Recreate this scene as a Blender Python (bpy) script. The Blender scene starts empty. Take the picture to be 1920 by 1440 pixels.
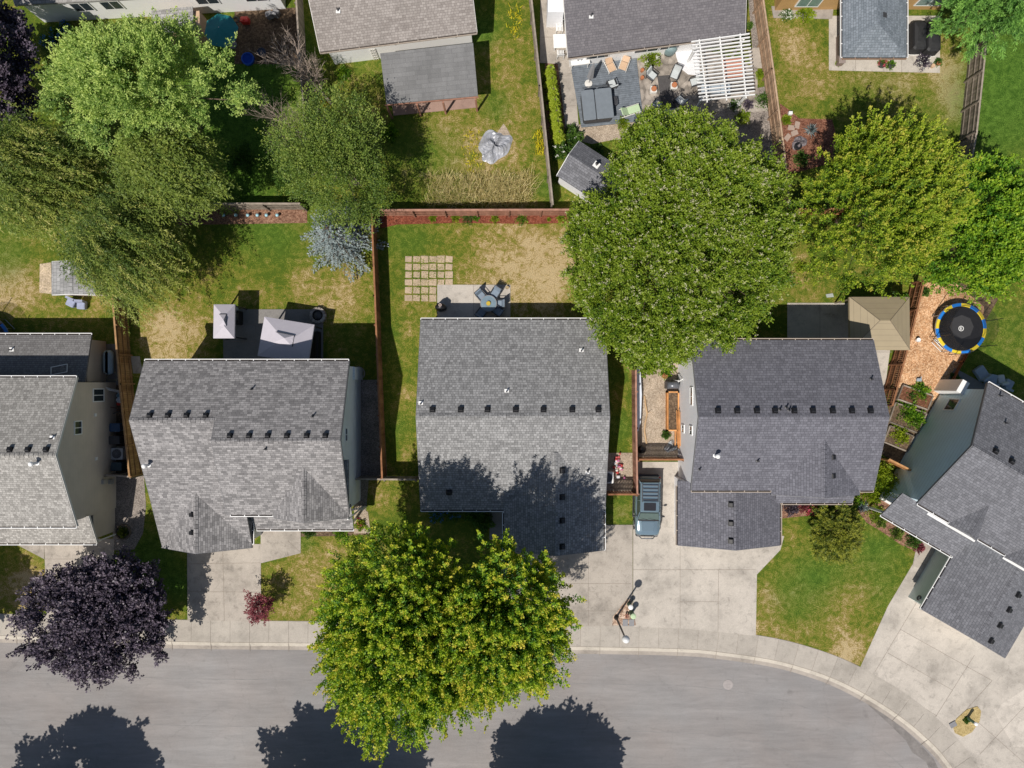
import bpy, math, random
import numpy as np
from mathutils import Vector, Matrix
random.seed(7)
scene = bpy.context.scene
COL = scene.collection
# ---------------------------------------------------------------- camera, sky, sun, exposure
F = 1333.0; H = 52.0; K = F / H           # photo pixels per metre on the ground
cam_d = bpy.data.cameras.new('Camera'); cam = bpy.data.objects.new('Camera', cam_d); COL.objects.link(cam)
cam_d.sensor_width = 36.0; cam_d.lens = 36.0 * F / 1920.0; cam_d.clip_start = 0.5; cam_d.clip_end = 3000
cam.location = (0, 0, H); cam.rotation_euler = (0, 0, 0)
scene.camera = cam
world = bpy.data.worlds.new("World"); scene.world = world; world.use_nodes = True
wn = world.node_tree.nodes; wl = world.node_tree.links
for n in list(wn): wn.remove(n)
wo = wn.new('ShaderNodeOutputWorld'); wb = wn.new('ShaderNodeBackground'); sky = wn.new('ShaderNodeTexSky')
sky.sky_type = 'NISHITA'; sky.sun_disc = False
SUNV = Vector((-0.362, -0.548, 1.0)).normalized()
sky.sun_elevation = math.radians(57); sky.sun_rotation = math.radians(211)
wb.inputs['Strength'].default_value = 0.068
wl.new(sky.outputs[0], wb.inputs[0]); wl.new(wb.outputs[0], wo.inputs[0])
sun_d = bpy.data.lights.new('Sun', 'SUN'); sun_d.energy = 4.7; sun_d.angle = math.radians(0.53); sun_d.color = (1.0, 0.94, 0.86)
sun = bpy.data.objects.new('Sun', sun_d); COL.objects.link(sun)
sun.rotation_euler = (-SUNV).to_track_quat('-Z', 'Y').to_euler(); sun.location = SUNV * 80
scene.view_settings.view_transform = 'Standard'; scene.view_settings.look = 'None'
scene.view_settings.exposure = 0.0; scene.view_settings.gamma = 1.0
try:
    scene.cycles.max_bounces = 6; scene.cycles.transparent_max_bounces = 8
except Exception: pass
# ---------------------------------------------------------------- measuring helpers
def O(px, py, h=0.0):                     # plan position (photo pixels at ground level), raised by h metres
    return Vector(((px - 960) / K, (720 - py) / K, h))
def S(px, py, h=0.0):                     # real position of a point seen at (px,py) whose height is h metres
    f = 1 - h / H
    return Vector(((px - 960) * f / K, (720 - py) * f / K, h))
def So(px, py, h):                        # the same, returned as plan pixels
    f = 1 - h / H
    return (960 + (px - 960) * f, 720 + (py - 720) * f)
class Fr:                                 # a plan frame: origin and clockwise turn, in plan pixels
    def __init__(s, ox=0, oy=0, deg=0):
        s.ox, s.oy = ox, oy; s.c, s.s = math.cos(math.radians(deg)), math.sin(math.radians(deg)); s.deg = deg
    def p(s, u, v, h=0.0):
        return O(s.ox + u * s.c - v * s.s, s.oy + u * s.s + v * s.c, h)
F0 = Fr()
# ---------------------------------------------------------------- mesh builder
class MB:
    def __init__(s): s.v = []; s.f = []; s.t = []; s.smooth = False
    def face(s, pts, t=0.5):
        i = len(s.v); s.v += [tuple(p) for p in pts]; s.f.append(tuple(range(i, i + len(pts)))); s.t.append(t)
    def solid(s, V, Fs, t=0.5):
        i = len(s.v); s.v += [tuple(p) for p in V]
        for f in Fs: s.f.append(tuple(i + k for k in f)); s.t.append(t)
        return s
    def box(s, c, size, rz=0.0, t=0.5, tilt=None):
        hx, hy, hz = size[0] / 2, size[1] / 2, size[2] / 2
        V = [Vector((x, y, z)) for z in (-hz, hz) for x, y in ((-hx, -hy), (hx, -hy), (hx, hy), (-hx, hy))]
        R = Matrix.Rotation(rz, 3, 'Z')
        if tilt is not None: R = R @ Matrix.Rotation(tilt[0], 3, 'X') @ Matrix.Rotation(tilt[1], 3, 'Y')
        V = [R @ p + Vector(c) for p in V]
        return s.solid(V, [(3, 2, 1, 0), (4, 5, 6, 7), (0, 1, 5, 4), (1, 2, 6, 5), (2, 3, 7, 6), (3, 0, 4, 7)], t)
    def prism(s, pts, z0, z1, t=0.5):     # pts: world xy, any winding
        P = [Vector((p[0], p[1], 0)) for p in pts]
        a = sum(P[i].x * P[(i + 1) % len(P)].y - P[(i + 1) % len(P)].x * P[i].y for i in range(len(P)))
        if a < 0: P = P[::-1]
        n = len(P)
        V = [(p.x, p.y, z0) for p in P] + [(p.x, p.y, z1) for p in P]
        return s.solid(V, [tuple(range(n - 1, -1, -1)), tuple(range(n, 2 * n))] + [(i, (i + 1) % n, n + (i + 1) % n, n + i) for i in range(n)], t)
    def slab(s, pts, th, t=0.5):          # tilted roof sheet with thickness, top face given
        P = [Vector(p) for p in pts]
        nrm = (P[1] - P[0]).cross(P[2] - P[0])
        if nrm.z < 0: P = P[::-1]
        n = len(P)
        V = P + [p - Vector((0, 0, th)) for p in P]
        return s.solid(V, [tuple(range(n)), tuple(range(2 * n - 1, n - 1, -1))] + [((i + 1) % n, i, n + i, n + (i + 1) % n) for i in range(n)], t)
    def tube(s, p0, p1, r0, r1=None, n=8, t=0.5, cap=True):
        r1 = r0 if r1 is None else r1
        p0, p1 = Vector(p0), Vector(p1); d = (p1 - p0)
        if d.length < 1e-6: return s
        d.normalize(); a = d.orthogonal().normalized(); b = d.cross(a)
        V = [p0 + (a * math.cos(2 * math.pi * k / n) + b * math.sin(2 * math.pi * k / n)) * r0 for k in range(n)]
        V += [p1 + (a * math.cos(2 * math.pi * k / n) + b * math.sin(2 * math.pi * k / n)) * r1 for k in range(n)]
        Fs = [(k, (k + 1) % n, n + (k + 1) % n, n + k) for k in range(n)]
        if cap: Fs += [tuple(range(n - 1, -1, -1)), tuple(range(n, 2 * n))]
        return s.solid(V, Fs, t)
    def lathe(s, c, prof, n=16, t=0.5, sx=1, sy=1):   # prof: (r,z) from bottom to top
        V = []; c = Vector(c)
        for r, z in prof:
            V += [c + Vector((r * sx * math.cos(2 * math.pi * k / n), r * sy * math.sin(2 * math.pi * k / n), z)) for k in range(n)]
        m = len(prof); Fs = []
        for j in range(m - 1):
            Fs += [(j * n + k, j * n + (k + 1) % n, (j + 1) * n + (k + 1) % n, (j + 1) * n + k) for k in range(n)]
        Fs += [tuple(range(n - 1, -1, -1)), tuple(range((m - 1) * n, m * n))]
        return s.solid(V, Fs, t)
    def loft(s, secs, t=0.5, caps=True):
        n = len(secs[0]); V = [p for q in secs for p in q]; Fs = []
        for j in range(len(secs) - 1):
            Fs += [(j * n + k, j * n + (k + 1) % n, (j + 1) * n + (k + 1) % n, (j + 1) * n + k) for k in range(n)]
        if caps: Fs += [tuple(range(n - 1, -1, -1)), tuple(range((len(secs) - 1) * n, len(secs) * n))]
        return s.solid(V, Fs, t)
    def path(s, pts, r, n=6, t=0.5):
        for a, b in zip(pts[:-1], pts[1:]): s.tube(a, b, r, r, n, t)
        return s
    def ring(s, c, r0, r1, z0, z1, n=32, a0=0, a1=2 * math.pi, t=0.5):
        c = Vector(c); full = abs(a1 - a0 - 2 * math.pi) < 1e-6
        secs = []
        for k in range(n + 1):
            a = a0 + (a1 - a0) * k / n; d = Vector((math.cos(a), math.sin(a), 0))
            secs.append([c + d * r0 + Vector((0, 0, z0)), c + d * r1 + Vector((0, 0, z0)), c + d * r1 + Vector((0, 0, z1)), c + d * r0 + Vector((0, 0, z1))])
        return s.loft(secs, t, caps=not full)
def auto_uv(me):
    me.uv_layers.new(name='UVMap'); uvl = me.uv_layers[0].data
    for p in me.polygons:
        n = p.normal
        if abs(n.z) > 0.995: u = Vector((1, 0, 0)); v = Vector((0, 1, 0))
        else:
            u = Vector((0, 0, 1)).cross(n).normalized(); v = n.cross(u)
        for li in p.loop_indices:
            co = me.vertices[me.loops[li].vertex_index].co
            uvl[li].uv = (co.dot(u), co.dot(v))
def tag(o, label=None, cat=None, group=None, kind=None):
    if label: o['label'] = label
    if cat: o['category'] = cat
    if group: o['group'] = group
    if kind: o['kind'] = kind
    return o
def mk(name, mb, mat, parent=None, loc=None):
    me = bpy.data.meshes.new(name)
    off = Vector((0, 0, 0))
    if parent is not None: off = absloc(parent)
    elif loc is not None: off = Vector(loc)
    V = [(v[0] - off.x, v[1] - off.y, v[2] - off.z) for v in mb.v] if off.length > 0 else mb.v
    me.from_pydata(V, [], mb.f)
    me.update()
    auto_uv(me)
    at = me.attributes.new('tint', 'FLOAT', 'FACE'); at.data.foreach_set('value', mb.t)
    if mb.smooth: me.polygons.foreach_set('use_smooth', [True] * len(me.polygons))
    me.materials.append(mat)
    o = bpy.data.objects.new(name, me); COL.objects.link(o)
    if parent is not None: o.parent = parent
    elif loc is not None: o.location = off
    return o
def absloc(o):
    l = Vector(o.location)
    while o.parent is not None: o = o.parent; l = l + Vector(o.location)
    return l
def thing(name, label, cat, loc=(0, 0, 0), rz=0.0, group=None):
    o = bpy.data.objects.new(name, None); COL.objects.link(o); o.location = Vector(loc); o.rotation_euler = (0, 0, rz)
    o.empty_display_size = 0.3
    return tag(o, label, cat, group)
def single(name, mb, mat, label, cat, loc, group=None):
    return tag(mk(name, mb, mat, None, loc), label, cat, group)
def struct(name, mb, mat, parent=None):
    o = mk(name, mb, mat, parent)
    if parent is None: o['kind'] = 'structure'
    return o
def dup(root, loc, rz=0.0, label=None, group=None, sc=None):
    r = root.copy(); COL.objects.link(r); r.location = Vector(loc); r.rotation_euler = (0, 0, rz)
    if label: r['label'] = label
    if group: r['group'] = group
    if sc: r.scale = sc
    for ch in list(root.children):
        c = ch.copy(); COL.objects.link(c); c.parent = r
        for g in ch.children:
            d = g.copy(); COL.objects.link(d); d.parent = c
    return r
class LB:      # things built in local coordinates then placed
    pass
def local_thing(name, label, cat, group=None):
    return thing(name, label, cat, (0, 0, 0), 0, group)
def place(o, loc, rz=0.0, sc=None):
    o.location = Vector(loc); o.rotation_euler = (0, 0, rz)
    if sc: o.scale = sc
    return o
# ---------------------------------------------------------------- materials
def newmat(name):
    m = bpy.data.materials.new(name); m.use_nodes = True
    nt = m.node_tree; b = nt.nodes['Principled BSDF']
    return m, nt, nt.nodes, nt.links, b
def col4(c): return (c[0], c[1], c[2], 1.0)
def mixc(nt, fac, a, b, mode='MIX'):
    n = nt.nodes.new('ShaderNodeMix'); n.data_type = 'RGBA'; n.blend_type = mode
    for sock, val in ((n.inputs[0], fac), (n.inputs[6], a), (n.inputs[7], b)):
        if hasattr(val, 'is_output') or hasattr(val, 'links'): nt.links.new(val, sock)
        elif isinstance(val, (int, float)): sock.default_value = val
        else: sock.default_value = col4(val)
    return n.outputs[2]
def noise(nt, co, scale, detail=4, rough=0.55, vec_scale=None, dist=0.0):
    n = nt.nodes.new('ShaderNodeTexNoise'); n.inputs['Scale'].default_value = scale
    n.inputs['Detail'].default_value = detail; n.inputs['Roughness'].default_value = rough; n.inputs['Distortion'].default_value = dist
    if vec_scale is not None:
        mp = nt.nodes.new('ShaderNodeMapping'); mp.inputs['Scale'].default_value = vec_scale; nt.links.new(co, mp.inputs[0]); co = mp.outputs[0]
    nt.links.new(co, n.inputs['Vector']); return n.outputs['Fac']
def ramp(nt, fac, stops):
    r = nt.nodes.new('ShaderNodeValToRGB'); e = r.color_ramp.elements
    while len(e) < len(stops): e.new(0.5)
    for i, (p, c) in enumerate(stops):
        e[i].position = p; e[i].color = col4(c) if not isinstance(c, (int, float)) else (c, c, c, 1)
    nt.links.new(fac, r.inputs[0]); return r.outputs[0]
def mth(nt, op, a, b=None, clamp=False):
    n = nt.nodes.new('ShaderNodeMath'); n.operation = op; n.use_clamp = clamp
    for i, v in enumerate((a, b)):
        if v is None: continue
        if isinstance(v, (int, float)): n.inputs[i].default_value = v
        else: nt.links.new(v, n.inputs[i])
    return n.outputs[0]
def wco(nt):    # world position
    return nt.nodes.new('ShaderNodeNewGeometry').outputs['Position']
def bump(nt, h, strength, dist, b):
    n = nt.nodes.new('ShaderNodeBump'); n.inputs['Strength'].default_value = strength; n.inputs['Distance'].default_value = dist
    nt.links.new(h, n.inputs['Height']); nt.links.new(n.outputs[0], b.inputs['Normal'])
_pm = {}
def plain(c, rough=0.6, metal=0.0, var=0.12, scale=6.0, spec=0.5, name=None):
    key = (c, rough, metal, var, scale, spec)
    if key in _pm: return _pm[key]
    m, nt, N, L, b = newmat(name or 'surface')
    co = nt.nodes.new('ShaderNodeTexCoord').outputs['Object']
    nz = noise(nt, co, scale, 4, 0.6)
    fine = noise(nt, co, scale * 7, 3, 0.6)
    f = mth(nt, 'ADD', mth(nt, 'MULTIPLY', nz, 0.7), mth(nt, 'MULTIPLY', fine, 0.3))
    cc = ramp(nt, f, [(0.3, tuple(x * (1 - var) for x in c)), (0.7, tuple(min(1, x * (1 + var)) for x in c))])
    L.new(cc, b.inputs['Base Color']); b.inputs['Roughness'].default_value = rough; b.inputs['Metallic'].default_value = metal
    b.inputs['Specular IOR Level'].default_value = spec
    _pm[key] = m; return m
def shingles(name, dark, light, bw=0.32, rh=0.145, mortar=0.35, contrast=1.0, blot=0.16, streak=None):
    m, nt, N, L, b = newmat(name)
    uv = nt.nodes.new('ShaderNodeUVMap').outputs[0]
    br = nt.nodes.new('ShaderNodeTexBrick'); L.new(uv, br.inputs['Vector'])
    br.inputs['Color1'].default_value = col4(dark); br.inputs['Color2'].default_value = col4(light)
    br.inputs['Mortar'].default_value = col4(tuple(x * mortar for x in dark))
    br.inputs['Scale'].default_value = 1.0; br.inputs['Mortar Size'].default_value = 0.011; br.inputs['Mortar Smooth'].default_value = 0.3
    br.inputs['Brick Width'].default_value = bw; br.inputs['Row Height'].default_value = rh
    br.offset = 0.37; br.offset_frequency = 2; br.squash = 0.8; br.squash_frequency = 3
    # a second, finer course of tabs breaks the regular pattern
    b2 = nt.nodes.new('ShaderNodeTexBrick'); L.new(uv, b2.inputs['Vector'])
    b2.inputs['Color1'].default_value = (0.80, 0.80, 0.80, 1); b2.inputs['Color2'].default_value = (1.18, 1.18, 1.18, 1); b2.inputs['Mortar'].default_value = (0.8, 0.8, 0.8, 1)
    b2.inputs['Scale'].default_value = 1.0; b2.inputs['Mortar Size'].default_value = 0.002
    b2.inputs['Brick Width'].default_value = bw * 0.61; b2.inputs['Row Height'].default_value = rh; b2.offset = 0.63; b2.offset_frequency = 3
    c = mixc(nt, 0.55 * contrast, br.outputs['Color'], mixc(nt, 1.0, br.outputs['Color'], b2.outputs['Color'], 'MULTIPLY'))
    co = wco(nt)
    big = ramp(nt, noise(nt, co, 0.35, 5, 0.6), [(0.3, 1 - blot), (0.7, 1 + blot)])
    c = mixc(nt, 1.0, c, big, 'MULTIPLY')
    stk = ramp(nt, noise(nt, uv, 1.0, 4, 0.6, vec_scale=(2.2, 0.25, 1)), [(0.35, 1 - blot * .4), (0.65, 1 + blot * .4)])
    c = mixc(nt, 1.0, c, stk, 'MULTIPLY')
    gr = ramp(nt, noise(nt, co, 28, 2, 0.7), [(0.3, 0.8), (0.7, 1.2)])
    c = mixc(nt, 1.0, c, gr, 'MULTIPLY')
    L.new(c, b.inputs['Base Color']); b.inputs['Roughness'].default_value = 0.93; b.inputs['Specular IOR Level'].default_value = 0.2
    bump(nt, br.outputs['Fac'], -0.35, 0.01, b)
    return m
def siding(name, c, lap=0.18, dirt=0.1):
    m, nt, N, L, b = newmat(name)
    uv = nt.nodes.new('ShaderNodeUVMap').outputs[0]
    sp = nt.nodes.new('ShaderNodeSeparateXYZ'); L.new(uv, sp.inputs[0])
    fr = mth(nt, 'FRACT', mth(nt, 'DIVIDE', sp.outputs[1], lap))
    line = ramp(nt, fr, [(0.0, 0.62), (0.1, 1.0), (1.0, 1.0)])
    nz = ramp(nt, noise(nt, uv, 0.8, 4, 0.6), [(0.3, 1 - dirt), (0.7, 1 + dirt * 0.5)])
    cc = mixc(nt, 1.0, mixc(nt, 1.0, c, line, 'MULTIPLY'), nz, 'MULTIPLY')
    L.new(cc, b.inputs['Base Color']); b.inputs['Roughness'].default_value = 0.6
    bump(nt, fr, 0.4, 0.015, b)
    return m
def boards(name, c1, c2, rough=0.8):
    m, nt, N, L, b = newmat(name)
    at = nt.nodes.new('ShaderNodeAttribute'); at.attribute_name = 'tint'
    c = ramp(nt, at.outputs['Fac'], [(0.0, c1), (1.0, c2)])
    co = nt.nodes.new('ShaderNodeTexCoord').outputs['Object']
    nz = ramp(nt, noise(nt, co, 3.0, 5, 0.65, vec_scale=(1, 1, 0.3)), [(0.3, 0.7), (0.7, 1.25)])
    L.new(mixc(nt, 1.0, c, nz, 'MULTIPLY'), b.inputs['Base Color']); b.inputs['Roughness'].default_value = rough
    b.inputs['Specular IOR Level'].default_value = 0.2
    return m
def concrete(name, c, stain=0.22, fine=0.1, spots=True):
    m, nt, N, L, b = newmat(name); co = wco(nt)
    a = ramp(nt, noise(nt, co, 0.45, 6, 0.65), [(0.28, 1 - stain), (0.5, 1.0), (0.75, 1 + stain * 0.45)])
    d = ramp(nt, noise(nt, co, 14, 4, 0.7), [(0.3, 1 - fine), (0.7, 1 + fine)])
    e = ramp(nt, noise(nt, co, 45, 2, 0.7), [(0.25, 1 - fine * 1.4), (0.75, 1 + fine * 1.4)])
    g = ramp(nt, noise(nt, co, 2.1, 6, 0.75, dist=0.6), [(0.30, 1 - stain * 0.9), (0.46, 1.0), (0.8, 1.04)])
    cc = c
    for x in (a, d, e, g): cc = mixc(nt, 1.0, cc, x, 'MULTIPLY')
    at = nt.nodes.new('ShaderNodeAttribute'); at.attribute_name = 'tint'
    cc = mixc(nt, 1.0, cc, ramp(nt, at.outputs['Fac'], [(0.0, 0.8), (1.0, 1.2)]), 'MULTIPLY')
    L.new(cc, b.inputs['Base Color']); b.inputs['Roughness'].default_value = 0.9; b.inputs['Specular IOR Level'].default_value = 0.25
    bump(nt, noise(nt, co, 60, 3), 0.15, 0.01, b)
    return m
def asphalt(name, c):
    m, nt, N, L, b = newmat(name); co = wco(nt)
    a = ramp(nt, noise(nt, co, 0.5, 5, 0.6, vec_scale=(0.25, 1.3, 1)), [(0.3, 0.86), (0.7, 1.09)])
    g = ramp(nt, noise(nt, co, 0.12, 4, 0.6), [(0.3, 0.9), (0.7, 1.1)])
    w = ramp(nt, noise(nt, co, 2.2, 5, 0.7, vec_scale=(0.18, 1.5, 1), dist=0.8), [(0.3, 0.89), (0.7, 1.09)])
    d = ramp(nt, noise(nt, co, 32, 3, 0.75), [(0.25, 0.8), (0.75, 1.2)])
    vo = nt.nodes.new('ShaderNodeTexVoronoi'); vo.inputs['Scale'].default_value = 26; L.new(co, vo.inputs['Vector'])
    sp = ramp(nt, vo.outputs['Distance'], [(0.0, 1.12), (0.35, 1.0), (1.0, 0.92)])
    wob = noise(nt, co, 1.3, 4, 0.6); wv = nt.nodes.new('ShaderNodeVectorMath'); wv.operation = 'ADD'; cb = nt.nodes.new('ShaderNodeCombineXYZ'); nt.links.new(wob, cb.inputs[0]); nt.links.new(noise(nt, co, 1.7, 4, 0.6), cb.inputs[1]); nt.links.new(co, wv.inputs[0]); nt.links.new(cb.outputs[0], wv.inputs[1])
    v2 = nt.nodes.new('ShaderNodeTexVoronoi'); v2.feature = 'DISTANCE_TO_EDGE'; v2.inputs['Scale'].default_value = 0.23; nt.links.new(wv.outputs[0], v2.inputs['Vector'])
    crack = ramp(nt, v2.outputs['Distance'], [(0.0, 0.88), (0.006, 1.0), (1.0, 1.0)])
    oil = ramp(nt, noise(nt, co, 1.1, 3, 0.5), [(0.24, 0.82), (0.33, 1.0), (1.0, 1.0)])
    warm = mixc(nt, ramp(nt, noise(nt, co, 0.2, 3, 0.6), [(0.35, 0.0), (0.7, 1.0)]), c, (c[0] * 1.04, c[1] * 0.985, c[2] * 0.95))
    cc = warm
    for x in (a, g, w, d, sp, crack, oil): cc = mixc(nt, 1.0, cc, x, 'MULTIPLY')
    L.new(cc, b.inputs['Base Color']); b.inputs['Roughness'].default_value = 0.88; b.inputs['Specular IOR Level'].default_value = 0.3
    bump(nt, noise(nt, co, 70, 3), 0.25, 0.01, b)
    return m
def lawnmat():
    m, nt, N, L, b = newmat('lawn grass'); co = wco(nt)
    ad = nt.nodes.new('ShaderNodeAttribute'); ad.attribute_name = 'dry'
    al = nt.nodes.new('ShaderNodeAttribute'); al.attribute_name = 'lush'
    n1 = noise(nt, co, 0.55, 5, 0.6); n2 = noise(nt, co, 2.6, 5, 0.65, dist=0.5); n3 = noise(nt, co, 13, 4, 0.75); n4 = noise(nt, co, 34, 3, 0.75)
    f = mth(nt, 'ADD', ad.outputs['Fac'], mth(nt, 'MULTIPLY', mth(nt, 'SUBTRACT', n1, 0.5), 1.5))
    f = mth(nt, 'ADD', f, mth(nt, 'MULTIPLY', mth(nt, 'SUBTRACT', n2, 0.5), 2.1))
    f = mth(nt, 'ADD', f, mth(nt, 'MULTIPLY', mth(nt, 'SUBTRACT', n3, 0.5), 1.7), True)
    c = ramp(nt, f, [(0.0, (0.085, 0.135, 0.013)), (0.28, (0.16, 0.185, 0.021)), (0.52, (0.24, 0.21, 0.044)), (0.76, (0.36, 0.265, 0.105)), (1.0, (0.52, 0.40, 0.22))])
    lush = mth(nt, 'ADD', al.outputs['Fac'], mth(nt, 'MULTIPLY', mth(nt, 'SUBTRACT', n2, 0.5), 0.5), True)
    c = mixc(nt, lush, c, mixc(nt, ramp(nt, mth(nt, 'ADD', mth(nt, 'MULTIPLY', n2, .55), mth(nt, 'MULTIPLY', n3, .45)), [(.40, 0), (.60, 1)]), (0.035, 0.095, 0.008), (0.12, 0.225, 0.030)))
    c = mixc(nt, 1.0, c, ramp(nt, n4, [(0.3, 0.45), (0.5, 1.0), (0.7, 1.55)]), 'MULTIPLY')
    c = mixc(nt, 1.0, c, ramp(nt, n3, [(0.33, 0.68), (0.67, 1.25)]), 'MULTIPLY')
    L.new(c, b.inputs['Base Color']); b.inputs['Roughness'].default_value = 0.9; b.inputs['Specular IOR Level'].default_value = 0.15
    bump(nt, mth(nt, 'ADD', n3, n4), 0.9, 0.05, b)
    return m
def chips(name, c1, c2, c3, scale=18, bmp=0.8):
    m, nt, N, L, b = newmat(name); co = wco(nt)
    vo = nt.nodes.new('ShaderNodeTexVoronoi'); vo.inputs['Scale'].default_value = scale; L.new(co, vo.inputs['Vector'])
    sp = nt.nodes.new('ShaderNodeSeparateColor'); L.new(vo.outputs['Color'], sp.inputs[0])
    c = ramp(nt, sp.outputs[0], [(0.0, c1), (0.5, c2), (1.0, c3)])
    c = mixc(nt, 1.0, c, ramp(nt, vo.outputs['Distance'], [(0.0, 1.15), (0.6, 0.85), (1.0, 0.5)]), 'MULTIPLY')
    c = mixc(nt, 1.0, c, ramp(nt, noise(nt, co, 1.1, 5, 0.65), [(0.3, 0.75), (0.7, 1.2)]), 'MULTIPLY')
    L.new(c, b.inputs['Base Color']); b.inputs['Roughness'].default_value = 0.9; b.inputs['Specular IOR Level'].default_value = 0.2
    bump(nt, vo.outputs['Distance'], -bmp, 0.03, b)
    return m
def leafmat(name, stops, trans=0.3, rough=0.55, gain=1.45):
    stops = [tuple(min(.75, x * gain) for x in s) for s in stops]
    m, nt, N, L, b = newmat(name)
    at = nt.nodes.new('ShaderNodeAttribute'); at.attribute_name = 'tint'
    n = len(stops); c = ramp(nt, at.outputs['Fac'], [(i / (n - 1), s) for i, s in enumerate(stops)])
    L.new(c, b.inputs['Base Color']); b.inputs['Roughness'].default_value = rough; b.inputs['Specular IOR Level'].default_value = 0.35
    tr = N.new('ShaderNodeBsdfTranslucent'); L.new(mixc(nt, 1.0, c, (1.25, 1.3, 0.7), 'MULTIPLY'), tr.inputs[0])
    mx = N.new('ShaderNodeMixShader'); mx.inputs[0].default_value = trans
    out = [x for x in N if x.type == 'OUTPUT_MATERIAL'][0]
    L.new(b.outputs[0], mx.inputs[1]); L.new(tr.outputs[0], mx.inputs[2]); L.new(mx.outputs[0], out.inputs[0])
    return m
def netmat(name, c, alpha):
    m, nt, N, L, b = newmat(name)
    tr = N.new('ShaderNodeBsdfTransparent'); mx = N.new('ShaderNodeMixShader'); mx.inputs[0].default_value = alpha
    b.inputs['Base Color'].default_value = col4(c); b.inputs['Roughness'].default_value = 0.8
    out = [x for x in N if x.type == 'OUTPUT_MATERIAL'][0]
    L.new(tr.outputs[0], mx.inputs[1]); L.new(b.outputs[0], mx.inputs[2]); L.new(mx.outputs[0], out.inputs[0])
    return m
M = {}
M['conc'] = concrete('concrete', (0.39, 0.35, 0.305), 0.42)
M['conc_side'] = concrete('sidewalk concrete', (0.40, 0.365, 0.32), 0.26)
M['conc_white'] = concrete('pale concrete', (0.46, 0.42, 0.37), 0.36)
M['conc_dark'] = concrete('dark slate concrete', (0.22, 0.21, 0.20), 0.25)
M['asphalt'] = asphalt('street asphalt', (0.256, 0.247, 0.244))
M['joint'] = plain((0.25, 0.215, 0.18), 0.95, var=.3, scale=2)
M['lawn'] = lawnmat()
M['mulch_red'] = chips('red bark mulch', (0.13, 0.035, 0.02), (0.21, 0.06, 0.033), (0.28, 0.10, 0.06), 14)
M['mulch'] = chips('brown bark mulch', (0.14, 0.07, 0.045), (0.26, 0.14, 0.09), (0.36, 0.22, 0.15), 14)
M['chips'] = chips('wood chips', (0.42, 0.21, 0.10), (0.62, 0.36, 0.19), (0.78, 0.52, 0.32), 13)
M['gravel'] = chips('grey pea gravel', (0.17, 0.145, 0.125), (0.27, 0.235, 0.21), (0.40, 0.35, 0.31), 20)
M['gravel_tan'] = chips('tan gravel', (0.30, 0.235, 0.17), (0.42, 0.34, 0.26), (0.56, 0.47, 0.37), 22)
M['soil'] = chips('bare soil', (0.09, 0.06, 0.04), (0.14, 0.095, 0.06), (0.2, 0.14, 0.09), 9)
M['stone'] = chips('stone pavers', (0.24, 0.21, 0.18), (0.33, 0.29, 0.25), (0.42, 0.37, 0.32), 2.6, 0.2)
M['fence_brown'] = boards('brown fence boards', (0.15, 0.065, 0.03), (0.30, 0.14, 0.07))
M['fence_orange'] = boards('cedar fence boards', (0.27, 0.125, 0.045), (0.50, 0.27, 0.12))
M['fence_honey'] = boards('honey brown fence boards', (0.20, 0.105, 0.048), (0.38, 0.225, 0.11))
M['fence_tan'] = boards('faded cedar fence boards', (0.26, 0.165, 0.105), (0.46, 0.33, 0.225))
M['fence_grey'] = boards('weathered fence boards', (0.15, 0.125, 0.10), (0.33, 0.28, 0.23))
M['fence_red'] = boards('reddish fence boards', (0.22, 0.10, 0.065), (0.40, 0.22, 0.16))
M['wood_new'] = boards('new orange lumber', (0.45, 0.19, 0.06), (0.72, 0.38, 0.16))
M['white'] = plain((0.78, 0.78, 0.77), 0.5, var=0.05)
M['offwhite'] = plain((0.66, 0.64, 0.60), 0.55, var=0.07)
M['black'] = plain((0.012, 0.012, 0.014), 0.45, var=0.3)
M['darkgrey'] = plain((0.05, 0.05, 0.055), 0.5, var=0.2)
M['grey'] = plain((0.22, 0.22, 0.23), 0.5, var=0.12)
M['metal'] = plain((0.45, 0.46, 0.47), 0.35, 0.7, var=0.1)
M['glass'] = plain((0.03, 0.04, 0.05), 0.08, 0.0, var=0.2)
M['glass_green'] = plain((0.16, 0.24, 0.22), 0.12, 0.0, var=0.2)
M['gutter_in'] = plain((0.045, 0.032, 0.025), 0.9, var=0.3)
M['bark'] = plain((0.14, 0.10, 0.075), 0.9, var=0.3)
M['bark_pale'] = plain((0.34, 0.27, 0.22), 0.9, var=0.25)
M['canvas_grey'] = plain((0.50, 0.475, 0.53), 0.8, var=0.05, scale=2)
M['canvas_tan'] = siding('tan gazebo steel panels', (0.33, 0.27, 0.175), 0.42, 0.08)
M['rock'] = plain((0.30, 0.27, 0.24), 0.9, var=0.25, scale=3)
M['terracotta'] = plain((0.42, 0.16, 0.07), 0.8, var=0.15)
M['cushion'] = plain((0.50, 0.53, 0.53), 0.85, var=0.08)
M['cushion_blue'] = plain((0.30, 0.36, 0.42), 0.85, var=0.1)
M['tan'] = plain((0.55, 0.38, 0.25), 0.7, var=0.1)
M['blue'] = plain((0.02, 0.10, 0.50), 0.4, var=0.1)
M['bin_blue'] = plain((0.03, 0.07, 0.14), 0.5, var=0.15)
M['teal'] = plain((0.015, 0.19, 0.20), 0.7, var=0.12, scale=2)
M['yellow'] = plain((0.75, 0.58, 0.04), 0.4, var=0.08)
M['tramp_blue'] = plain((0.02, 0.19, 0.62), 0.35, var=0.08)
M['green_util'] = plain((0.06, 0.13, 0.08), 0.6, var=0.15)
M['red'] = plain((0.55, 0.03, 0.02), 0.4, var=0.1)
M['lime'] = plain((0.45, 0.58, 0.36), 0.7, var=0.06)
M['net'] = netmat('safety netting', (0.02, 0.02, 0.02), 0.38)
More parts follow.
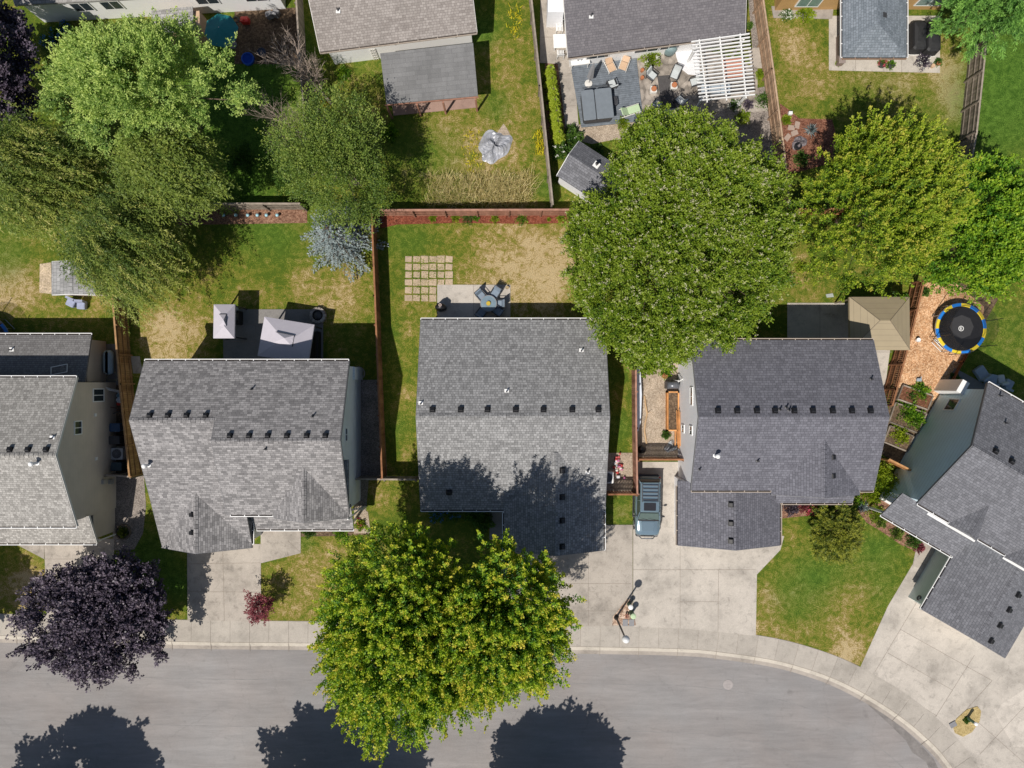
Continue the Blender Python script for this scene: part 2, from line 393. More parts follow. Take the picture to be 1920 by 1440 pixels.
# ================================================================ THE GROUND
def resample(pts, n=160):
    P = [Vector((a, b)) for a, b in pts]; P = [P[0]] + P + [P[-1]]; out = []
    segs = len(P) - 3
    for i in range(segs):
        p0, p1, p2, p3 = P[i:i + 4]; k = max(2, int((p2 - p1).length / 18))
        for j in range(k):
            t = j / k
            out.append(0.5 * ((2 * p1) + (p2 - p0) * t + (2 * p0 - 5 * p1 + 4 * p2 - p3) * t * t + (3 * p1 - p0 - 3 * p2 + p3) * t ** 3))
    out.append(P[-2]); return out
EDGE = resample([(-700, 1196), (-300, 1199), (0, 1201), (330, 1212), (580, 1215), (850, 1219), (1100, 1222), (1280, 1226), (1350, 1232), (1440, 1245), (1500, 1260), (1560, 1281), (1620, 1311), (1680, 1349), (1730, 1390), (1775, 1440), (1835, 1540), (1870, 1650), (1885, 1800), (1890, 2100)])
def offpath(path, d):
    out = []
    for i, p in enumerate(path):
        a = path[max(0, i - 1)]; b = path[min(len(path) - 1, i + 1)]; t = (b - a).normalized()
        out.append(Vector((p.x + t.y * d, p.y - t.x * d)))
    return out
def stripmb(mb, path, d0, d1, z0, z1, zb):
    A = offpath(path, d0); B = offpath(path, d1)
    secs = []
    for a, b in zip(A, B):
        secs.append([O(a.x, a.y, zb), O(b.x, b.y, zb), O(b.x, b.y, z1), O(a.x, a.y, z0)])
    mb.loft(secs)
ground = MB(); ground.face([(-700, -700, -0.22), (700, -700, -0.22), (700, 700, -0.22), (-700, 700, -0.22)])
M['far'] = plain((0.10, 0.13, 0.04), 0.95, var=0.35, scale=0.15)
struct('ground', ground, M['far'])
# lawn sheet with worn and lush patches; top left lush spots paint in deep tree shade
DRY = [(905, 240, 80, .2), (940, 290, 60, .35), (950, 150, 50, .25), (860, 345, 80, .35), (960, 370, 60, .35), (985, 200, 40, .3), (830, 230, 50, .35), (700, 200, 40, .2), (945, 90, 40, .25), (660, 150, 40, .25),
       (1010, 500, 100, .5), (1050, 540, 70, .4), (940, 470, 60, .3), (900, 510, 55, .3), (1050, 450, 60, .3), (975, 560, 50, .3), (880, 560, 60, .2), (775, 640, 30, .3), (765, 740, 22, .55), (760, 860, 25, .3), (800, 590, 40, .3),
       (320, 620, 60, .55), (330, 670, 50, .5), (290, 600, 40, .35), (600, 545, 60, .35), (660, 555, 50, .3), (540, 560, 60, .15), (440, 530, 80, .15), (390, 620, 40, .2), (640, 590, 50, .25), (620, 480, 60, .12),
       (10, 560, 60, .5), (60, 540, 50, .35), (150, 580, 50, .2), (20, 500, 60, .2), (190, 560, 40, .2),
       (1465, 60, 50, .45), (1500, 120, 60, .38), (1530, 160, 50, .3), (1600, 150, 50, .2), (1700, 160, 60, .4), (1780, 130, 50, .7), (1795, 180, 30, .75), (1790, 220, 28, .6), (1660, 170, 50, .25),
       (30, 1110, 60, .55), (60, 1080, 40, .4), (570, 1060, 60, .25), (530, 1140, 60, .2), (600, 1100, 50, .25), (620, 1040, 35, .35), (560, 1140, 50, .2), (500, 1090, 40, .2), (740, 930, 45, .25), (700, 920, 25, .3),
       (1430, 1190, 40, .45), (1440, 1120, 30, .35), (1560, 1210, 70, .35), (1590, 1230, 40, .5), (1600, 1120, 70, .25), (1640, 1050, 40, .2), (1700, 1000, 25, .4), (1480, 1010, 30, .35), (1470, 1150, 60, .25), (1165, 960, 14, .6), (1168, 740, 20, .25), (1165, 640, 14, .5), (1180, 690, 12, .5),
       (1530, 540, 40, .3), (1500, 480, 40, .25), (520, 470, 60, -.15), (1900, 640, 60, .15)]
LUSH_SHADE = [(420, 200, 110, .9), (450, 320, 90, .9), (430, 120, 60, .7), (1880, 200, 120, .95), (1900, 80, 80, .5), (900, 60, 35, .8), (930, 200, 30, .5), (480, 140, 120, .6), (1880, 640, 70, .45), (1160, 800, 26, .6), (1150, 700, 26, .5), (1160, 960, 25, .5), (280, 1060, 60, .9), (340, 1100, 30, .7),
        (730, 640, 26, .3), (735, 800, 26, .5), (560, 440, 60, .35), (480, 430, 60, .45), (1500, 1110, 60, .6), (1660, 1030, 45, .5), (1670, 1110, 45, .45), (1600, 1050, 60, .35), (10, 480, 50, .6), (560, 90, 30, .6), (570, 1020, 18, .6), (480, 620, 20, .0), (650, 620, 30, .25), (1480, 90, 40, .0), (1650, 190, 80, .35), (760, 440, 50, .45), (640, 30, 40, .4), (1020, 350, 25, .6), (800, 300, 80, .4), (700, 130, 60, .3), (1540, 1060, 50, .3)]
CELL = 9.0
xs = np.arange(-420, 2340, CELL); ys = np.arange(-520, 2150, CELL)
X, Y = np.meshgrid(xs, ys)
dry = np.full(X.shape, 0.12); lush = np.zeros(X.shape)
rs = np.random.RandomState(3)
for (a, b, r, s) in DRY: dry += s * np.exp(-(((X - a) ** 2 + (Y - b) ** 2) / (r * r)) * 1.1)
for (a, b, r, s) in LUSH_SHADE: lush += s * np.exp(-(((X - a) ** 2 + (Y - b) ** 2) / (r * r)) ** 1.5)
ex = np.array([p.x for p in offpath(EDGE, 30)]); ey = np.array([p.y for p in offpath(EDGE, 30)])
def lawn_mesh():
    ny, nx = X.shape
    lim = np.interp(xs, ex[:len(ex)], ey) if False else None
    V = np.stack([(X - 960) / K, (720 - Y) / K, np.zeros_like(X)], -1).reshape(-1, 3)
    # keep cells on the house side of the pavement
    keep = []
    E = offpath(EDGE, 26)
    ep = [(p.x, p.y) for p in E]
    def ylim(x):
        for (a, b), (c, d) in zip(ep[:-1], ep[1:]):
            if a <= x < c: return b + (d - b) * (x - a) / (c - a)
        return ep[-1][1]
    yl = [min(ylim(x), ylim(x + CELL)) if x + CELL < 1880 else 3000 for x in xs[:-1]]
    for j in range(ny - 1):
        for i in range(nx - 1):
            if ys[j] + CELL <= yl[i] + 6: keep.append((j * nx + i, (j + 1) * nx + i, (j + 1) * nx + i + 1, j * nx + i + 1))
    me = bpy.data.meshes.new('lawn'); me.from_pydata(V.tolist(), [], keep); me.update()
    for nm, arr in (('dry', dry), ('lush', np.clip(lush, 0, 1.2))):
        at = me.attributes.new(nm, 'FLOAT', 'POINT'); at.data.foreach_set('value', arr.astype(np.float32).ravel())
    me.materials.append(M['lawn'])
    o = bpy.data.objects.new('lawn', me); COL.objects.link(o); o['kind'] = 'structure'
lawn_mesh()
# street, kerb, pavement
st = MB(); far = [(1890, 2100), (1640, 2100), (1630, 1820), (1590, 1690), (1500, 1590), (1380, 1515), (1200, 1470), (900, 1452), (300, 1449), (-700, 1440)]
st.prism([O(p.x, p.y) for p in EDGE] + [O(*q) for q in far], -0.2, -0.12)
sto = struct('street', st, M['asphalt'])
seamm = plain((0.225, 0.217, 0.213), .9, var=.25, scale=1.5)
for d_ in (-62, -150): sm = MB(); stripmb(sm, EDGE, d_, d_ + 1.1, -0.117, -0.117, -0.15); struct('seam', sm, seamm, sto)
kb = MB(); stripmb(kb, EDGE, -5, 2, -0.112, -0.10, -0.2); struct('gutter_pan', kb, concrete('gutter concrete', (0.36, 0.32, 0.28), 0.35))
kb = MB(); stripmb(kb, EDGE, 2, 9, -0.095, 0.012, -0.2); struct('kerb', kb, concrete('kerb concrete', (0.46, 0.42, 0.36), 0.25))
sw = MB()
# paving bays of slightly different age, with dark joints between them
A = offpath(EDGE, 9.9); B = offpath(EDGE, 50)
k = 0; n = len(A); secs = []
cum = [0]
for i in range(1, n): cum.append(cum[-1] + (A[i] - A[i - 1]).length)
def at_len(P, L):
    for i in range(1, n):
        if cum[i] >= L:
            t = (L - cum[i - 1]) / (cum[i] - cum[i - 1]); return P[i - 1].lerp(P[i], t)
    return P[-1]
L = 0; rb = random.Random(5); jt = MB()
while L < cum[-1] - 40:
    L2 = L + 36.5; t = rb.uniform(.38, .62)
    m = at_len(A, (L + L2) / 2); mB = at_len(B, (L + L2) / 2)
    sw.prism([O(*at_len(A, L + .25)), O(*m), O(*at_len(A, L2 - .25)), O(*at_len(B, L2 - .25)), O(*mB), O(*at_len(B, L + .25))], -0.2, 0.02, t)
    L = L2
stripmb(jt, EDGE, 8.6, 50.5, 0.006, 0.006, -0.2)
kj = MB(); K0 = offpath(EDGE, -9); K1 = offpath(EDGE, 9.4); L = 0
while L < cum[-1] - 40:
    a_, b_ = at_len(K0, L), at_len(K1, L); p_, q_ = O(a_.x, a_.y), O(b_.x, b_.y); d_ = (q_ - p_).normalized(); n_ = Vector((-d_.y, d_.x, 0)) * .014; kj.prism([p_ + n_, q_ + n_, q_ - n_, p_ - n_], -.2, .016) if False else kj.solid([p_ - n_ + Vector((0, 0, -.113)), p_ + n_ + Vector((0, 0, -.113)), q_ + n_ + Vector((0, 0, .015)), q_ - n_ + Vector((0, 0, .015))], [(3, 2, 1, 0)]); L += 73
struct('kerb_joints', kj, M['joint'])
swo = struct('pavement', sw, M['conc_side']); struct('joint', jt, M['joint'], swo)
# the other side of the street
fl = MB(); FE = [Vector(q) for q in far[::-1]]
sp = [O(*q) for q in far]
fl.prism([O(-700, 1449), O(300, 1458), O(900, 1461), O(1200, 1479), O(1380, 1524), O(1490, 1598), O(1580, 1696), O(1620, 1824), O(1630, 2100), O(-700, 2100)], -0.2, 0.0)
struct('far_verge', fl, M['far'])
def pad(name, pts, mat, z=0.03, joints=(), tint=0.5, jw=0.028):
    mb = MB(); mb.prism([O(*p) for p in pts], -0.15, z, tint)
    o = struct(name, mb, mat)
    if joints:
        j = MB()
        for (a, b, c, d) in joints:
            p, q = O(a, b), O(c, d); dd = (q - p); nn = Vector((-dd.y, dd.x, 0)).normalized() * jw / 2
            j.prism([p + nn, q + nn, q - nn, p - nn], z - 0.02, z + 0.004)
        struct('joint', j, M['joint'], o)
    return o
# drives and paths
pad('driveway', [(83, 1010), (214, 1010), (214, 1156), (88, 1154)], M['conc'], .032, [(147, 1010, 147, 1155), (83, 1048, 214, 1048), (86, 1100, 214, 1100)])
pad('garden_path', [(22, 1016), (83, 1012), (83, 1048)], M['conc'], .028)
pad('driveway', [(351, 1020), (489, 1020), (490, 1166), (352, 1162)], M['conc'], .032, [(418, 1030, 421, 1164), (352, 1057, 489, 1055), (352, 1109, 490, 1110)])
pad('garden_path', [(489, 985), (564, 985), (564, 1037), (489, 1056)], M['conc'], .028, [(540, 1014, 564, 1036)])
pad('driveway', [(940, 1000), (1132, 1000), (1136, 984), (1186, 984), (1186, 1174), (990, 1173), (940, 1090)], M['conc'], .032, [(1103, 1040, 1103, 1173), (1030, 1040, 1030, 1173), (960, 1094, 1183, 1094), (960, 1146, 1155, 1145)])
pad('driveway', [(1187, 866), (1273, 866), (1273, 985), (1470, 1005), (1463, 1031), (1419, 1077), (1417, 1192), (1280, 1178), (1187, 1175)], M['conc_white'], .03, [(1275, 1020, 1275, 1177), (1347, 1068, 1346, 1184), (1187, 1068, 1417, 1068), (1275, 1128, 1346, 1128), (1187, 870, 1187, 1174)])
DW5 = [(1733, 1021), (1800, 1050), (1990, 1160), (2200, 1290), (2200, 1760), (1930, 1600), (1846, 1450), (1790, 1393), (1750, 1352), (1694, 1310), (1650, 1284), (1606, 1266), (1665, 1136)]
pad('driveway', DW5, M['conc_white'], .013, [(1688, 1180, 1640, 1260), (1688, 1180, 1860, 1276), (1664, 1224, 1786, 1294), (1827, 1228, 1754, 1344), (1756, 1342, 1620, 1256), (1860, 1276, 1812, 1330), (1920, 1325, 1837, 1414), (1835, 1355, 1920, 1430), (1688, 1180, 1718, 1130)])
pad('garden_path', [(1711, 1060), (1722, 1006), (1764, 1030), (1745, 1075)], M['conc'], .03)
pad('patio', [(820, 534), (957, 534), (957, 612), (820, 612)], M['conc_white'], .035, [(888, 534, 888, 612)])
pad('patio', [(419, 580), (606, 580), (606, 700), (419, 700)], M['conc_dark'], .034, [(480, 580, 480, 690), (540, 580, 540, 690), (419, 609, 606, 609), (419, 640, 606, 640)])
pad('patio', [(1476, 568), (1592, 568), (1592, 660), (1476, 660)], M['conc_white'], .034, [(1537, 568, 1537, 660)])
pad('patio', [(1592, 600), (1676, 600), (1656, 750), (1592, 750)], M['conc_white'], .031, [(1640, 660, 1672, 660)])
pad('patio', [(168, 645), (222, 645), (232, 722), (168, 722)], M['conc_dark'], .03)
pad('patio', [(1554, 30), (1762, 30), (1762, 137), (1554, 132)], M['conc_white'], .035, [(1604, 100, 1604, 134), (1690, 100, 1690, 135)])
pad('garden_path', [(1014, -60), (1062, -60), (1085, 238), (1060, 236), (1046, 120), (1012, 118)], M['conc'], .03, [(1014, 20, 1060, 20), (1014, 70, 1060, 70), (1048, 140, 1072, 138), (1056, 200, 1080, 198)])
pad('garden_path', [(1400, -40), (1418, -40), (1436, 110), (1412, 110)], M['gravel'], .02)
pad('garden_path', [(1402, 90), (1426, 90), (1434, 128), (1408, 128)], M['conc'], .026)
pad('patio', [(1264, 86), (1310, 80), (1312, 142), (1290, 140), (1275, 128), (1268, 108)], concrete('whitewashed concrete', (0.70, 0.70, 0.72), .05), .045)
# beds and loose ground
def bed(name, pts, mat, z): mb = MB(); mb.prism([O(*p) for p in pts], -0.12, z); return struct(name, mb, mat)
bed('mulch_bed', [(706, 404), (1085, 402), (1085, 417), (1000, 420), (860, 418), (745, 421), (715, 428)], M['mulch_red'], .022)
bed('mulch_bed', [(330, 393), (576, 393), (576, 418), (330, 422)], M['mulch'], .02)
bed('gravel_strip', [(212, 892), (270, 892), (274, 950), (268, 1000), (252, 1030), (212, 1032)], M['gravel'], .02)
bed('gravel_strip', [(200, 722), (245, 722), (268, 892), (206, 892)], M['soil'], .018)
bed('gravel_strip', [(670, 712), (717, 712), (726, 893), (670, 893)], M['gravel'], .02)
bed('gravel_strip', [(664, 893), (692, 893), (684, 985), (664, 985)], M['gravel'], .021)
bed('gravel_yard', [(1192, 640), (1275, 640), (1275, 862), (1192, 862)], M['gravel_tan'], .02)
bed('gravel_strip', [(1128, 849), (1186, 849), (1186, 926), (1128, 926)], M['gravel_tan'], .02)
bed('mulch_bed', [(1022, 118), (1046, 118), (1060, 240), (1058, 262), (1024, 262)], M['mulch'], .018)
bed('gravel_bed', [(1058, 236), (1230, 222), (1240, 262), (1150, 262), (1110, 270), (1075, 262)], M['gravel_tan'], .02)
bed('gravel_bed', [(1395, 170), (1446, 160), (1456, 300), (1240, 300), (1240, 228), (1340, 215)], M['gravel'], .019)
bed('stone_patio', [(1193, 104), (1320, 92), (1420, 128), (1420, 190), (1330, 214), (1206, 224)], M['stone'], .03)
bed('mulch_bed', [(1462, 194), (1478, 205), (1498, 222), (1560, 224), (1580, 300), (1470, 330), (1466, 260)], chips('rust brown bark', (.13, .05, .03), (.21, .09, .055), (.30, .15, .10), 14), .02)
bed('gravel_bed', [(1446, 12), (1562, 18), (1560, 36), (1450, 34)], M['rock'], .05)
bed('wood_chip_yard', [(1716, 530), (1790, 530), (1845, 575), (1842, 610), (1766, 740), (1748, 752), (1674, 722)], M['chips'], .02)
bed('soil_bed', [(1766, 735), (1845, 606), (1872, 560), (1800, 530), (1820, 620), (1748, 752)], M['soil'], .012)
bed('soil_bed', [(1674, 720), (1762, 742), (1700, 880), (1650, 850)], M['soil'], .016)
bed('gravel_strip', [(1760, 740), (1790, 690), (1920, 760), (1980, 830), (1760, 790)], M['conc_dark'], .03)
bed('mulch_bed', [(1600, 925), (1700, 905), (1690, 985), (1735, 1015), (1733, 1040), (1690, 1022), (1655, 998), (1625, 980), (1602, 950)], M['mulch'], .02)
bed('mulch_bed', [(1464, 930), (1600, 930), (1600, 950), (1560, 962), (1466, 972)], M['mulch'], .018)
bed('mulch_bed', [(562, 985), (690, 985), (692, 1002), (640, 1005), (564, 1006)], M['soil'], .02)
bed('mulch_bed', [(664, 940), (690, 960), (695, 1000), (664, 1000)], M['gravel_tan'], .024)
bed('gravel_bed', [(1148, 1172), (1149, 1156), (1176, 1122), (1183, 1124), (1192, 1172)], chips('river rock', (.26, .16, .11), (.42, .29, .21), (.60, .47, .37), 9), .06)
bed('sand_patch', [(75, 495), (96, 492), (97, 551), (74, 549)], chips('pale sand', (.5, .40, .27), (.56, .45, .32), (.62, .5, .36), 10), .02)
bed('soil_bed', [(440, 20), (560, 14), (572, 120), (440, 120)], M['soil'], .015)
bed('bare_patch', [(944, 232), (950, 240), (962, 262), (952, 285), (935, 300), (928, 255)], M['gravel_tan'], .012)
bed('gravel_strip', [(245, 668), (262, 668), (268, 700), (250, 700)], M['conc'], .022)
# dry grass island between two drives
isl = [(1786, 1361), (1793, 1347), (1812, 1330), (1832, 1324), (1839, 1333), (1836, 1352), (1822, 1372), (1805, 1381), (1790, 1374)]
bed('grass_island', isl, chips('dry turf', (.36, .27, .11), (.48, .37, .17), (.56, .44, .22), 22), .05)
# kerb-side tar stain where the gutter ponds
tar = MB(); tar.prism([O(*p) for p in [(1628, 1322), (1655, 1334), (1690, 1362), (1722, 1392), (1752, 1424), (1770, 1460), (1752, 1462), (1738, 1430), (1712, 1412), (1700, 1390), (1672, 1362), (1650, 1342)]], -0.13, -0.116)
struct('damp_stain', tar, plain((0.19, 0.175, 0.165), .8, var=.35, scale=2))
# ---- long dry grass along the back fence, nobody could count it
def blades(name, N, region, hmin, hmax, w, mat, seed, lean=.5):
    r = np.random.RandomState(seed); xa, ya, xb, yb = region
    px = r.uniform(xa, xb, N); py = r.uniform(ya, yb, N)
    edge = np.minimum(np.minimum(px - xa, xb - px) / 40, np.minimum(py - ya, yb - py) / 22 + .3)
    pat = .5 + .5 * np.sin(px * .11 + 2 * np.sin(py * .07)) * np.cos(py * .16 + px * .04); k = r.rand(N) < np.clip(np.minimum(edge, 1) * 1.1 * (.35 + pat) - .15 * r.rand(N), 0, 1); px, py = px[k], py[k]; N = len(px)
    P = np.stack([(px - 960) / K, (720 - py) / K, np.full(N, .01)], -1)
    h = r.uniform(hmin, hmax, N); a = r.uniform(0, 2 * np.pi, N); ln = r.uniform(0.1, lean, N) * h
    g = np.stack([np.cos(a), np.sin(a)], -1); s = np.stack([-g[:, 1], g[:, 0]], -1) * (w / 2)
    V = np.zeros((N, 4, 3)); V[:, 0] = P; V[:, 0, :2] -= s; V[:, 1] = P; V[:, 1, :2] += s
    V[:, 2] = P; V[:, 2, :2] += g * ln[:, None] + s * .3; V[:, 2, 2] += h; V[:, 3] = P; V[:, 3, :2] += g * ln[:, None] - s * .3; V[:, 3, 2] += h
    return quads(name, V, r.rand(N), mat)
def quads(name, V, tint, mat):
    N = len(V); me = bpy.data.meshes.new(name)
    me.vertices.add(4 * N); me.loops.add(4 * N); me.polygons.add(N)
    me.vertices.foreach_set('co', V.astype(np.float32).ravel())
    me.loops.foreach_set('vertex_index', np.arange(4 * N, dtype=np.int32))
    me.polygons.foreach_set('loop_start', np.arange(0, 4 * N, 4, dtype=np.int32))
    me.update(calc_edges=True)
    at = me.attributes.new('tint', 'FLOAT', 'FACE'); at.data.foreach_set('value', tint.astype(np.float32))
    me.materials.append(mat)
    o = bpy.data.objects.new(name, me); COL.objects.link(o); return o
M['dryblade'] = leafmat('dry tall grass', [(.16, .17, .05), (.36, .29, .13), (.56, .45, .25)], .25)
M['greenblade'] = leafmat('tall green grass', [(.09, .14, .02), (.19, .23, .04), (.30, .27, .07)], .25)
tag(blades('tall_grass', 7000, (790, 328, 1008, 386), .3, .75, .035, M['dryblade'], 1, 1.3), 'tall dry straw coloured grass along the back fence', 'grass', kind='stuff')
tag(blades('tall_grass', 3500, (770, 338, 900, 388), .25, .55, .035, M['greenblade'], 2, 1.0), 'tall yellow green grass at the fence beside the dry straw', 'grass', kind='stuff')
M['weed'] = leafmat('yellow weed flowers', [(.12, .17, .02), (.45, .36, .02), (.62, .47, .02)], .2)
wr = random.Random(9)
for i, (x, y, r_) in enumerate([(963, 40, 26), (1010, 262, 16), (878, 300, 22), (800, 352, 26), (880, 258, 20), (1000, 285, 14), (946, 110, 22), (925, 318, 20), (600, 178, 14)]):
    pass
tag(blades('flowering_weeds', 900, (945, 10, 985, 75), .1, .25, .05, M['weed'], 3, 1.2), 'yellow flowering weeds in the lawn beside the long fence', 'weeds', kind='stuff')
tag(blades('flowering_weeds', 1500, (998, 245, 1026, 292), .2, .55, .05, M['weed'], 4, .8), 'yellow flowering weeds against the foot of the long fence', 'weeds', kind='stuff')
tag(blades('flowering_weeds', 900, (860, 245, 905, 325), .1, .25, .05, M['weed'], 5, 1.2), 'yellow flowering weeds around the crumpled grey tarp', 'weeds', kind='stuff')
# paving slabs set in the lawn
slab_m = concrete('old patio slab', (0.43, 0.335, 0.235), .3, .25)
sr = random.Random(4); first = None; cnt = 0
for r_ in range(6):
    for c_ in range(6):
        x = 766 + c_ * 15.2; y = 486 + r_ * 14.6
        if r_ >= 4 and c_ >= 4: continue
        if x > 815 and y > 530: continue
        mb = MB(); w = .285 * sr.uniform(.85, 1.02); h_ = .27 * sr.uniform(.8, 1.0)
        pts = [(-w, -h_ * sr.uniform(.8, 1)), (w * sr.uniform(.85, 1), -h_), (w, h_ * sr.uniform(.85, 1)), (-w * sr.uniform(.85, 1), h_)]
        mb.prism([Vector((p[0], p[1], 0)) for p in pts], -.04, .03, sr.uniform(.4, .65))
        o = mk('paving_slab', mb, slab_m); o.location = O(x, y); o.rotation_euler.z = sr.uniform(-.05, .05)
        tag(o, 'square sandy paving slab in the weedy slab grid on the lawn', 'paving slab', 'sandy paving slabs in a grid on the lawn')

tag(blades('weeds', 2600, (758, 478, 848, 532), .02, .08, .05, M['greenblade'], 11, 1.5), 'straggly green weeds growing between the sandy paving slabs', 'weeds', kind='stuff')
tag(blades('weeds', 1400, (758, 530, 822, 562), .02, .08, .05, M['greenblade'], 12, 1.5), 'straggly weeds growing over the lower rows of sandy slabs', 'weeds', kind='stuff')

for q_, t_ in (([(1690, 1181), (1722, 1199), (1700, 1243), (1666, 1224)], .72), ([(1666, 1226), (1700, 1245), (1680, 1288), (1643, 1268)], .68), ([(1862, 1330), (1925, 1290), (1960, 1400), (1900, 1400)], .9), ([(1727, 1203), (1775, 1231), (1755, 1275), (1704, 1246)], .3)):
    pad('driveway_patch', q_, M['conc_white'], .0155, tint=t_)
# ================================================================ HOUSES
def wall_mb(fr, u0, u1, v0, v1, axis, he, hr, ins=8.0, th=0.16):
    """closed house body: walls up to just below a gable roof whose sheet spans u0..u1, v0..v1"""
    mb = MB()
    if axis == 'u':
        half = (v1 - v0) / 2; sl = (hr - he) / half; ze = he + sl * ins - th; zr = hr - th; vm = (v0 + v1) / 2
        a0, a1, b0, b1 = u0 + ins, u1 - ins, v0 + ins, v1 - ins
        s0 = [fr.p(a0, b0, -.1), fr.p(a0, b0, ze), fr.p(a0, vm, zr), fr.p(a0, b1, ze), fr.p(a0, b1, -.1)]
        s1 = [fr.p(a1, b0, -.1), fr.p(a1, b0, ze), fr.p(a1, vm, zr), fr.p(a1, b1, ze), fr.p(a1, b1, -.1)]
    else:
        half = (u1 - u0) / 2; sl = (hr - he) / half; ze = he + sl * ins - th; zr = hr - th; um = (u0 + u1) / 2
        a0, a1, b0, b1 = u0 + ins, u1 - ins, v0 + ins, v1 - ins
        s0 = [fr.p(a0, b0, -.1), fr.p(a0, b0, ze), fr.p(um, b0, zr), fr.p(a1, b0, ze), fr.p(a1, b0, -.1)]
        s1 = [fr.p(a0, b1, -.1), fr.p(a0, b1, ze), fr.p(um, b1, zr), fr.p(a1, b1, ze), fr.p(a1, b1, -.1)]
    mb.loft([s0, s1]); return mb
def gable(mb, trim, fr, u0, u1, v0, v1, axis, he, hr, th=0.14, k0=True, k1=True):
    """two roof sheets; trim gets the rake and eave boards"""
    if axis == 'u':
        vm = (v0 + v1) / 2
        q = [[fr.p(u0, v0, he), fr.p(u1, v0, he), fr.p(u1, vm, hr), fr.p(u0, vm, hr)], [fr.p(u0, vm, hr), fr.p(u1, vm, hr), fr.p(u1, v1, he), fr.p(u0, v1, he)]]
        ends = []
        if k0: ends.append([fr.p(u0, v0, he), fr.p(u0, vm, hr), fr.p(u0, v1, he)])
        if k1: ends.append([fr.p(u1, v0, he), fr.p(u1, vm, hr), fr.p(u1, v1, he)])
    else:
        um = (u0 + u1) / 2
        q = [[fr.p(u0, v0, he), fr.p(u0, v1, he), fr.p(um, v1, hr), fr.p(um, v0, hr)], [fr.p(um, v0, hr), fr.p(um, v1, hr), fr.p(u1, v1, he), fr.p(u1, v0, he)]]
        ends = []
        if k0: ends.append([fr.p(u0, v0, he), fr.p(um, v0, hr), fr.p(u1, v0, he)])
        if k1: ends.append([fr.p(u0, v1, he), fr.p(um, v1, hr), fr.p(u1, v1, he)])
    for f in q: mb.slab(f, th)
    ra, rb_ = q[0][3], q[0][2]; rd = (rb_ - ra).normalized(); rn = Vector((-rd.y, rd.x, 0)) * .16; L_ = (rb_ - ra).length; sl_ = (hr - he) / ((q[0][3] - q[0][0]) - rd * (q[0][3] - q[0][0]).dot(rd)).to_2d().length
    for k_ in range(int(L_ / .3)):
        a_ = ra + rd * (k_ * .3 + .02); b_ = a_ + rd * .27; z_ = Vector((0, 0, .028)); dz = Vector((0, 0, -.16 * sl_))
        mb.slab([a_ + z_, b_ + z_, b_ + rn + dz + z_, a_ + rn + dz + z_], .012, .4); mb.slab([a_ + z_, b_ + z_, b_ - rn + dz + z_, a_ - rn + dz + z_], .012, .4)
    for e in ends:
        for a, b in zip(e[:-1], e[1:]): rake(trim, a, b)
def rake(trim, a, b, w=.035, d=.2):
    dn = Vector((0, 0, .03)); A, B = Vector(a) - dn, Vector(b) - dn
    h = Vector((B.x - A.x, B.y - A.y, 0)).normalized(); n = Vector((-h.y, h.x, 0)) * w
    trim.solid([A - n, A + n, B + n, B - n, A - n - Vector((0, 0, d)), A + n - Vector((0, 0, d)), B + n - Vector((0, 0, d)), B - n - Vector((0, 0, d))],
               [(0, 1, 2, 3), (7, 6, 5, 4), (0, 4, 5, 1), (1, 5, 6, 2), (2, 6, 7, 3), (3, 7, 4, 0)])
def trims(tr, mat, root):
    for k in range(0, len(tr.v), 8):
        m = MB(); m.v = tr.v[k:k + 8]; m.f = [(0, 1, 2, 3), (7, 6, 5, 4), (0, 4, 5, 1), (1, 5, 6, 2), (2, 6, 7, 3), (3, 7, 4, 0)]; m.t = [.5] * 6; mk('trim', m, mat, root)
def gutter(root, a, b, out, mat=None, hang=0.85):
    """white eave gutter, dark inside, with hangers; out = plan direction away from the roof"""
    a, b, o = Vector(a), Vector(b), Vector(out).normalized(); d = (b - a); L = d.length; d.normalize()
    mat = mat or M['white']; w = .125
    mb = MB()
    z = Vector((0, 0, 1)); A = a - z * .03
    def bar(p, q, o0, o1, z0, z1): mb.solid([p + o * o0 + z * z0, q + o * o0 + z * z0, q + o * o1 + z * z0, p + o * o1 + z * z0, p + o * o0 + z * z1, q + o * o0 + z * z1, q + o * o1 + z * z1, p + o * o1 + z * z1], [(3, 2, 1, 0), (4, 5, 6, 7), (0, 1, 5, 4), (1, 2, 6, 5), (2, 3, 7, 6), (3, 0, 4, 7)])
    p, q = A, A + d * L
    bar(p, q, w - .035, w + .012, -.10, 0.0); bar(p, q, .004, w - .035, -.10, -.085)
    k = int(L / hang)
    for i in range(k + 1):
        c = p + d * (L * i / max(1, k)); bar(c - d * .025, c + d * .025, .004, w - .03, -.03, 0.004)
    g = mk('gutter', mb, mat, root)
    m2 = MB(); mb = m2
    def bar2(o0, o1, z0, z1): m2.solid([p + o * o0 + z * z0, q + o * o0 + z * z0, q + o * o1 + z * z0, p + o * o1 + z * z0, p + o * o0 + z * z1, q + o * o0 + z * z1, q + o * o1 + z * z1, p + o * o1 + z * z1], [(3, 2, 1, 0), (4, 5, 6, 7), (0, 1, 5, 4), (1, 2, 6, 5), (2, 3, 7, 6), (3, 0, 4, 7)])
    bar2(.006, w - .036, -.084, -.06); mk('gutter_bed', m2, M['gutter_in'], g)
    return g
def on_plane(px, py, P0, nrm):            # real point on a plane seen at (px,py)
    C = Vector((0, 0, H)); d = Vector(((px - 960) / F, (720 - py) / F, -1.0)); nrm = Vector(nrm); P0 = Vector(P0)
    t = (P0 - C).dot(nrm) / d.dot(nrm); return C + d * t
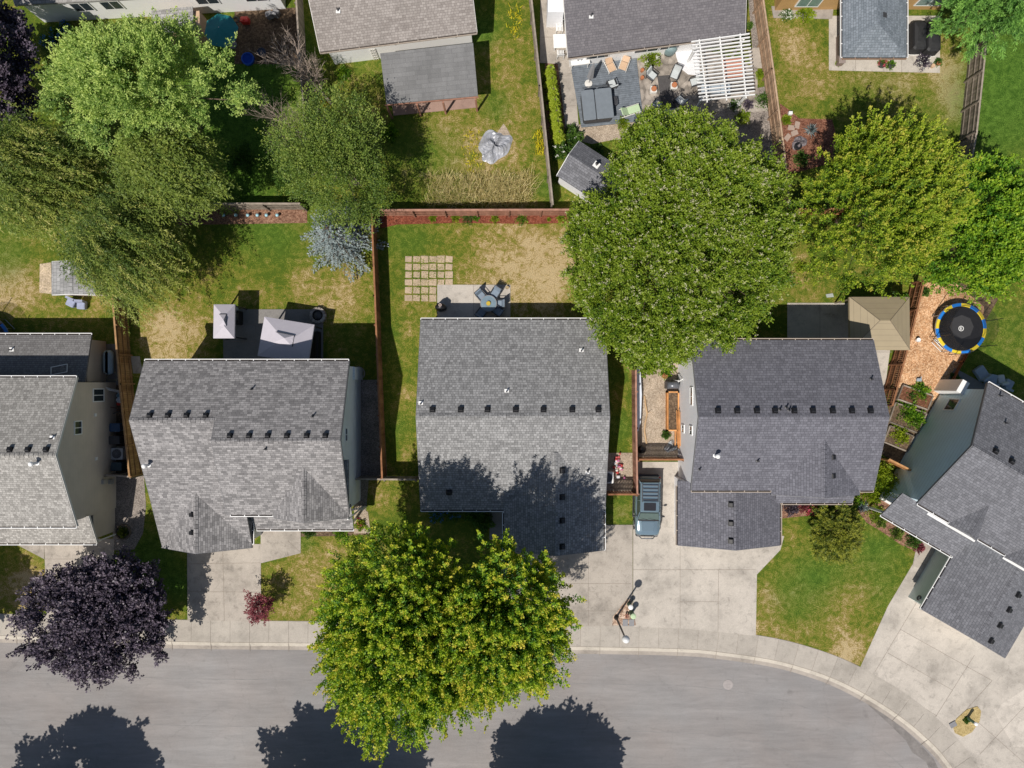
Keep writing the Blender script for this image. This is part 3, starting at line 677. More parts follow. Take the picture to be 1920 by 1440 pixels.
def roofplane(fr, axis, u0, u1, v0, v1, he, hr, side):
    if axis == 'u':
        vm = (v0 + v1) / 2; e = v0 if side == 0 else v1
        a, b, c = fr.p(u0, e, he), fr.p(u1, e, he), fr.p(u0, vm, hr)
    else:
        um = (u0 + u1) / 2; e = u0 if side == 0 else u1
        a, b, c = fr.p(e, v0, he), fr.p(e, v1, he), fr.p(um, v0, hr)
    n = (b - a).cross(c - a).normalized()
    if n.z < 0: n = -n
    return a, n
def box_vent(root, px, py, plane, rot=0.0, s=1.0, mat=None):
    P = on_plane(px, py, *plane); n = plane[1]
    mb = MB(); hx, hy = .165 * s, .165 * s; V = []
    up = Vector((0, 0, 1)); e = up.cross(n).normalized() if n.z < .999 else Vector((1, 0, 0)); f = n.cross(e)
    for z, k in ((-.04, 1.25), (.02, 1.25), (.021, 1.0), (.17, .92), (.21, .7)):
        V.append([P + e * (a * hx * k) + f * (b * hy * k) + n * z for a, b in ((-1, -1), (1, -1), (1, 1), (-1, 1))])
    mb.loft(V); return mk('roof_vent', mb, mat or M['black'], root)
def flue(root, px, py, plane, big=False):
    P = on_plane(px, py, *plane); mb = MB(); r = .05; h = .35
    if big: mb.lathe(P, [(.15, -.05), (.15, .03), (.085, .04), (.085, .55), (.15, .56), (.15, .66), (.10, .72), (.02, .74)], 14)
    else: mb.lathe(P, [(.11, -.05), (.10, .03), (r, .05), (r, h)], 10)
    return mk('vent_pipe' if not big else 'flue', mb, M['white'] if big else M['darkgrey'], root)
def stack_pipe(root, px, py, plane):
    P = on_plane(px, py, *plane); mb = MB(); e = MB()
    e.box(P + plane[1] * .01, (.3, .34, .03)); mk('flashing', e, M['white'], root)
    mb.lathe(P, [(.07, -.05), (.055, .05), (.05, .34)], 10); return mk('vent_pipe', mb, M['darkgrey'], root)
def window(root, P, u, w, h, mat_frame=None, name='window', cross=1, glass=None):
    """P centre on the wall face, u wall direction; normal = u x z turned outward by caller giving n"""
    P = Vector(P); u = Vector(u).normalized(); z = Vector((0, 0, 1)); n = u.cross(z).normalized()
    mb = MB(); t = .07
    def plate(cx, cz, ww, hh, d0, d1, m):
        c = P + u * cx + z * cz
        V = [c + u * (sx * ww / 2) + z * (sz * hh / 2) + n * d for d in (d0, d1) for sx, sz in ((-1, -1), (1, -1), (1, 1), (-1, 1))]
        m.solid(V, [(0, 1, 2, 3), (7, 6, 5, 4), (0, 4, 5, 1), (1, 5, 6, 2), (2, 6, 7, 3), (3, 7, 4, 0)])
    plate(0, h / 2 - t / 2, w, t, -.05, .045, mb); plate(0, -h / 2 + t / 2, w, t, -.05, .045, mb)
    plate(-w / 2 + t / 2, 0, t, h - 2 * t, -.05, .045, mb); plate(w / 2 - t / 2, 0, t, h - 2 * t, -.05, .045, mb)
    if cross: plate(0, 0, t * .7, h - 2 * t, -.05, .03, mb)
    f = mk(name, mb, mat_frame or M['white'], root)
    g = MB(); plate(0, 0, w - 2 * t + .01, h - 2 * t + .01, -.04, .012, g); mk('pane', g, glass or M['glass'], f)
    return f
def garage_door(root, P, u, w=4.9, h=2.15):
    P = Vector(P); u = Vector(u).normalized(); z = Vector((0, 0, 1)); n = u.cross(z).normalized(); mb = MB(); tr = MB()
    for k in range(4):
        c = P + z * (h * (k + .5) / 4)
        V = [c + u * (sx * w / 2) + z * (sz * (h / 8 - .008)) + n * d for d in (-.03, .03) for sx, sz in ((-1, -1), (1, -1), (1, 1), (-1, 1))]
        mb.solid(V, [(0, 1, 2, 3), (7, 6, 5, 4), (0, 4, 5, 1), (1, 5, 6, 2), (2, 6, 7, 3), (3, 7, 4, 0)])
        for j in range(6):
            c2 = c + u * (w * ((j + .5) / 6 - .5))
            V = [c2 + u * (sx * w / 15) + z * (sz * h / 14) + n * d for d in (.028, .045) for sx, sz in ((-1, -1), (1, -1), (1, 1), (-1, 1))]
            mb.solid(V, [(0, 1, 2, 3), (7, 6, 5, 4), (0, 4, 5, 1), (1, 5, 6, 2), (2, 6, 7, 3), (3, 7, 4, 0)])
    return mk('garage_door', mb, M['offwhite'], root)
def downspout(root, p_top, h, mat=None):
    mb = MB(); p = Vector(p_top); mb.box((p.x, p.y, (h) / 2), (.08, .08, h)); return mk('downspout', mb, mat or M['white'], root)
EU = Vector((1, 0, 0)); 
TRIM = M['offwhite']; TRIMD = plain((0.16, 0.16, 0.17), .6, var=.1)
W = {'taupe': siding('taupe lap siding', (0.60, 0.52, 0.44)), 'pale': siding('pale blue grey lap siding', (0.76, 0.81, 0.82), .2), 'white': siding('white lap siding', (0.84, 0.85, 0.88), .22, .05),
     'blue': siding('blue grey lap siding', (0.66, 0.82, 0.89), .32, .06), 'brightwhite': siding('bright white siding', (0.86, 0.86, 0.86), .2, .04), 'tanwall': siding('tan lap siding', (0.50, 0.31, 0.13), .2),
     'greygreen': siding('grey green siding', (0.55, 0.62, 0.60), .2)}
R = {'h1': shingles('warm light grey shingles', (0.24, 0.23, 0.215), (0.42, 0.405, 0.38), .24, .15, .6, .5, .07), 'h1b': shingles('mid grey shingles', (0.15, 0.145, 0.145), (0.21, 0.205, 0.205), .26, .15, .5, .4, .08),
     'h2': shingles('mottled grey shingles', (0.165, 0.16, 0.162), (0.345, 0.333, 0.332), .32, .145, .6, .7, .06), 'h3': shingles('grey shingles', (0.195, 0.195, 0.197), (0.335, 0.335, 0.337), .24, .165, .42, .7, .05),
     'h4': shingles('charcoal shingles', (0.12, 0.12, 0.14), (0.178, 0.178, 0.205), .26, .17, .5, .35, .06), 'h5': shingles('dark slate shingles', (0.132, 0.134, 0.148), (0.197, 0.20, 0.22), .26, .17, .55, .35, .06),
     'h6': shingles('brownish taupe shingles', (0.235, 0.21, 0.195), (0.34, 0.31, 0.29), .24, .16, .65, .5, .06), 'felt': shingles('grey rolled roofing', (0.165, 0.165, 0.165), (0.20, 0.20, 0.20), .9, .3, .8, .3, .12),
     'h7': shingles('plum grey shingles', (0.135, 0.128, 0.138), (0.185, 0.175, 0.185), .26, .16, .65, .3, .05), 'h8': shingles('blue grey shingles', (0.15, 0.175, 0.20), (0.235, 0.265, 0.30), .24, .16, .6, .5, .06),
     'shed': shingles('weathered pale shingles', (0.26, 0.25, 0.24), (0.38, 0.37, 0.36), .3, .18, .5, .6)}
def house(label, loc): return thing('house', label, 'house', loc)

# ---- house 1 : left edge, taupe end wall
h = house('two storey house with light grey roof and taupe end wall at the left edge', O(60, 850))
tr = MB(); r = MB()
gable(r, tr, F0, -300, 226, 709, 960, 'u', 5.3, 7.5); mk('roof', r, R['h1'], h)
mk('wall', wall_mb(F0, -300, 226, 709, 960, 'u', 5.3, 7.5), W['taupe'], h)
P1n = roofplane(F0, 'u', -300, 226, 709, 960, 5.3, 7.5, 0); P1s = roofplane(F0, 'u', -300, 226, 709, 960, 5.3, 7.5, 1)
gutter(h, F0.p(-300, 709, 5.3), F0.p(226, 709, 5.3), (0, 1, 0)); gutter(h, F0.p(-300, 960, 5.3), F0.p(226, 960, 5.3), (0, -1, 0))
for x in (19, 53, 87): box_vent(h, x, 843, P1n, s=.85)
flue(h, 70, 868, P1s, True); stack_pipe(h, 98, 822, P1n)
# front lower roof and its return round the corner
lr = MB(); lr.slab([F0.p(-300, 950, 3.9), F0.p(262, 950, 3.9), F0.p(226, 1004, 2.75), F0.p(-300, 1004, 2.75)], .13) if False else None
lr = MB(); lr.slab([F0.p(-300, 950, 3.75), F0.p(222, 950, 3.75), F0.p(222, 1003, 2.75), F0.p(-300, 1003, 2.75)], .13)
rake(tr, F0.p(222, 950, 3.75), F0.p(222, 1003, 2.75)); mk('porch_roof', lr, R['h1'], h)
lw = MB(); lw.prism([O(-300, 950), O(216, 950), O(216, 996), O(-300, 996)], -.1, 2.72); mk('wall', lw, W['taupe'], h)
gutter(h, F0.p(-300, 1003, 2.75), F0.p(222, 1003, 2.75), (0, -1, 0)); downspout(h, O(219, 1001), 2.6)
trims(tr, TRIM, h)
wp = (O(218, 800), (1, 0, 0))
for x, y, w_, hh in ((184.5, 741, .95, 1.35), (146, 802, .95, .85)):
    P = on_plane(x, y, *wp); window(h, (O(218, 0).x, P.y, P.z), (0, 1, 0), w_, hh)
for x, y in ((178.5, 778), (180, 860)):
    P = on_plane(x, y, *wp); mb = MB(); mb.box((P.x + .03, P.y, P.z), (.06, .22, .22)); mk('wall_vent', mb, M['white'], h)
for x, y in ((193, 903), (206, 903)):
    P = on_plane(x, y, *wp); mb = MB(); mb.box((P.x + .1, P.y, P.z), (.2, .32, .4)); mk('utility_meter', mb, M['metal'], h)
garage_door(h, O(120, 996.5, .02) + Vector((0, -.06, 0)), (-1, 0, 0))
# rear single storey extension
h2x = MB(); h2x.slab([F0.p(-300, 632, 2.35), F0.p(207, 632, 2.35), F0.p(207, 716, 3.1), F0.p(-300, 716, 3.1)], .13); mk('extension_roof', h2x, R['h1b'], h)
lw = MB(); lw.prism([O(-300, 640), O(199, 640), O(199, 716), O(-300, 716)], -.1, 2.3); mk('wall', lw, W['taupe'], h)
gutter(h, F0.p(-300, 632, 2.35), F0.p(207, 632, 2.35), (0, 1, 0))
pl = (F0.p(0, 632, 2.35), (F0.p(10, 632, 2.35) - F0.p(0, 632, 2.35)).cross(F0.p(0, 716, 3.1) - F0.p(0, 632, 2.35)).normalized() * -1)
P = on_plane(112, 692, *pl); sk = MB()
for a, b, c, d in ((-.55, -.3, .55, -.3), (.55, -.3, .62, .22), (.62, .22, -.5, .22), (-.5, .22, -.55, -.3)):
    sk.tube(P + Vector((a, b + .2 * a, .12 + .15 * b)), P + Vector((c, d + .2 * c, .12 + .15 * d)), .03, n=4)
mk('skylight_frame', sk, M['white'], h); stack_pipe(h, 22, 656, pl)

# ---- house 2 : mottled roof with stepped ridge
h = house('two storey house with mottled grey roof, stepped ridge and forward garage gable', O(520, 850))
tr = MB(); r = MB()
uL, uR = 339, 684
# right body: ridge at plan y 812, eaves 681 and 943
gable(r, tr, F0, 478, 684.5, 681, 941, 'u', 5.15, 7.62)
gable(r, tr, F0, 339, 480, 681, 877, 'u', 5.15, 7.02, k1=False)
# the left body's front slope runs on down over the garage
sl = (7.02 - 5.15) / 98
mk('wall', wall_mb(F0, 478, 684.5, 681, 941, 'u', 5.15, 7.62), W['pale'], h); mk('wall', wall_mb(F0, 339, 484, 681, 877, 'u', 5.15, 7.02), W['pale'], h)
lo = MB(); z0 = 7.02 - sl * (877 - 779); z1 = 2.85
r.slab([F0.p(339, 874, 5.15 + .06), F0.p(499, 874, 5.15 + .06), F0.p(499, 1004, z1), F0.p(339, 1004, z1)], .14)
rake(tr, F0.p(339, 874, 5.2), F0.p(339, 1004, z1))
gable(r, tr, F0, 339, 499, 898, 1010, 'v', 2.86, 4.6, k0=False)
mk('wall', wall_mb(F0, 339, 499, 877, 1010, 'v', 2.86, 4.6), W['pale'], h)
gable(r, tr, F0, 556, 684, 848, 946, 'v', 5.15, 6.75, k0=False)
mb = MB(); mb.prism([O(564, 880), O(676, 880), O(676, 938), O(564, 938)], -.1, 5.1); mk('wall', mb, W['pale'], h)
r.slab([F0.p(499, 930, 3.55), F0.p(678, 930, 3.55), F0.p(678, 979, 2.6), F0.p(499, 979, 2.6)], .12)
mk('roof', r, R['h2'], h)
Pn = roofplane(F0, 'u', 478, 684, 681, 941, 5.15, 7.62, 0); PnL = roofplane(F0, 'u', 339, 480, 681, 877, 5.15, 7.02, 0); Ps = roofplane(F0, 'u', 478, 684, 681, 941, 5.15, 7.62, 1)
for x in (281, 315, 350, 386): box_vent(h, x, 779, PnL, s=.85)
for x in (431, 467, 502, 538, 575, 610): box_vent(h, x, 817, Pn, s=.85)
for x, y in ((472, 730), (586, 781), (498, 842)): flue(h, x, y, Pn if y < 820 else Ps)
PsL = (F0.p(339, 877, 5.15), roofplane(F0, 'u', 339, 480, 681, 877, 5.15, 7.02, 1)[1]); flue(h, 279, 872, PsL, True)
PgL = roofplane(F0, 'v', 339, 499, 930, 1010, 2.86, 4.6, 0)
for y in (965, 999): box_vent(h, 361, y, PgL, s=.8)
box_vent(h, 581, 953, roofplane(F0, 'v', 556, 684, 860, 946, 5.15, 6.35, 1), s=.85)
gutter(h, F0.p(339, 681, 5.15), F0.p(684, 681, 5.15), (0, 1, 0)); gutter(h, F0.p(484, 941, 5.15), F0.p(556, 941, 5.15), (0, -1, 0))
gutter(h, F0.p(505, 979, 2.6), F0.p(678, 979, 2.6), (0, -1, 0)); gutter(h, F0.p(499, 955, 2.86), F0.p(499, 1004, 2.86), (1, 0, 0))
downspout(h, O(681, 950), 4.9)
trims(tr, TRIMD, h)
P = on_plane(648.5, 815, O(676, 0), (1, 0, 0)); window(h, (O(676.3, 0).x, P.y, P.z), (0, 1, 0), .95, .6)
garage_door(h, O(419, 1002.5, .02), (-1, 0, 0))
mb = MB(); mb.prism([O(655, 690), O(680, 690), O(680, 712), O(655, 712)], -.1, 2.6); mk('utility_closet', mb, W['pale'], h)
pb = MB(); pb.prism([O(505, 940), O(511, 940), O(511, 975), O(505, 975)], -.1, 2.5); mk('porch_post', pb, M['white'], h)
for x in (560, 610, 668): mb = MB(); mb.box(O(x, 972, 1.2), (.14, .14, 2.5)); mk('porch_post', mb, M['white'], h)
for x in (590, 640): window(h, O(x, 938.3, 1.5), (-1, 0, 0), 1.5, 1.1)
for x in (380, 520, 620): window(h, O(x, 688.7, 4.0) , (1, 0, 0), 1.2, 1.1)
for x in (420, 590): window(h, O(x, 688.7, 1.3), (1, 0, 0), 1.8, 1.6)

# ---- house 3 : single storey, centre
h = house('single storey house with plain grey roof and garage wing behind the big street maple', O(960, 800))
tr = MB(); r = MB()
gable(r, tr, F0, 797, 1126, 605, 945, 'u', 2.45, 4.86); gable(r, tr, F0, 946, 1124, 838, 1017, 'v', 2.45, 4.05, k0=False)
mk('roof', r, R['h3'], h)
mk('wall', wall_mb(F0, 797, 1126, 605, 945, 'u', 2.45, 4.86), W['pale'], h); mk('wall', wall_mb(F0, 946, 1124, 935, 1017, 'v', 2.45, 4.05), W['pale'], h)
trims(tr, TRIMD, h)
Pn = roofplane(F0, 'u', 797, 1126, 605, 945, 2.45, 4.86, 0); Ps = roofplane(F0, 'u', 797, 1126, 605, 945, 2.45, 4.86, 1)
for x in (811, 864, 914, 967, 1019, 1073, 1122): box_vent(h, x, 768, Pn, s=.95)
for x, y in ((950, 734), (789, 757), (1090, 658)): stack_pipe(h, x, y, Pn)
flue(h, 1102, 882, Ps, False); stack_pipe(h, 1102, 884, Ps)
for x, y in ((842, 923),): box_vent(h, x, y, Ps)
Pg = roofplane(F0, 'v', 946, 1124, 838, 1017, 2.45, 4.05, 1)
for y in (882, 932, 976, 1025): box_vent(h, 1054, y, Pg)
gutter(h, F0.p(797, 605, 2.45), F0.p(1126, 605, 2.45), (0, 1, 0)); gutter(h, F0.p(797, 945, 2.45), F0.p(946, 945, 2.45), (0, -1, 0))
gutter(h, F0.p(1124, 925, 2.45), F0.p(1124, 1017, 2.45), (1, 0, 0)); gutter(h, F0.p(946, 950, 2.45), F0.p(946, 1017, 2.45), (-1, 0, 0))
garage_door(h, O(1035, 1009.6, .02), (-1, 0, 0))
for x in (840, 905): window(h, O(x, 937.3, 1.4), (-1, 0, 0), 1.4, 1.2)
for x in (850, 1040): window(h, O(x, 612.7, 1.4), (1, 0, 0), 1.4, 1.1)
window(h, O(930, 612.7, 1.05), (1, 0, 0), 1.9, 2.0, name='patio_door')
mb = MB(); mb.prism([O(918, 945), O(946, 945), O(946, 1012), O(918, 1012)], -.1, .05); mk('porch_floor', mb, M['conc_dark'], h)

# ---- house 4 : two storeys, charcoal, white side wall
h = house('two storey house with charcoal roof and white side wall beside the parked car', O(1420, 800))
tr = MB(); r = MB()
gable(r, tr, F0, 1263, 1571, 646, 900, 'u', 5.15, 7.1); gable(r, tr, F0, 1398, 1548, 804, 907, 'v', 5.12, 6.5, k0=False)
gable(r, tr, F0, 1256, 1439, 893, 1008, 'v', 2.48, 3.98, k0=False)
r.slab([F0.p(1428, 890, 3.45), F0.p(1567, 890, 3.45), F0.p(1567, 932, 2.6), F0.p(1428, 932, 2.6)], .12)
mk('roof', r, R['h4'], h)
mk('wall', wall_mb(F0, 1263, 1571, 646, 900, 'u', 5.15, 7.1), W['white'], h); mk('wall', wall_mb(F0, 1256, 1439, 885, 1008, 'v', 2.48, 3.98), W['white'], h)
trims(tr, TRIMD, h)
Pn = roofplane(F0, 'u', 1263, 1571, 646, 900, 5.15, 7.1, 0); Ps = roofplane(F0, 'u', 1263, 1571, 646, 900, 5.15, 7.1, 1)
for x in (1346, 1382, 1419, 1453, 1489, 1524, 1561, 1597, 1632): box_vent(h, x, 770, Pn, s=.9)
for x, y in ((1633, 711), (1474, 764), (1462, 768), (1479, 769)): flue(h, x, y, Pn)
flue(h, 1341, 854, Ps, True); flue(h, 1311, 880, Ps); flue(h, 1420, 864, Ps)
Pg = roofplane(F0, 'v', 1398, 1548, 815, 907, 5.12, 6.32, 1)
for y in (857, 892): box_vent(h, 1560, y, Pg)
Pg = roofplane(F0, 'v', 1256, 1439, 893, 1008, 2.48, 3.98, 0)
for y in (946, 981, 1014): box_vent(h, 1371, y, Pg)
brn = plain((0.40, 0.34, 0.28), .6)
gutter(h, F0.p(1263, 646, 5.15), F0.p(1571, 646, 5.15), (0, 1, 0), brn); gutter(h, F0.p(1263, 900, 5.15), F0.p(1398, 900, 5.15), (0, -1, 0), brn); gutter(h, F0.p(1548, 900, 5.15), F0.p(1571, 900, 5.15), (0, -1, 0), brn)
gutter(h, F0.p(1442, 932, 2.6), F0.p(1567, 932, 2.6), (0, -1, 0), brn); gutter(h, F0.p(1439, 934, 2.48), F0.p(1439, 1008, 2.48), (1, 0, 0), brn); gutter(h, F0.p(1256, 902, 2.48), F0.p(1256, 1008, 2.48), (-1, 0, 0), brn)
for x, y, w_, hh in ((1297, 743, 1.25, .75), (1296, 807, .65, .8), (1281, 804, .6, .8)):
    P = on_plane(x, y, O(1271, 0), (1, 0, 0)); window(h, (O(1270.7, 0).x, P.y, P.z), (0, -1, 0), w_, hh)
garage_door(h, O(1347, 1000.6, .02), (-1, 0, 0))
window(h, O(1500, 892.3, 1.3), (-1, 0, 0), 1.5, 1.2); window(h, O(1480, 892.3, 4.3), (-1, 0, 0), 1.2, 1.0)
for x in (1330, 1420, 1510): window(h, O(x, 653.7, 4.1), (1, 0, 0), 1.2, 1.0); window(h, O(x, 653.7, 1.3), (1, 0, 0), 1.7, 1.5)
for x in (1470, 1558): mb = MB(); mb.box(O(x, 925, 1.2), (.14, .14, 2.5)); mk('porch_post', mb, M['white'], h)
mb = MB(); mb.path([O(1284, 897, 2.75), O(1291, 903, 2.75)], .05); mk('downspout', mb, M['white'], h)

# ---- house 5 : turned, right edge, blue wall
fr5 = Fr(1705.5, 820, 30.3)     # u runs along the ridge away from us, v toward the street
h = house('two storey house turned to the bend with dark roof and blue grey side wall', fr5.p(150, 60))
tr = MB(); r = MB()
gable(r, tr, fr5, 0, 420, -118, 118, 'u', 5.15, 7.15)
gable(r, tr, fr5, 62, 118, 60, 122, 'v', 5.12, 6.05, k0=False); gable(r, tr, fr5, 172, 250, 50, 122, 'v', 5.12, 6.3, k0=False)
r.slab([fr5.p(-8, 110, 3.5), fr5.p(140, 110, 3.5), fr5.p(140, 159, 2.55), fr5.p(-8, 159, 2.55)], .12)
gable(r, tr, fr5, 140, 313, 80, 268, 'v', 2.5, 4.0, k0=False)
mk('roof', r, R['h5'], h)
mk('wall', wall_mb(fr5, 0, 420, -118, 118, 'u', 5.15, 7.15), W['blue'], h); mk('wall', wall_mb(fr5, 140, 313, 80, 268, 'v', 2.5, 4.0), W['greygreen'], h)
trims(tr, TRIMD, h)
P5n = roofplane(fr5, 'u', 0, 420, -118, 118, 5.15, 7.15, 0); P5s = roofplane(fr5, 'u', 0, 420, -118, 118, 5.15, 7.15, 1)
for x, y in ((1866, 846), (1896, 865)): box_vent(h, x, y, P5n, s=.9)
for x, y in ((1874, 742), (1884, 793)): flue(h, x, y, P5n)
box_vent(h, 1789, 962, roofplane(fr5, 'v', 62, 118, 60, 122, 5.12, 6.05, 0), s=.9)
Pg = roofplane(fr5, 'v', 140, 313, 80, 268, 2.5, 4.0, 1)
for x, y in ((1908, 1115), (1891, 1143), (1874, 1172), (1857, 1201)): box_vent(h, x, y, Pg)
ou = fr5.p(0, 1) - fr5.p(0, 0); ul = fr5.p(-1, 0) - fr5.p(0, 0)
gutter(h, fr5.p(0, -118, 5.15), fr5.p(420, -118, 5.15), -ou); gutter(h, fr5.p(0, 118, 5.15), fr5.p(62, 118, 5.15), ou); gutter(h, fr5.p(118, 118, 5.15), fr5.p(172, 118, 5.15), ou)
gutter(h, fr5.p(-8, 159, 2.55), fr5.p(140, 159, 2.55), ou); gutter(h, fr5.p(140, 159, 2.5), fr5.p(140, 268, 2.5), ul)
for a, b in ((24, 117), (172, 249)):
    tb = MB(); p, q = fr5.p(a, 124, 5.0), fr5.p(b, 124, 5.0); dd = ou.normalized() * .075
    tb.solid([p - dd, q - dd, q + dd, p + dd, p - dd + Vector((0, 0, .04)), q - dd + Vector((0, 0, .04)), q + dd + Vector((0, 0, .04)), p + dd + Vector((0, 0, .04))], [(3, 2, 1, 0), (4, 5, 6, 7), (0, 1, 5, 4), (1, 2, 6, 5), (2, 3, 7, 6), (3, 0, 4, 7)]); mk('gable_shelf', tb, M['white'], h)
wu = (fr5.p(0, 1) - fr5.p(0, 0))
n5 = (fr5.p(-1, 0) - fr5.p(0, 0)).normalized(); P = on_plane(1785, 759, fr5.p(8, 0), n5); window(h, P + n5 * .012, wu, .95, 1.25, cross=0)
mb = MB(); mb.prism([fr5.p(-6, -122), fr5.p(8, -122), fr5.p(8, -98), fr5.p(-6, -98)], -.1, 2.7); mk('porch_wall', mb, M['white'], h)
mb = MB(); mb.prism([fr5.p(6, 100), fr5.p(40, 100), fr5.p(40, 128), fr5.p(6, 128)], -.1, .12); mk('porch', mb, M['white'], h)
for u_, v_ in ((0, 152), (70, 152), (128, 152)): mb = MB(); mb.box(fr5.p(u_, v_, 1.25), (.16, .16, 2.5), math.radians(-30)); mk('porch_post', mb, M['white'], h)
garage_door(h, fr5.p(226, 260.5, .02), fr5.p(-1, 0) - fr5.p(0, 0))
window(h, fr5.p(60, 110.5, 1.4), fr5.p(-1, 0) - fr5.p(0, 0), 1.5, 1.3)
mb = MB(); P = fr5.p(147, 252, 1.2); mb.ring((0, 0, 0), .11, .2, -.03, .03, 20); 
Rm = Matrix.Rotation(math.radians(-30.3), 4, 'Z') @ Matrix.Rotation(math.radians(90), 4, 'Y'); mb.v = [tuple(Rm @ Vector(v) + P) for v in mb.v]; mk('wreath', mb, M['darkgrey'], h)

# ---- house 6 : top, taupe roof
fr6 = Fr(620, 132, -7.2)
h = house('white house with taupe shingle roof at the top edge above the weedy yard', fr6.p(150, -60))
tr = MB(); r = MB(); gable(r, tr, fr6, 0, 280, -270, 0, 'u', 2.95, 5.6); mk('roof', r, R['h6'], h)
mk('wall', wall_mb(fr6, 0, 280, -270, 0, 'u', 2.95, 5.6, ins=10), W['brightwhite'], h); trims(tr, TRIM, h)
P6 = roofplane(fr6, 'u', 0, 280, -270, 0, 2.95, 5.6, 1); stack_pipe(h, 634, 20, P6)
gutter(h, fr6.p(0, 0, 2.95), fr6.p(280, 0, 2.95), fr6.p(0, 1) - fr6.p(0, 0), brn, 1.3)
c6 = fr6.p(-1, 0) - fr6.p(0, 0); 
for u_ in (112, 222): window(h, fr6.p(u_, -9.6, 2.1), c6, 1.5, .6)
pr = MB(); pr.slab([S(712.7, 100, 2.85), S(887, 80.5, 2.85), S(896, 179.4, 2.35), S(724.6, 195, 2.35)], .1); mk('patio_roof', pr, R['felt'], h)
bm = MB(); a, b = S(722, 197, 2.2), S(897, 182, 2.2)
dd = (b - a).normalized()
bm.tube(a, b, .07, n=4); mk('patio_beam', bm, M['fence_red'], h)
for t in (.02, .34, .62, .97): mb = MB(); p = a.lerp(b, t); mb.box((p.x, p.y - .12, 1.05), (.12, .12, 2.2)); mk('patio_post', mb, M['fence_red'], h)
mb = MB(); q = [O(736, 206), O(886, 190), O(888, 206), O(742, 220)]; mb.prism([O(724, 120), O(880, 105), O(893, 202), O(738, 217)], -.1, .06); mk('patio_floor', mb, concrete('reddish patio floor', (.33, .22, .18), .2), h)
mb = MB(); p = fr6.p(90, -9, 0)
for k in range(3): mb.box(fr6.p(84 + k * 4, -8, .9), (.03, .05, 1.6))
for k in range(5): mb.box(fr6.p(88, -8, .25 + k * .35), (.4, .04, .03), math.radians(7.2))
mk('trellis', mb, M['offwhite'], h)

# ---- house 7 : top middle, pergola patio
fr7 = Fr(1060, 135.5, -7.4)
h = house('white house with plum grey roof above the decked patio at the top edge', fr7.p(160, -60))
tr = MB(); r = MB(); gable(r, tr, fr7, 0, 320, -300, 0, "u", 2.4, 5.3); mk('roof', r, R['h7'], h)
mk('wall', wall_mb(fr7, 0, 320, -300, 0, "u", 2.4, 5.3, ins=9), W['brightwhite'], h); trims(tr, TRIM, h)
P7 = roofplane(fr7, "u", 0, 320, -300, 0, 2.4, 5.3, 1); stack_pipe(h, 1108.5, 30, P7)
gutter(h, fr7.p(0, 0, 2.4), fr7.p(230, 0, 2.4), fr7.p(0, 1) - fr7.p(0, 0), brn, 1.5)
c7 = fr7.p(-1, 0) - fr7.p(0, 0)
for u_, w_ in ((58, 1.7), (150, 1.9), (190, 1.6)): window(h, fr7.p(u_, -8.6, 1.6), c7, w_, 1.4, glass=M['glass'])
mb = MB(); mb.prism([S(1028, -20, 2.2), S(1058, -20, 2.2), S(1057, 22, 2.2), S(1027, 22, 2.2)], -.1, 2.2); mk('side_shed', mb, W['white'], h)

# ---- house 8 : top right, tan walls, hipped patio roof
h = house('tan house with blue grey hipped patio roof over the pale slab', O(1640, 20))
mb = MB(); mb.prism([O(1452, -200), O(1760, -200), O(1760, 18), O(1575, 18), O(1452, 20)], -.1, 2.7); mk('wall', mb, W['tanwall'], h)
r = MB(); tr = MB()
e = 2.45; A_, B_, C_, D_ = So(1579, -30, e), So(1700, -30, e), So(1700, 107, e), So(1580, 107, e); ax, ay = So(1645, 42, 3.6)
r.slab([F0.p(C_[0], C_[1], e), F0.p(D_[0], D_[1], e), F0.p(ax, ay, 3.6)], .1); r.slab([F0.p(D_[0], D_[1], e), F0.p(D_[0], -60, e), F0.p(ax, -60, 3.6), F0.p(ax, ay, 3.6)], .1); r.slab([F0.p(C_[0], -60, e), F0.p(C_[0], C_[1], e), F0.p(ax, ay, 3.6), F0.p(ax, -60, 3.6)], .1)
gable(r, tr, F0, 1448, 1768, -260, 26, 'u', 2.75, 5.4) if False else None
mk('patio_roof', r, R['h8'], h)
box_vent(h, 1659, 28, (F0.p(C_[0], C_[1], e), ((F0.p(C_[0], C_[1], e) - F0.p(C_[0], -60, e)).cross(F0.p(ax, ay, 3.6) - F0.p(C_[0], -60, e))).normalized()), s=.8, mat=M['darkgrey'])
rr = MB(); rr.slab([F0.p(1440, 12, 2.78), F0.p(1768, 12, 2.78), F0.p(1768, -100, 4.2), F0.p(1440, -100, 4.2)], .14); rr.slab([F0.p(1440, -100, 4.2), F0.p(1768, -100, 4.2), F0.p(1768, -212, 2.78), F0.p(1440, -212, 2.78)], .14); mk('roof', rr, R['h8'], h)
for p0, p1, o_ in ((C_, D_, (0, -1, 0)),): gutter(h, F0.p(D_[0], D_[1], e), F0.p(C_[0], C_[1], e), o_, plain((.30, .2, .14), .6))
gutter(h, F0.p(C_[0], C_[1], e), F0.p(C_[0], -60, e), (1, 0, 0)); gutter(h, F0.p(D_[0], D_[1], e), F0.p(D_[0], -60, e), (-1, 0, 0))
for x, y in ((1590, 103), (1664, 103)): mb = MB(); mb.box(O(x, y, 1.2), (.15, .15, 2.4)); mk('patio_post', mb, M['white'], h)
window(h, O(1505, 20.4, 1.3), (-1, 0, 0), 1.7, 1.4, glass=M['glass_green']); window(h, O(1728, 18.4, 1.3), (-1, 0, 0), 1.9, 1.4, glass=M['glass_green'])

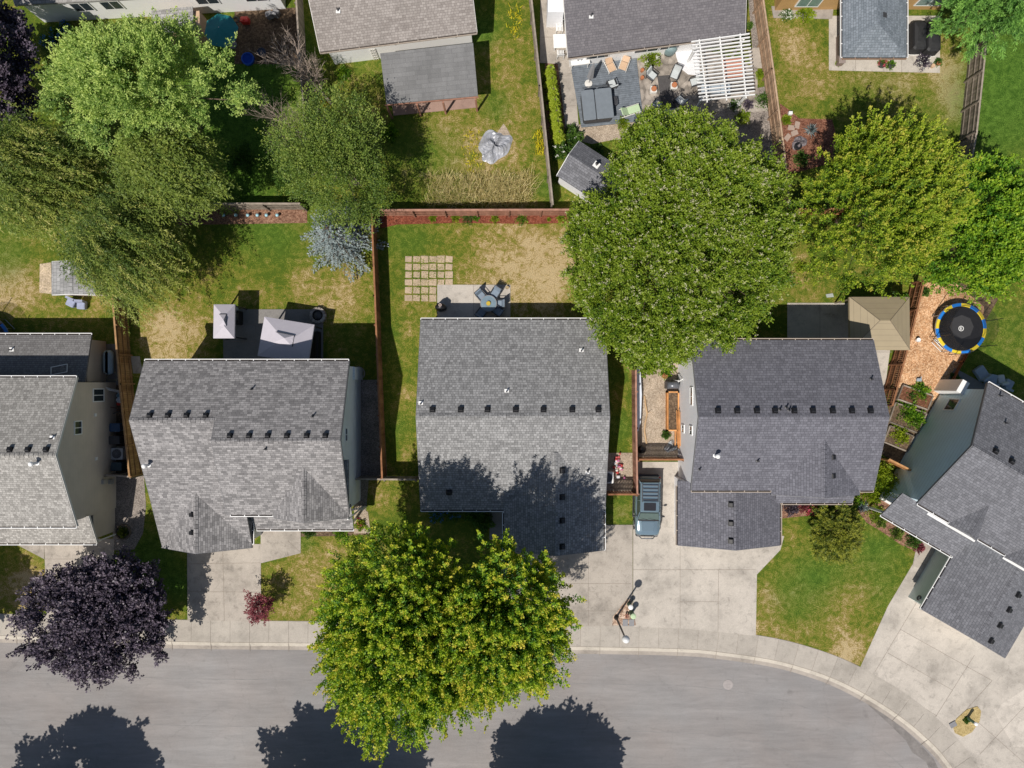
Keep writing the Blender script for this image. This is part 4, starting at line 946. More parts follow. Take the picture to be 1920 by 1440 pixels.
# ---- house 9 : top left, white
fr9 = Fr(118, 46, -3.2)
h = house('long white house wall at the top left corner behind the trees', fr9.p(200, -40))
mb = wall_mb(fr9, -40, 425, -260, 0, 'u', 2.8, 5.2, ins=6); mk('wall', mb, W['brightwhite'], h)
r = MB(); tr = MB(); gable(r, tr, fr9, -40, 425, -260, 0, 'u', 2.8, 5.2); mk('roof', r, R['shed'], h); trims(tr, TRIM, h)
c9 = fr9.p(-1, 0) - fr9.p(0, 0)
for u_, w_ in ((64, 1.4), (118, 1.4), (290, 1.6), (378, 1.6)): window(h, fr9.p(u_, -5.6, 1.8), c9, w_, 1.1)
# ================================================================ FENCES
def fence(label, pts, h=1.8, mat='fence_brown', bw=.14, post=2.4, seed=1, side=1, gap=.012, rails=(.35, 1.0, 1.6), group=None, name='fence', cap=True):
    rnd = random.Random(seed); root = thing(name, label, name.replace('_', ' '), O(*pts[0]), 0, group)
    bd = MB(); rl = MB(); cp = MB(); m = M[mat] if isinstance(mat, str) else mat
    for (a, b) in zip(pts[:-1], pts[1:]):
        A, B = O(*a), O(*b); d = B - A; L = d.length; d.normalize(); n = Vector((-d.y, d.x, 0)) * side; ang = math.atan2(d.y, d.x)
        k = int(L / (bw + gap)); tn = .5
        for i in range(k):
            c = A + d * ((i + .5) * L / k) + n * rnd.uniform(-.008, .008); hh = h + rnd.uniform(-.02, .02)
            tn = min(1, max(0, .5 + (tn - .5) * .55 + rnd.uniform(-.38, .38)))
            bd.box((c.x, c.y, hh / 2 + .02), (bw, .022, hh - .04), ang + rnd.uniform(-.01, .01), tn)
        for z in rails:
            if z < h: c = (A + B) / 2 - n * .045; rl.box((c.x, c.y, z), (L, .045, .09), ang, rnd.uniform(.1, .5))
        c = (A + B) / 2
        if cap: cp.box((c.x, c.y, h + .04), (L, .12, .035), ang, .9)
        kp = max(1, int(round(L / post)))
        for i in range(kp + 1):
            c = A + d * (L * i / kp) - n * .09; pm = MB(); pm.box((c.x, c.y, h / 2 + .02), (.10, .10, h + .08), ang, .35); mk('post', pm, m, root)
    mk('boards', bd, m, root); mk('rail', rl, m, root)
    if cap: mk('cap_rail', cp, m, root)
    return root
fence('sunlit brown board fence between the taupe walled house and the stepped roof house', [(237, 560), (250, 720), (268, 888)], mat='fence_honey', seed=2, side=-1)
fence('long thin brown fence between the two centre back lawns', [(706, 412), (712, 560), (718, 720), (725, 891)], seed=3, mat='fence_brown')
fence('short fence crossing the side yard beside the stepped roof house', [(672, 892), (786, 893)], seed=4, mat='fence_grey')
fence('reddish back fence behind the red mulch bed', [(720, 405), (1130, 404)], 1.75, mat='fence_red', seed=5)
fence('weathered back fence behind the shaded brown bed', [(300, 393), (576, 393)], 1.7, mat='fence_grey', seed=6)
fence('back fence section hidden between the two big yellow green trees', [(1440, 404), (1640, 402)], 1.8, mat='fence_orange', seed=7)
fence('long weathered fence beside the row of columnar evergreens', [(983, -90), (1012, 180), (1034, 396)], 1.8, mat='fence_grey', seed=8)
fence('tan board fence left of the taupe roofed house at the top', [(566, -40), (574, 100), (590, 330)], 1.8, mat='fence_grey', seed=9)
fence('sunny cedar fence between the pergola yard and the tan house yard', [(1402, -120), (1414, 25), (1432, 150), (1452, 300), (1462, 400)], 1.85, mat='fence_tan', seed=10)
fence('slanting grey board fence beside the lush right hand lawn', [(1816, 100), (1798, 266), (1776, 390)], 1.95, mat='fence_grey', seed=11)
fence('brown fence along the left of the wood chip yard', [(1706, 533), (1680, 640), (1656, 730), (1648, 760)], 1.8, mat='fence_brown', seed=12)
fence('short brown fence between the charcoal house and the blue walled house', [(1642, 856), (1686, 878)], 1.8, mat='fence_orange', seed=14)
fence('thin reddish fence between the grey roofed house and the gravel side yard', [(1184, 668), (1185, 800), (1187, 920)], 1.75, mat='fence_red', seed=15, side=-1)
fence('dark wooden gate across the narrow gravel run beside the garage wing', [(1128, 920), (1186, 920)], 1.75, mat='fence_brown', seed=16, gap=.05, name='gate')
fence('wide wooden gate closing the gravel yard above the parked car', [(1190, 857), (1272, 857)], 1.75, mat='fence_brown', seed=17, gap=.05, name='gate')
fence('wooden gate between the taupe wall and the sunlit brown fence', [(222, 885), (268, 888)], 1.7, mat='fence_grey', seed=18, name='gate')
fence('low plank border at the right of the trampoline', [(1842, 606), (1800, 680), (1766, 742)], .45, mat='fence_brown', seed=13, bw=.14, rails=(.3,), cap=False)
fence('small white picket stretch beside the stepped roof house front corner', [(662, 952), (686, 948)], 1.2, mat='white', seed=19, bw=.09, gap=.09, rails=(.3, .9), cap=False)
# ================================================================ THINGS
def rrect(hw, hl, r, z, n=4, cx=0, cy=0):
    P = []
    for sx, sy, a0 in ((1, 1, 0), (-1, 1, 90), (-1, -1, 180), (1, -1, 270)):
        for k in range(n + 1):
            a = math.radians(a0 + 90 * k / n); P.append(Vector((cx + sx * (hw - r) + r * math.cos(a), cy + sy * (hl - r) + r * math.sin(a), z)))
    return P
def softbox(mb, c, w, l, h, r=.05, t=.5, e=.03):
    c = Vector(c); secs = []
    for z, i in ((0, e), (e, 0), (h - e, 0), (h, e)):
        secs.append([p + c for p in rrect(w / 2 - i, l / 2 - i, r, z)])
    return mb.loft(secs, t)
# ---- the parked car: local +Y is its nose
def car():
    root = local_thing('parked_car', 'grey blue off road car with roof rack and bull bar parked on the driveway', 'car')
    paint = plain((0.27, 0.37, 0.43), .18, .6, var=.05, scale=1.5, spec=.6)
    b = MB(); b.smooth = True
    # lower body loft from tail to nose : (y, half width, z bottom, z belt)
    S_ = [(-2.12, .80, .45, .80), (-2.05, .88, .38, 1.02), (-1.6, .915, .34, 1.06), (-.6, .92, .32, 1.06), (.5, .92, .32, 1.05), (.85, .92, .32, 1.06), (1.1, .90, .34, 1.045), (1.7, .875, .38, 1.0), (2.02, .82, .42, .93), (2.12, .72, .46, .80)]
    secs = []
    for y, w, z0, z1 in S_:
        q = [(-w * .92, z0), (-w, z0 + .14), (-w * 1.0, (z0 + z1) / 2), (-w * .985, z1 - .1), (-w * .93, z1 - .02), (-w * .7, z1 + .015), (-w * .3, z1 + .03), (w * .3, z1 + .03), (w * .7, z1 + .015), (w * .93, z1 - .02), (w * .985, z1 - .1), (w, (z0 + z1) / 2), (w, z0 + .14), (w * .92, z0)]
        secs.append([Vector((x, y, z)) for x, z in q])
    b.loft(secs); mk('body', b, paint, root)
    # hood bulge lines
    hb = MB(); secs = []
    for y, w, z in ((.98, .50, 1.055), (1.1, .50, 1.095), (1.75, .42, 1.055), (1.98, .34, .965)): secs.append([Vector((-w, y, z - .06)), Vector((-w * .94, y, z)), Vector((w * .94, y, z)), Vector((w, y, z - .06))])
    hb.loft(secs); mk('hood', hb, paint, root)
    # cabin
    g = MB(); secs = []
    for z, w, y0, y1 in ((1.02, .83, -2.0, .98), (1.06, .82, -1.98, .93), (1.52, .68, -1.80, .32)): secs.append(rrect(w, (y1 - y0) / 2, .12, z, 3, 0, (y0 + y1) / 2))
    g.loft(secs); mk('cabin_glass', g, plain((.05, .065, .07), .12, .1, var=.1, spec=.8), root)
    r = MB(); r.smooth = False; secs = []
    for z, i in ((1.50, .0), (1.56, .0), (1.60, .05)): secs.append(rrect(.69 - i, 1.06 - i, .13, z, 4, 0, -.74))
    r.loft(secs)
    r2 = [(-.66, -.52, .30), (.66, -.52, .30)]
    for sx in (-1, 1):      # pillars
        r.tube((sx * .68, .30, 1.52), (sx * .80, .93, 1.06), .035, n=6); r.tube((sx * .70, -.5, 1.52), (sx * .84, -.45, 1.04), .03, n=6); r.tube((sx * .69, -1.76, 1.52), (sx * .80, -1.95, 1.04), .06, n=6)
    mk('roof', r, paint, root)
    s = MB(); softbox(s, (0, -.08, 1.60), .86, .56, .018, .06, e=.005); mk('sunroof', s, plain((.03, .03, .035), .1, var=.1), root)
    rk = MB()
    for sx in (-1, 1): rk.tube((sx * .56, -1.72, 1.68), (sx * .56, -.42, 1.68), .022); [rk.tube((sx * .56, y, 1.58), (sx * .56, y, 1.68), .02) for y in (-1.7, -1.1, -.45)]
    for y in (-1.62, -1.36, -1.1, -.84, -.58): rk.box((0, y, 1.69), (1.12, .05, .025))
    mk('roof_rack', rk, M['darkgrey'], root)
    fa = MB(); fa.box((0, -.44, 1.66), (1.02, .05, .14), tilt=(.4, 0)); mk('wind_deflector', fa, paint, root)
    ws = MB(); V = [Vector((-.75, .90, 1.10)), Vector((.75, .90, 1.10)), Vector((.63, .38, 1.505)), Vector((-.63, .38, 1.505))]; off = Vector((0, .018, .02)); ws.slab([v + off for v in V], .01)
    wm = mk('windshield', ws, plain((.10, .14, .13), .06, .2, var=.1, spec=.9), root)
    wp_ = MB(); wp_.tube((-.55, .93, 1.11), (.02, .80, 1.21), .012, n=4); wp_.tube((.02, .95, 1.11), (.52, .80, 1.21), .012, n=4); mk('wiper', wp_, M['black'], wm)
    cw = MB(); cw.box((0, .98, 1.075), (1.5, .10, .02)); mk('cowl', cw, M['black'], root)
    for yb in (2.13, -2.16): bp = MB(); softbox(bp, (0, yb, .40), 1.60, .22, .26, .09); mk('bumper', bp, M['darkgrey'], root)
    bb = MB(); P = [(-.62, 2.18, .6), (-.40, 2.36, .78), (.40, 2.36, .78), (.62, 2.18, .6)]
    bb.path(P, .035); bb.path([(-.40, 2.36, .45), (-.40, 2.36, .78)], .03); bb.path([(.40, 2.36, .45), (.40, 2.36, .78)], .03); bb.path([(-.22, 2.30, .95), (-.30, 2.36, .76)], .03); bb.path([(.22, 2.30, .95), (.30, 2.36, .76)], .03); bb.path([(-.22, 2.30, .95), (.22, 2.30, .95)], .03)
    bb.path([(-.78, 2.10, .52), (-.62, 2.18, .6)], .035); bb.path([(.78, 2.10, .52), (.62, 2.18, .6)], .035); mk('bull_bar', bb, plain((.3, .31, .32), .3, .8, var=.1), root)
    gr = MB(); gr.box((0, 2.10, .78), (.9, .05, .2)); mk('grille', gr, M['black'], root)
    for sx in (-1, 1):
        hl = MB(); softbox(hl, (sx * .62, 2.06, .72), .26, .12, .17, .04); mk('headlight', hl, M['metal'], root)
        tl = MB(); softbox(tl, (sx * .80, -2.06, .72), .12, .10, .3, .03); mk('taillight', tl, M['red'], root)
        mi = MB(); mi.tube((sx * .86, .66, 1.08), (sx * 1.0, .68, 1.14), .025); softbox(mi, (sx * 1.05, .67, 1.05), .20, .12, .17, .04); mk('mirror', mi, M['darkgrey'], root)
        for yc in (-1.32, 1.33):
            fl = MB()
            for k in range(8):
                a0, a1 = math.pi * k / 8, math.pi * (k + 1) / 8
                fl.tube((sx * .925, yc + .42 * math.cos(a0), .38 + .42 * math.sin(a0)), (sx * .925, yc + .42 * math.cos(a1), .38 + .42 * math.sin(a1)), .045, n=6)
            mk('fender_flare', fl, M['darkgrey'], root)
        stp = MB(); stp.tube((sx * .98, -.85, .38), (sx * .98, .85, .38), .05); mk('side_step', stp, M['black'], root)
        for yc in (-1.32, 1.33):
            ty = MB(); c = Vector((sx * .80, yc, .37)); ty.tube(c - Vector((.13, 0, 0)), c + Vector((.13, 0, 0)), .37, n=24); w = mk('wheel', ty, M['black'], root)
            rm = MB(); rm.tube(c + Vector((sx * .125, 0, 0)), c + Vector((sx * .14, 0, 0)), .22, n=16); mk('rim', rm, M['metal'], w)
    return root
c_ = car(); place(c_, O(1210.5, 945, .03), math.pi + math.radians(-1))
# ---- street lamp (its post stands on the little gravel island)
L0 = O(1155, 1157, .06)
root = thing('street_lamp', 'dark street lamp post with a round white head at the pavement edge', 'street lamp', L0)
mb = MB(); mb.lathe(L0, [(.17, 0), (.17, .12), (.10, .2), (.075, .5), (.055, 4.2)], 12); mk('post', mb, M['black'], root)
mb = MB(); mb.lathe(L0, [(.06, 4.15), (.16, 4.22), (.17, 4.28)], 14); mk('collar', mb, M['black'], root)
mb = MB(); mb.smooth = True; mb.lathe(L0, [(.17, 4.28), (.25, 4.38), (.26, 4.48), (.22, 4.62), (.12, 4.72), (.04, 4.76)], 20); mk('lamp_head', mb, plain((.75, .76, .76), .3, var=.03), root)
# ---- utility pedestals
def pedestal(label, px, py, h=.75, r=.17, capm='white', m='green_util'):
    P = O(px, py, .05); root = thing('utility_pedestal', label, 'utility box', P); a = MB(); a.lathe(P, [(r * .9, 0), (r * .85, h * .9), (r * .85, h)], 12); mk('post', a, M[m], root)
    b_ = MB(); b_.lathe(P, [(r, h), (r * 1.1, h + .03), (r * 1.05, h + .12), (r * .6, h + .16)], 14); mk('cap', b_, M[capm], root)
pedestal('pale round utility pedestal, upper one on the gravel island by the street lamp', 1179, 1132, .7)
pedestal('green utility pedestal with pale cap, lower one on the gravel island by the street lamp', 1183, 1147, .9, .19, 'lime')
pedestal('small dark green utility post with white cap on the dry grass island', 1813, 1345, .9, .12)
def lid(label, px, py, w, l, mat, z=.065, rz=0, name='meter_lid'): mb = MB(); softbox(mb, (0, 0, 0), w, l, .03, .03, e=.006); o = mk(name, mb, mat); o.location = O(px, py, z); o.rotation_euler.z = rz; return tag(o, label, 'meter lid')
lid('left one of two grey meter lids on the gravel island', 1172, 1167, .38, .5, M['grey']); lid('right one of two grey meter lids on the gravel island', 1184, 1167, .38, .5, M['grey'])
lid('grey meter lid in the dry grass island', 1786, 1358, .5, .38, M['grey'], .055, .5)
mb = MB(); mb.path([O(1172, 1150, .3), O(1172, 1156, .3), O(1176, 1156, .3), O(1176, 1150, .3), O(1172, 1150, .3)], .05); mb.tube(O(1174, 1156, .0), O(1174, 1156, .3), .04); single('standpipe', mb, plain((.3, .13, .09), .7), 'small rusty looped standpipe beside the meter lids', 'pipe', O(1174, 1153))
mb = MB(); mb.lathe((0, 0, 0), [(.36, 0), (.36, .012), (.33, .016)], 28)
for k in range(5): mb.box((0, -.22 + .11 * k, .02), (.4 - abs(k - 2) * .07, .03, .008))
o = mk('manhole_cover', mb, plain((.35, .32, .31), .8, .1)); o.location = O(1366, 1285, -.118); tag(o, 'round grey manhole cover in the street', 'manhole cover')
# ---- gazebos
def gazebo(label, corners, he, hr, ridge, canvas, frame, name='gazebo', vent=None, valance=.2, seam=True):
    P = [S(x, y, he) for x, y in corners]; c = sum(P, Vector()) / 4; root = thing(name, label, 'gazebo', (c.x, c.y, 0)); R_ = [S(x, y, hr) for x, y in ridge]
    fr_ = MB()
    if len(R_) == 1: R_ = R_ * 2
    mb = MB(); A, B, C, D = P; E, F_ = R_
    for f in ((A, B, F_, E), (B, C, F_), (C, D, E, F_), (D, A, E)):
        f = [f[0]] + [q for i, q in enumerate(f[1:], 1) if (q - f[i - 1]).length > 1e-4]; mb.slab(f, .03)
    mk('canopy', mb, canvas, root)
    v = MB()
    for a, b in ((A, B), (B, C), (C, D), (D, A)): rake(v, a + Vector((0, 0, .02)), b + Vector((0, 0, .02)), .012, valance)
    mk('valance', v, canvas, root)
    for q in P: p = MB(); qq = c + (q - c) * .93; p.box((qq.x, qq.y, he / 2), (.09, .09, he)); mk('post', p, frame, root)
    if seam:
        s_ = MB()
        for a, b in ((A, E), (B, F_), (C, F_), (D, E)): s_.tube(a + Vector((0, 0, .02)), b + Vector((0, 0, .02)), .02, n=4)
        mk('seam', s_, frame, root)
    if vent:
        vq = [S(x, y, hr - .10) for x, y in vent[0]]; ap = S(*vent[1], hr + .22); t = MB()
        for a, b in zip(vq, vq[1:] + vq[:1]): t.slab([a, b, ap], .02)
        vc = mk('vent_cap', t, canvas, root); e = MB()
        for a, b in zip(vq[:2], vq[1:3]): e.tube(a, b, .03, n=4)
        mk('vent_gap', e, M['black'], vc)
    return root
gazebo('tan steel hard top gazebo on the patio behind the charcoal house', [(1593, 557), (1705, 557), (1706, 656), (1594, 656)], 2.6, 3.45, [(1650, 601), (1669, 601)], M['canvas_tan'], plain((.22, .18, .13), .6))
gazebo('large lavender grey canvas gazebo on the slate patio', [(496, 594), (589, 609), (577, 681), (483, 667)], 2.45, 3.2, [(530, 634), (546, 636)], M['canvas_grey'], M['darkgrey'], vent=([(517, 622), (552, 629), (548, 650), (512, 642)], (533, 634)), seam=False)
gazebo('small lavender grey grill canopy beside the slate patio', [(401, 571), (440, 571), (439, 634), (400, 634)], 2.4, 2.95, [(420, 594), (420, 611)], M['canvas_grey'], M['darkgrey'], name='grill_canopy', vent=([(411, 589), (424, 589), (424, 611), (411, 611)], (419, 600)), seam=False)
# ---- trampoline
def trampoline(label, px, py, r, logo=True, colors=('tramp_blue', 'yellow'), seg=16, zt=.85):
    c = O(px, py, 0); root = thing('trampoline', label, 'trampoline', c)
    m = MB(); m.lathe(c, [(r * .875, zt - .02), (r * .875, zt)], 40); mt = mk('jumping_mat', m, M['black'], root)
    if logo:
        g = MB(); g.ring(c + Vector((0, 0, zt)), .15, .19, .004, .008, 28); g.box(c + Vector((-.05, 0, zt + .006)), (.05, .2, .004)); g.box(c + Vector((.04, .0, zt + .006)), (.03, .2, .004)); g.box(c + Vector((.0, .0, zt + .006)), (.12, .03, .004), .5)
        mk('emblem', g, M['white'], mt)
        q = MB(); q.lathe(c + Vector((.05, .12, zt)), [(.86, .001), (.86, .003)], 8); mk('centre_patch', q, plain((.03, .03, .033), .7), mt)
    for k in range(seg):
        a0 = 2 * math.pi * k / seg; p = MB(); p.ring(c, r * .88, r * 1.0, zt - .04, zt + .03, 4, a0, a0 + 2 * math.pi / seg - .002); mk('safety_pad', p, M[colors[k % 2]], root)
    f = MB(); f.ring(c, r * .99, r * 1.02, zt - .07, zt - .03, 40)
    mk('frame', f, M['metal'], root)
    for k in range(4):
        a = math.pi / 4 + k * math.pi / 2; t = Vector((-math.sin(a), math.cos(a), 0)) * .5; q = c + Vector((math.cos(a), math.sin(a), 0)) * r; l = MB(); l.path([q + t + Vector((0, 0, zt - .05)), q + t + Vector((0, 0, .04)), q - t + Vector((0, 0, .04)), q - t + Vector((0, 0, zt - .05))], .025); mk('leg', l, M['metal'], root)
    ps = []
    for k in range(6):
        a = .3 + k * math.pi / 3; q = c + Vector((math.cos(a), math.sin(a), 0)) * (r * 1.04); l = MB(); l.tube(q + Vector((0, 0, .1)), q + Vector((0, 0, zt + 1.75)), .025); mk('net_pole', l, M['black'], root); ps.append(q)
    n = MB(); 
    for k in range(36):
        a0, a1 = 2 * math.pi * k / 36, 2 * math.pi * (k + 1) / 36; e = r * .9
        n.solid([c + Vector((e * math.cos(a), e * math.sin(a), z)) for a, z in ((a0, zt), (a1, zt), (a1, zt + 1.6), (a0, zt + 1.6))], [(0, 1, 2, 3)])
    mk('netting', n, M['net'], root)
    return root
trampoline('round trampoline with blue and yellow padded rim on the wood chips', *So(1802, 616, .85), 1.82)
trampoline('round black trampoline with blue pads cut by the left edge of the photo', -12, 640, 1.75, False, ('tramp_blue', 'black'), 8)
# ---- patio chair (local, faces +Y)
def chair_local(label, frame, cushion, group, name='patio_chair', arms=True):
    root = local_thing(name, label, 'chair', group); w = .62
    s = MB(); softbox(s, (0, .02, .36), w - .1, .56, .12, .06); mk('seat', s, cushion, root)
    b_ = MB(); b_.box((0, -.30, .68), (w - .1, .10, .56), tilt=(.28, 0)); mk('backrest', b_, cushion, root)
    f = MB()
    for sx in (-1, 1):
        if arms: f.path([(sx * .31, .30, .05), (sx * .31, .30, .58), (sx * .31, -.30, .60)], .028)
        f.path([(sx * .29, -.24, .02), (sx * .29, -.30, .5), (sx * .28, -.44, .98)], .026)
    f.tube((-.28, -.44, .98), (.28, -.44, .98), .026); f.box((0, 0, .33), (w, .6, .05)); mk('frame', f, frame, root)
    for sx, sy in ((-1, -1), (1, -1), (1, 1), (-1, 1)): l = MB(); l.tube((sx * .28, sy * .27, 0), (sx * .28, sy * .27, .33), .022); mk('leg', l, frame, root)
    return root
G1 = 'cushioned chairs on the paved patio'
pc = chair_local('dark framed chair with pale cushions on the paved patio', M['darkgrey'], M['cushion'], G1)
spots = [(1220, 146, 300, 'at the upper left corner of the dark rug'), (1263, 144, 20, 'at the upper right of the dark rug, facing down'), (1229, 201, 235, 'at the lower left corner of the dark rug'), (1273, 193, 130, 'at the lower right of the dark rug'), (1300, 158, 90, 'half under the left edge of the white pergola')]
for i, (x, y, a, d) in enumerate(spots):
    o = pc if i == 0 else dup(pc, (0, 0, 0)); place(o, O(x, y, .03), math.radians(a) if False else math.atan2(-(x - 1252), -(y - 170)) * 1.0 + math.pi if False else 0)
    cx, cy = 1252, 172; ang = math.atan2(-(cy - y), cx - x) - math.pi / 2; o.rotation_euler.z = ang; o['label'] = 'pale cushioned chair ' + d
o = dup(pc, O(1146, 163, .05), math.radians(20), 'black framed chair with pale cushion standing on the grey deck above the hot tub', 'single deck seats')
mb = MB(); mb.prism([O(1232, 143), O(1255, 141), O(1268, 205), O(1242, 207)], .03, .045); o = single('outdoor_rug', mb, plain((.075, .07, .07), .95, var=.2), 'dark outdoor rug between the cushioned chairs', 'rug', O(1250, 174))
def ottoman(label, x, y):
    root = thing('ottoman', label, 'ottoman', O(x, y, .04)); a = MB(); softbox(a, O(x, y, .05), .5, .5, .36, .08); mk('base', a, M['offwhite'], root); a = MB(); a.lathe(O(x, y + 0, .41), [(.16, 0), (.21, .05), (.2, .12), (.15, .18)], 12); mk('planter', a, M['terracotta'], root)
ottoman('left cream side table with a terracotta bowl beside the rug', 1224, 171); ottoman('right cream side table with a terracotta bowl beside the rug', 1262, 164)
# ---- deck, hot tub and what stands on it
dk = thing('deck', 'low grey composite deck holding the hot tub', 'deck', O(1140, 175)); mb = MB()
q = [(1070, 126), (1193, 110), (1206, 228), (1090, 240)]
def bil(s, t): return ((q[0][0] * (1 - s) + q[1][0] * s) * (1 - t) + (q[3][0] * (1 - s) + q[2][0] * s) * t, (q[0][1] * (1 - s) + q[1][1] * s) * (1 - t) + (q[3][1] * (1 - s) + q[2][1] * s) * t)
for k in range(30):
    t0, t1 = k / 30, (k + .9) / 30; mb.prism([O(*bil(0, t0)), O(*bil(1, t0)), O(*bil(1, t1)), O(*bil(0, t1))], .0, .09, random.uniform(.3, .7))
mk('boards', mb, boards('grey composite boards', (.135, .155, .18), (.19, .215, .245), .6), dk)
mb = MB(); mb.prism([O(*bil(0, 0)), O(*bil(1, 0)), O(*bil(1, .997)), O(*bil(0, .997))], -.05, .06); mk('frame', mb, M['darkgrey'], dk)
ht = thing('hot_tub', 'square hot tub under a slate grey folding cover on the deck', 'hot tub', O(1115, 200, .08))
ang = math.radians(6); mb = MB(); softbox(mb, (0, 0, 0), 2.1, 2.1, .8, .2); mb.v = [tuple(Matrix.Rotation(ang, 3, 'Z') @ Vector(v) + O(1117, 205, .09)) for v in mb.v]; mk('shell', mb, M['darkgrey'], ht)
for dx, w_ in ((-.62, .92), (.50, 1.22)):
    mb = MB(); softbox(mb, (dx, 0, 0), w_, 2.2, .11, .12); mb.v = [tuple(Matrix.Rotation(ang, 3, 'Z') @ Vector(v) + O(1117, 205, .9)) for v in mb.v]; mk('cover', mb, plain((.175, .20, .225), .5, var=.1, scale=3), ht)
for p_, q_ in ((O(1090, 176, .98), O(1143, 170, .98)), (O(1094, 236, .98), O(1145, 230, .98))): mb = MB(); mb.tube(p_, q_, .02); mk('cover_lifter', mb, M['black'], ht)
# folded parasol
root = thing('closed_parasol', 'folded grey parasol standing on the deck near the house', 'parasol', O(1103, 157, .09)); P = O(1103, 158, .09); T = O(1106, 148, 2.6)
mb = MB(); mb.tube(P, T, .03); mb.lathe(P, [(.28, 0), (.28, .06), (.1, .09)], 12); mk('pole', mb, M['offwhite'], root)
mb = MB(); d = (T - P); secs = []
for t, r_ in ((.28, .10), (.34, .2), (.6, .16), (.8, .12), (1.0, .03)):
    secs.append([P + d * t + Vector((r_ * (1 + .25 * (k % 2)) * math.cos(k * math.pi / 5), r_ * (1 + .25 * (k % 2)) * math.sin(k * math.pi / 5), 0)) for k in range(10)])
mb.loft(secs); mk('canopy', mb, plain((.24, .24, .25), .8), root)
# wooden reclining chairs / loungers
def lounger(label, px, py, rz, frame, cush, L=1.3, w=.58, group=None, z=.09):
    root = thing('sun_lounger', label, 'lounger', (0, 0, 0), 0, group)
    f = MB()
    for sx in (-1, 1): f.tube((sx * w / 2, -L / 2, .28), (sx * w / 2, L / 2, .28), .03); [f.tube((sx * w / 2, y, 0), (sx * w / 2, y, .28), .025) for y in (-L * .42, L * .35)]
    for k in range(6): f.box((0, -L * .4 + k * L * .15, .29), (w, .04, .02))
    mk('frame', f, frame, root)
    c1 = MB(); softbox(c1, (0, -L * .18, .31), w * .88, L * .6, .07, .06); mk('seat', c1, cush, root)
    c2 = MB(); c2.box((0, L * .30, .48), (w * .88, L * .40, .08), tilt=(.65, 0)); mk('backrest', c2, cush, root)
    place(root, O(px, py, z), rz); return root
lounger('tan wooden lounge chair nearest the folded parasol on the deck', 1143, 127, math.radians(25), M['offwhite'], M['tan'], 1.0, .6, 'tan lounge chairs at the house wall')
lounger('tan wooden lounge chair at the right end of the deck by the house wall', 1169, 124, math.radians(-20), M['offwhite'], M['tan'], 1.0, .6, 'tan lounge chairs at the house wall')
lounger('long pale green sun lounger at the lower edge of the deck', 1180, 211, math.radians(108), M['offwhite'], M['lime'], 1.5, .62)
root = thing('side_table', 'small dark slatted side table beside the hot tub', 'table', O(1151, 194, .09)); mb = MB()
for k in range(5): mb.box(O(1151 - 4.5 + k * 2.2, 194, .5), (.06, .62, .03), math.radians(7))
mk('tabletop', mb, M['darkgrey'], root)
for sx, sy in ((-1, -1), (1, -1), (1, 1), (-1, 1)): mb = MB(); p = O(1151 + sx * 4, 194 + sy * 6, .3); mb.box((p.x, p.y, .29), (.04, .04, .42)); mk('leg', mb, M['darkgrey'], root)
root = thing('potting_bench', 'white bench table with bits and pots against the house wall on the deck', 'table', O(1086, 122, .09)); mb = MB(); mb.box(O(1086, 124, .85), (1.35, .55, .05), math.radians(7)); mk('tabletop', mb, M['white'], root)
for sx, sy in ((-1, -1), (1, -1), (1, 1), (-1, 1)): mb = MB(); p = O(1086 + sx * 15, 124 + sy * 5 - sx * 1.5, 0); mb.box((p.x, p.y, .45), (.05, .05, .78)); mk('leg', mb, M['white'], root)
for i, (x, y) in enumerate([(1082, 123), (1088, 122)]): mb = MB(); mb.lathe(O(x, y, .88), [(.07, 0), (.1, .16), (.08, .17)], 10); single('flower_pot', mb, M['grey'], ('left' if i == 0 else 'right') + ' small grey pot on the white bench table', 'pot', O(x, y, .88))
# white table and chairs by the side path
root = thing('garden_table', 'square white garden table on the side path', 'table', O(1050, 84)); mb = MB(); mb.box(O(1050, 86, .74), (1.05, .98, .04), .04); mk('tabletop', mb, M['white'], root)
for sx, sy in ((-1, -1), (1, -1), (1, 1), (-1, 1)): mb = MB(); p = O(1050 + sx * 11, 86 + sy * 10, 0); mb.box((p.x, p.y, .37), (.05, .05, .7)); mk('leg', mb, M['white'], root)
def slatchair(label, x, y, rz):
    root = thing('garden_chair', label, 'chair', (0, 0, 0), 0, 'white slatted chairs at the white table'); mb = MB()
    for k in range(5): mb.box((-.2 + k * .1, .0, .45), (.06, .48, .02))
    mk('seat', mb, M['white'], root); mb = MB()
    for k in range(5): mb.box((-.2 + k * .1, -.28, .72), (.05, .02, .5), tilt=(.2, 0))
    mb.box((0, -.33, .95), (.52, .03, .07)); mk('backrest', mb, M['white'], root)
    for sx, sy in ((-1, -1), (1, -1), (1, 1), (-1, 1)): l = MB(); l.tube((sx * .23, sy * .22, 0), (sx * .23, sy * .22, .44), .025, n=6); mk('leg', l, M['white'], root)
    place(root, O(x, y, .03), rz)
slatchair('white slatted chair above the white garden table', 1048, 58, math.pi); slatchair('white slatted chair below the white garden table', 1050, 106, 0)
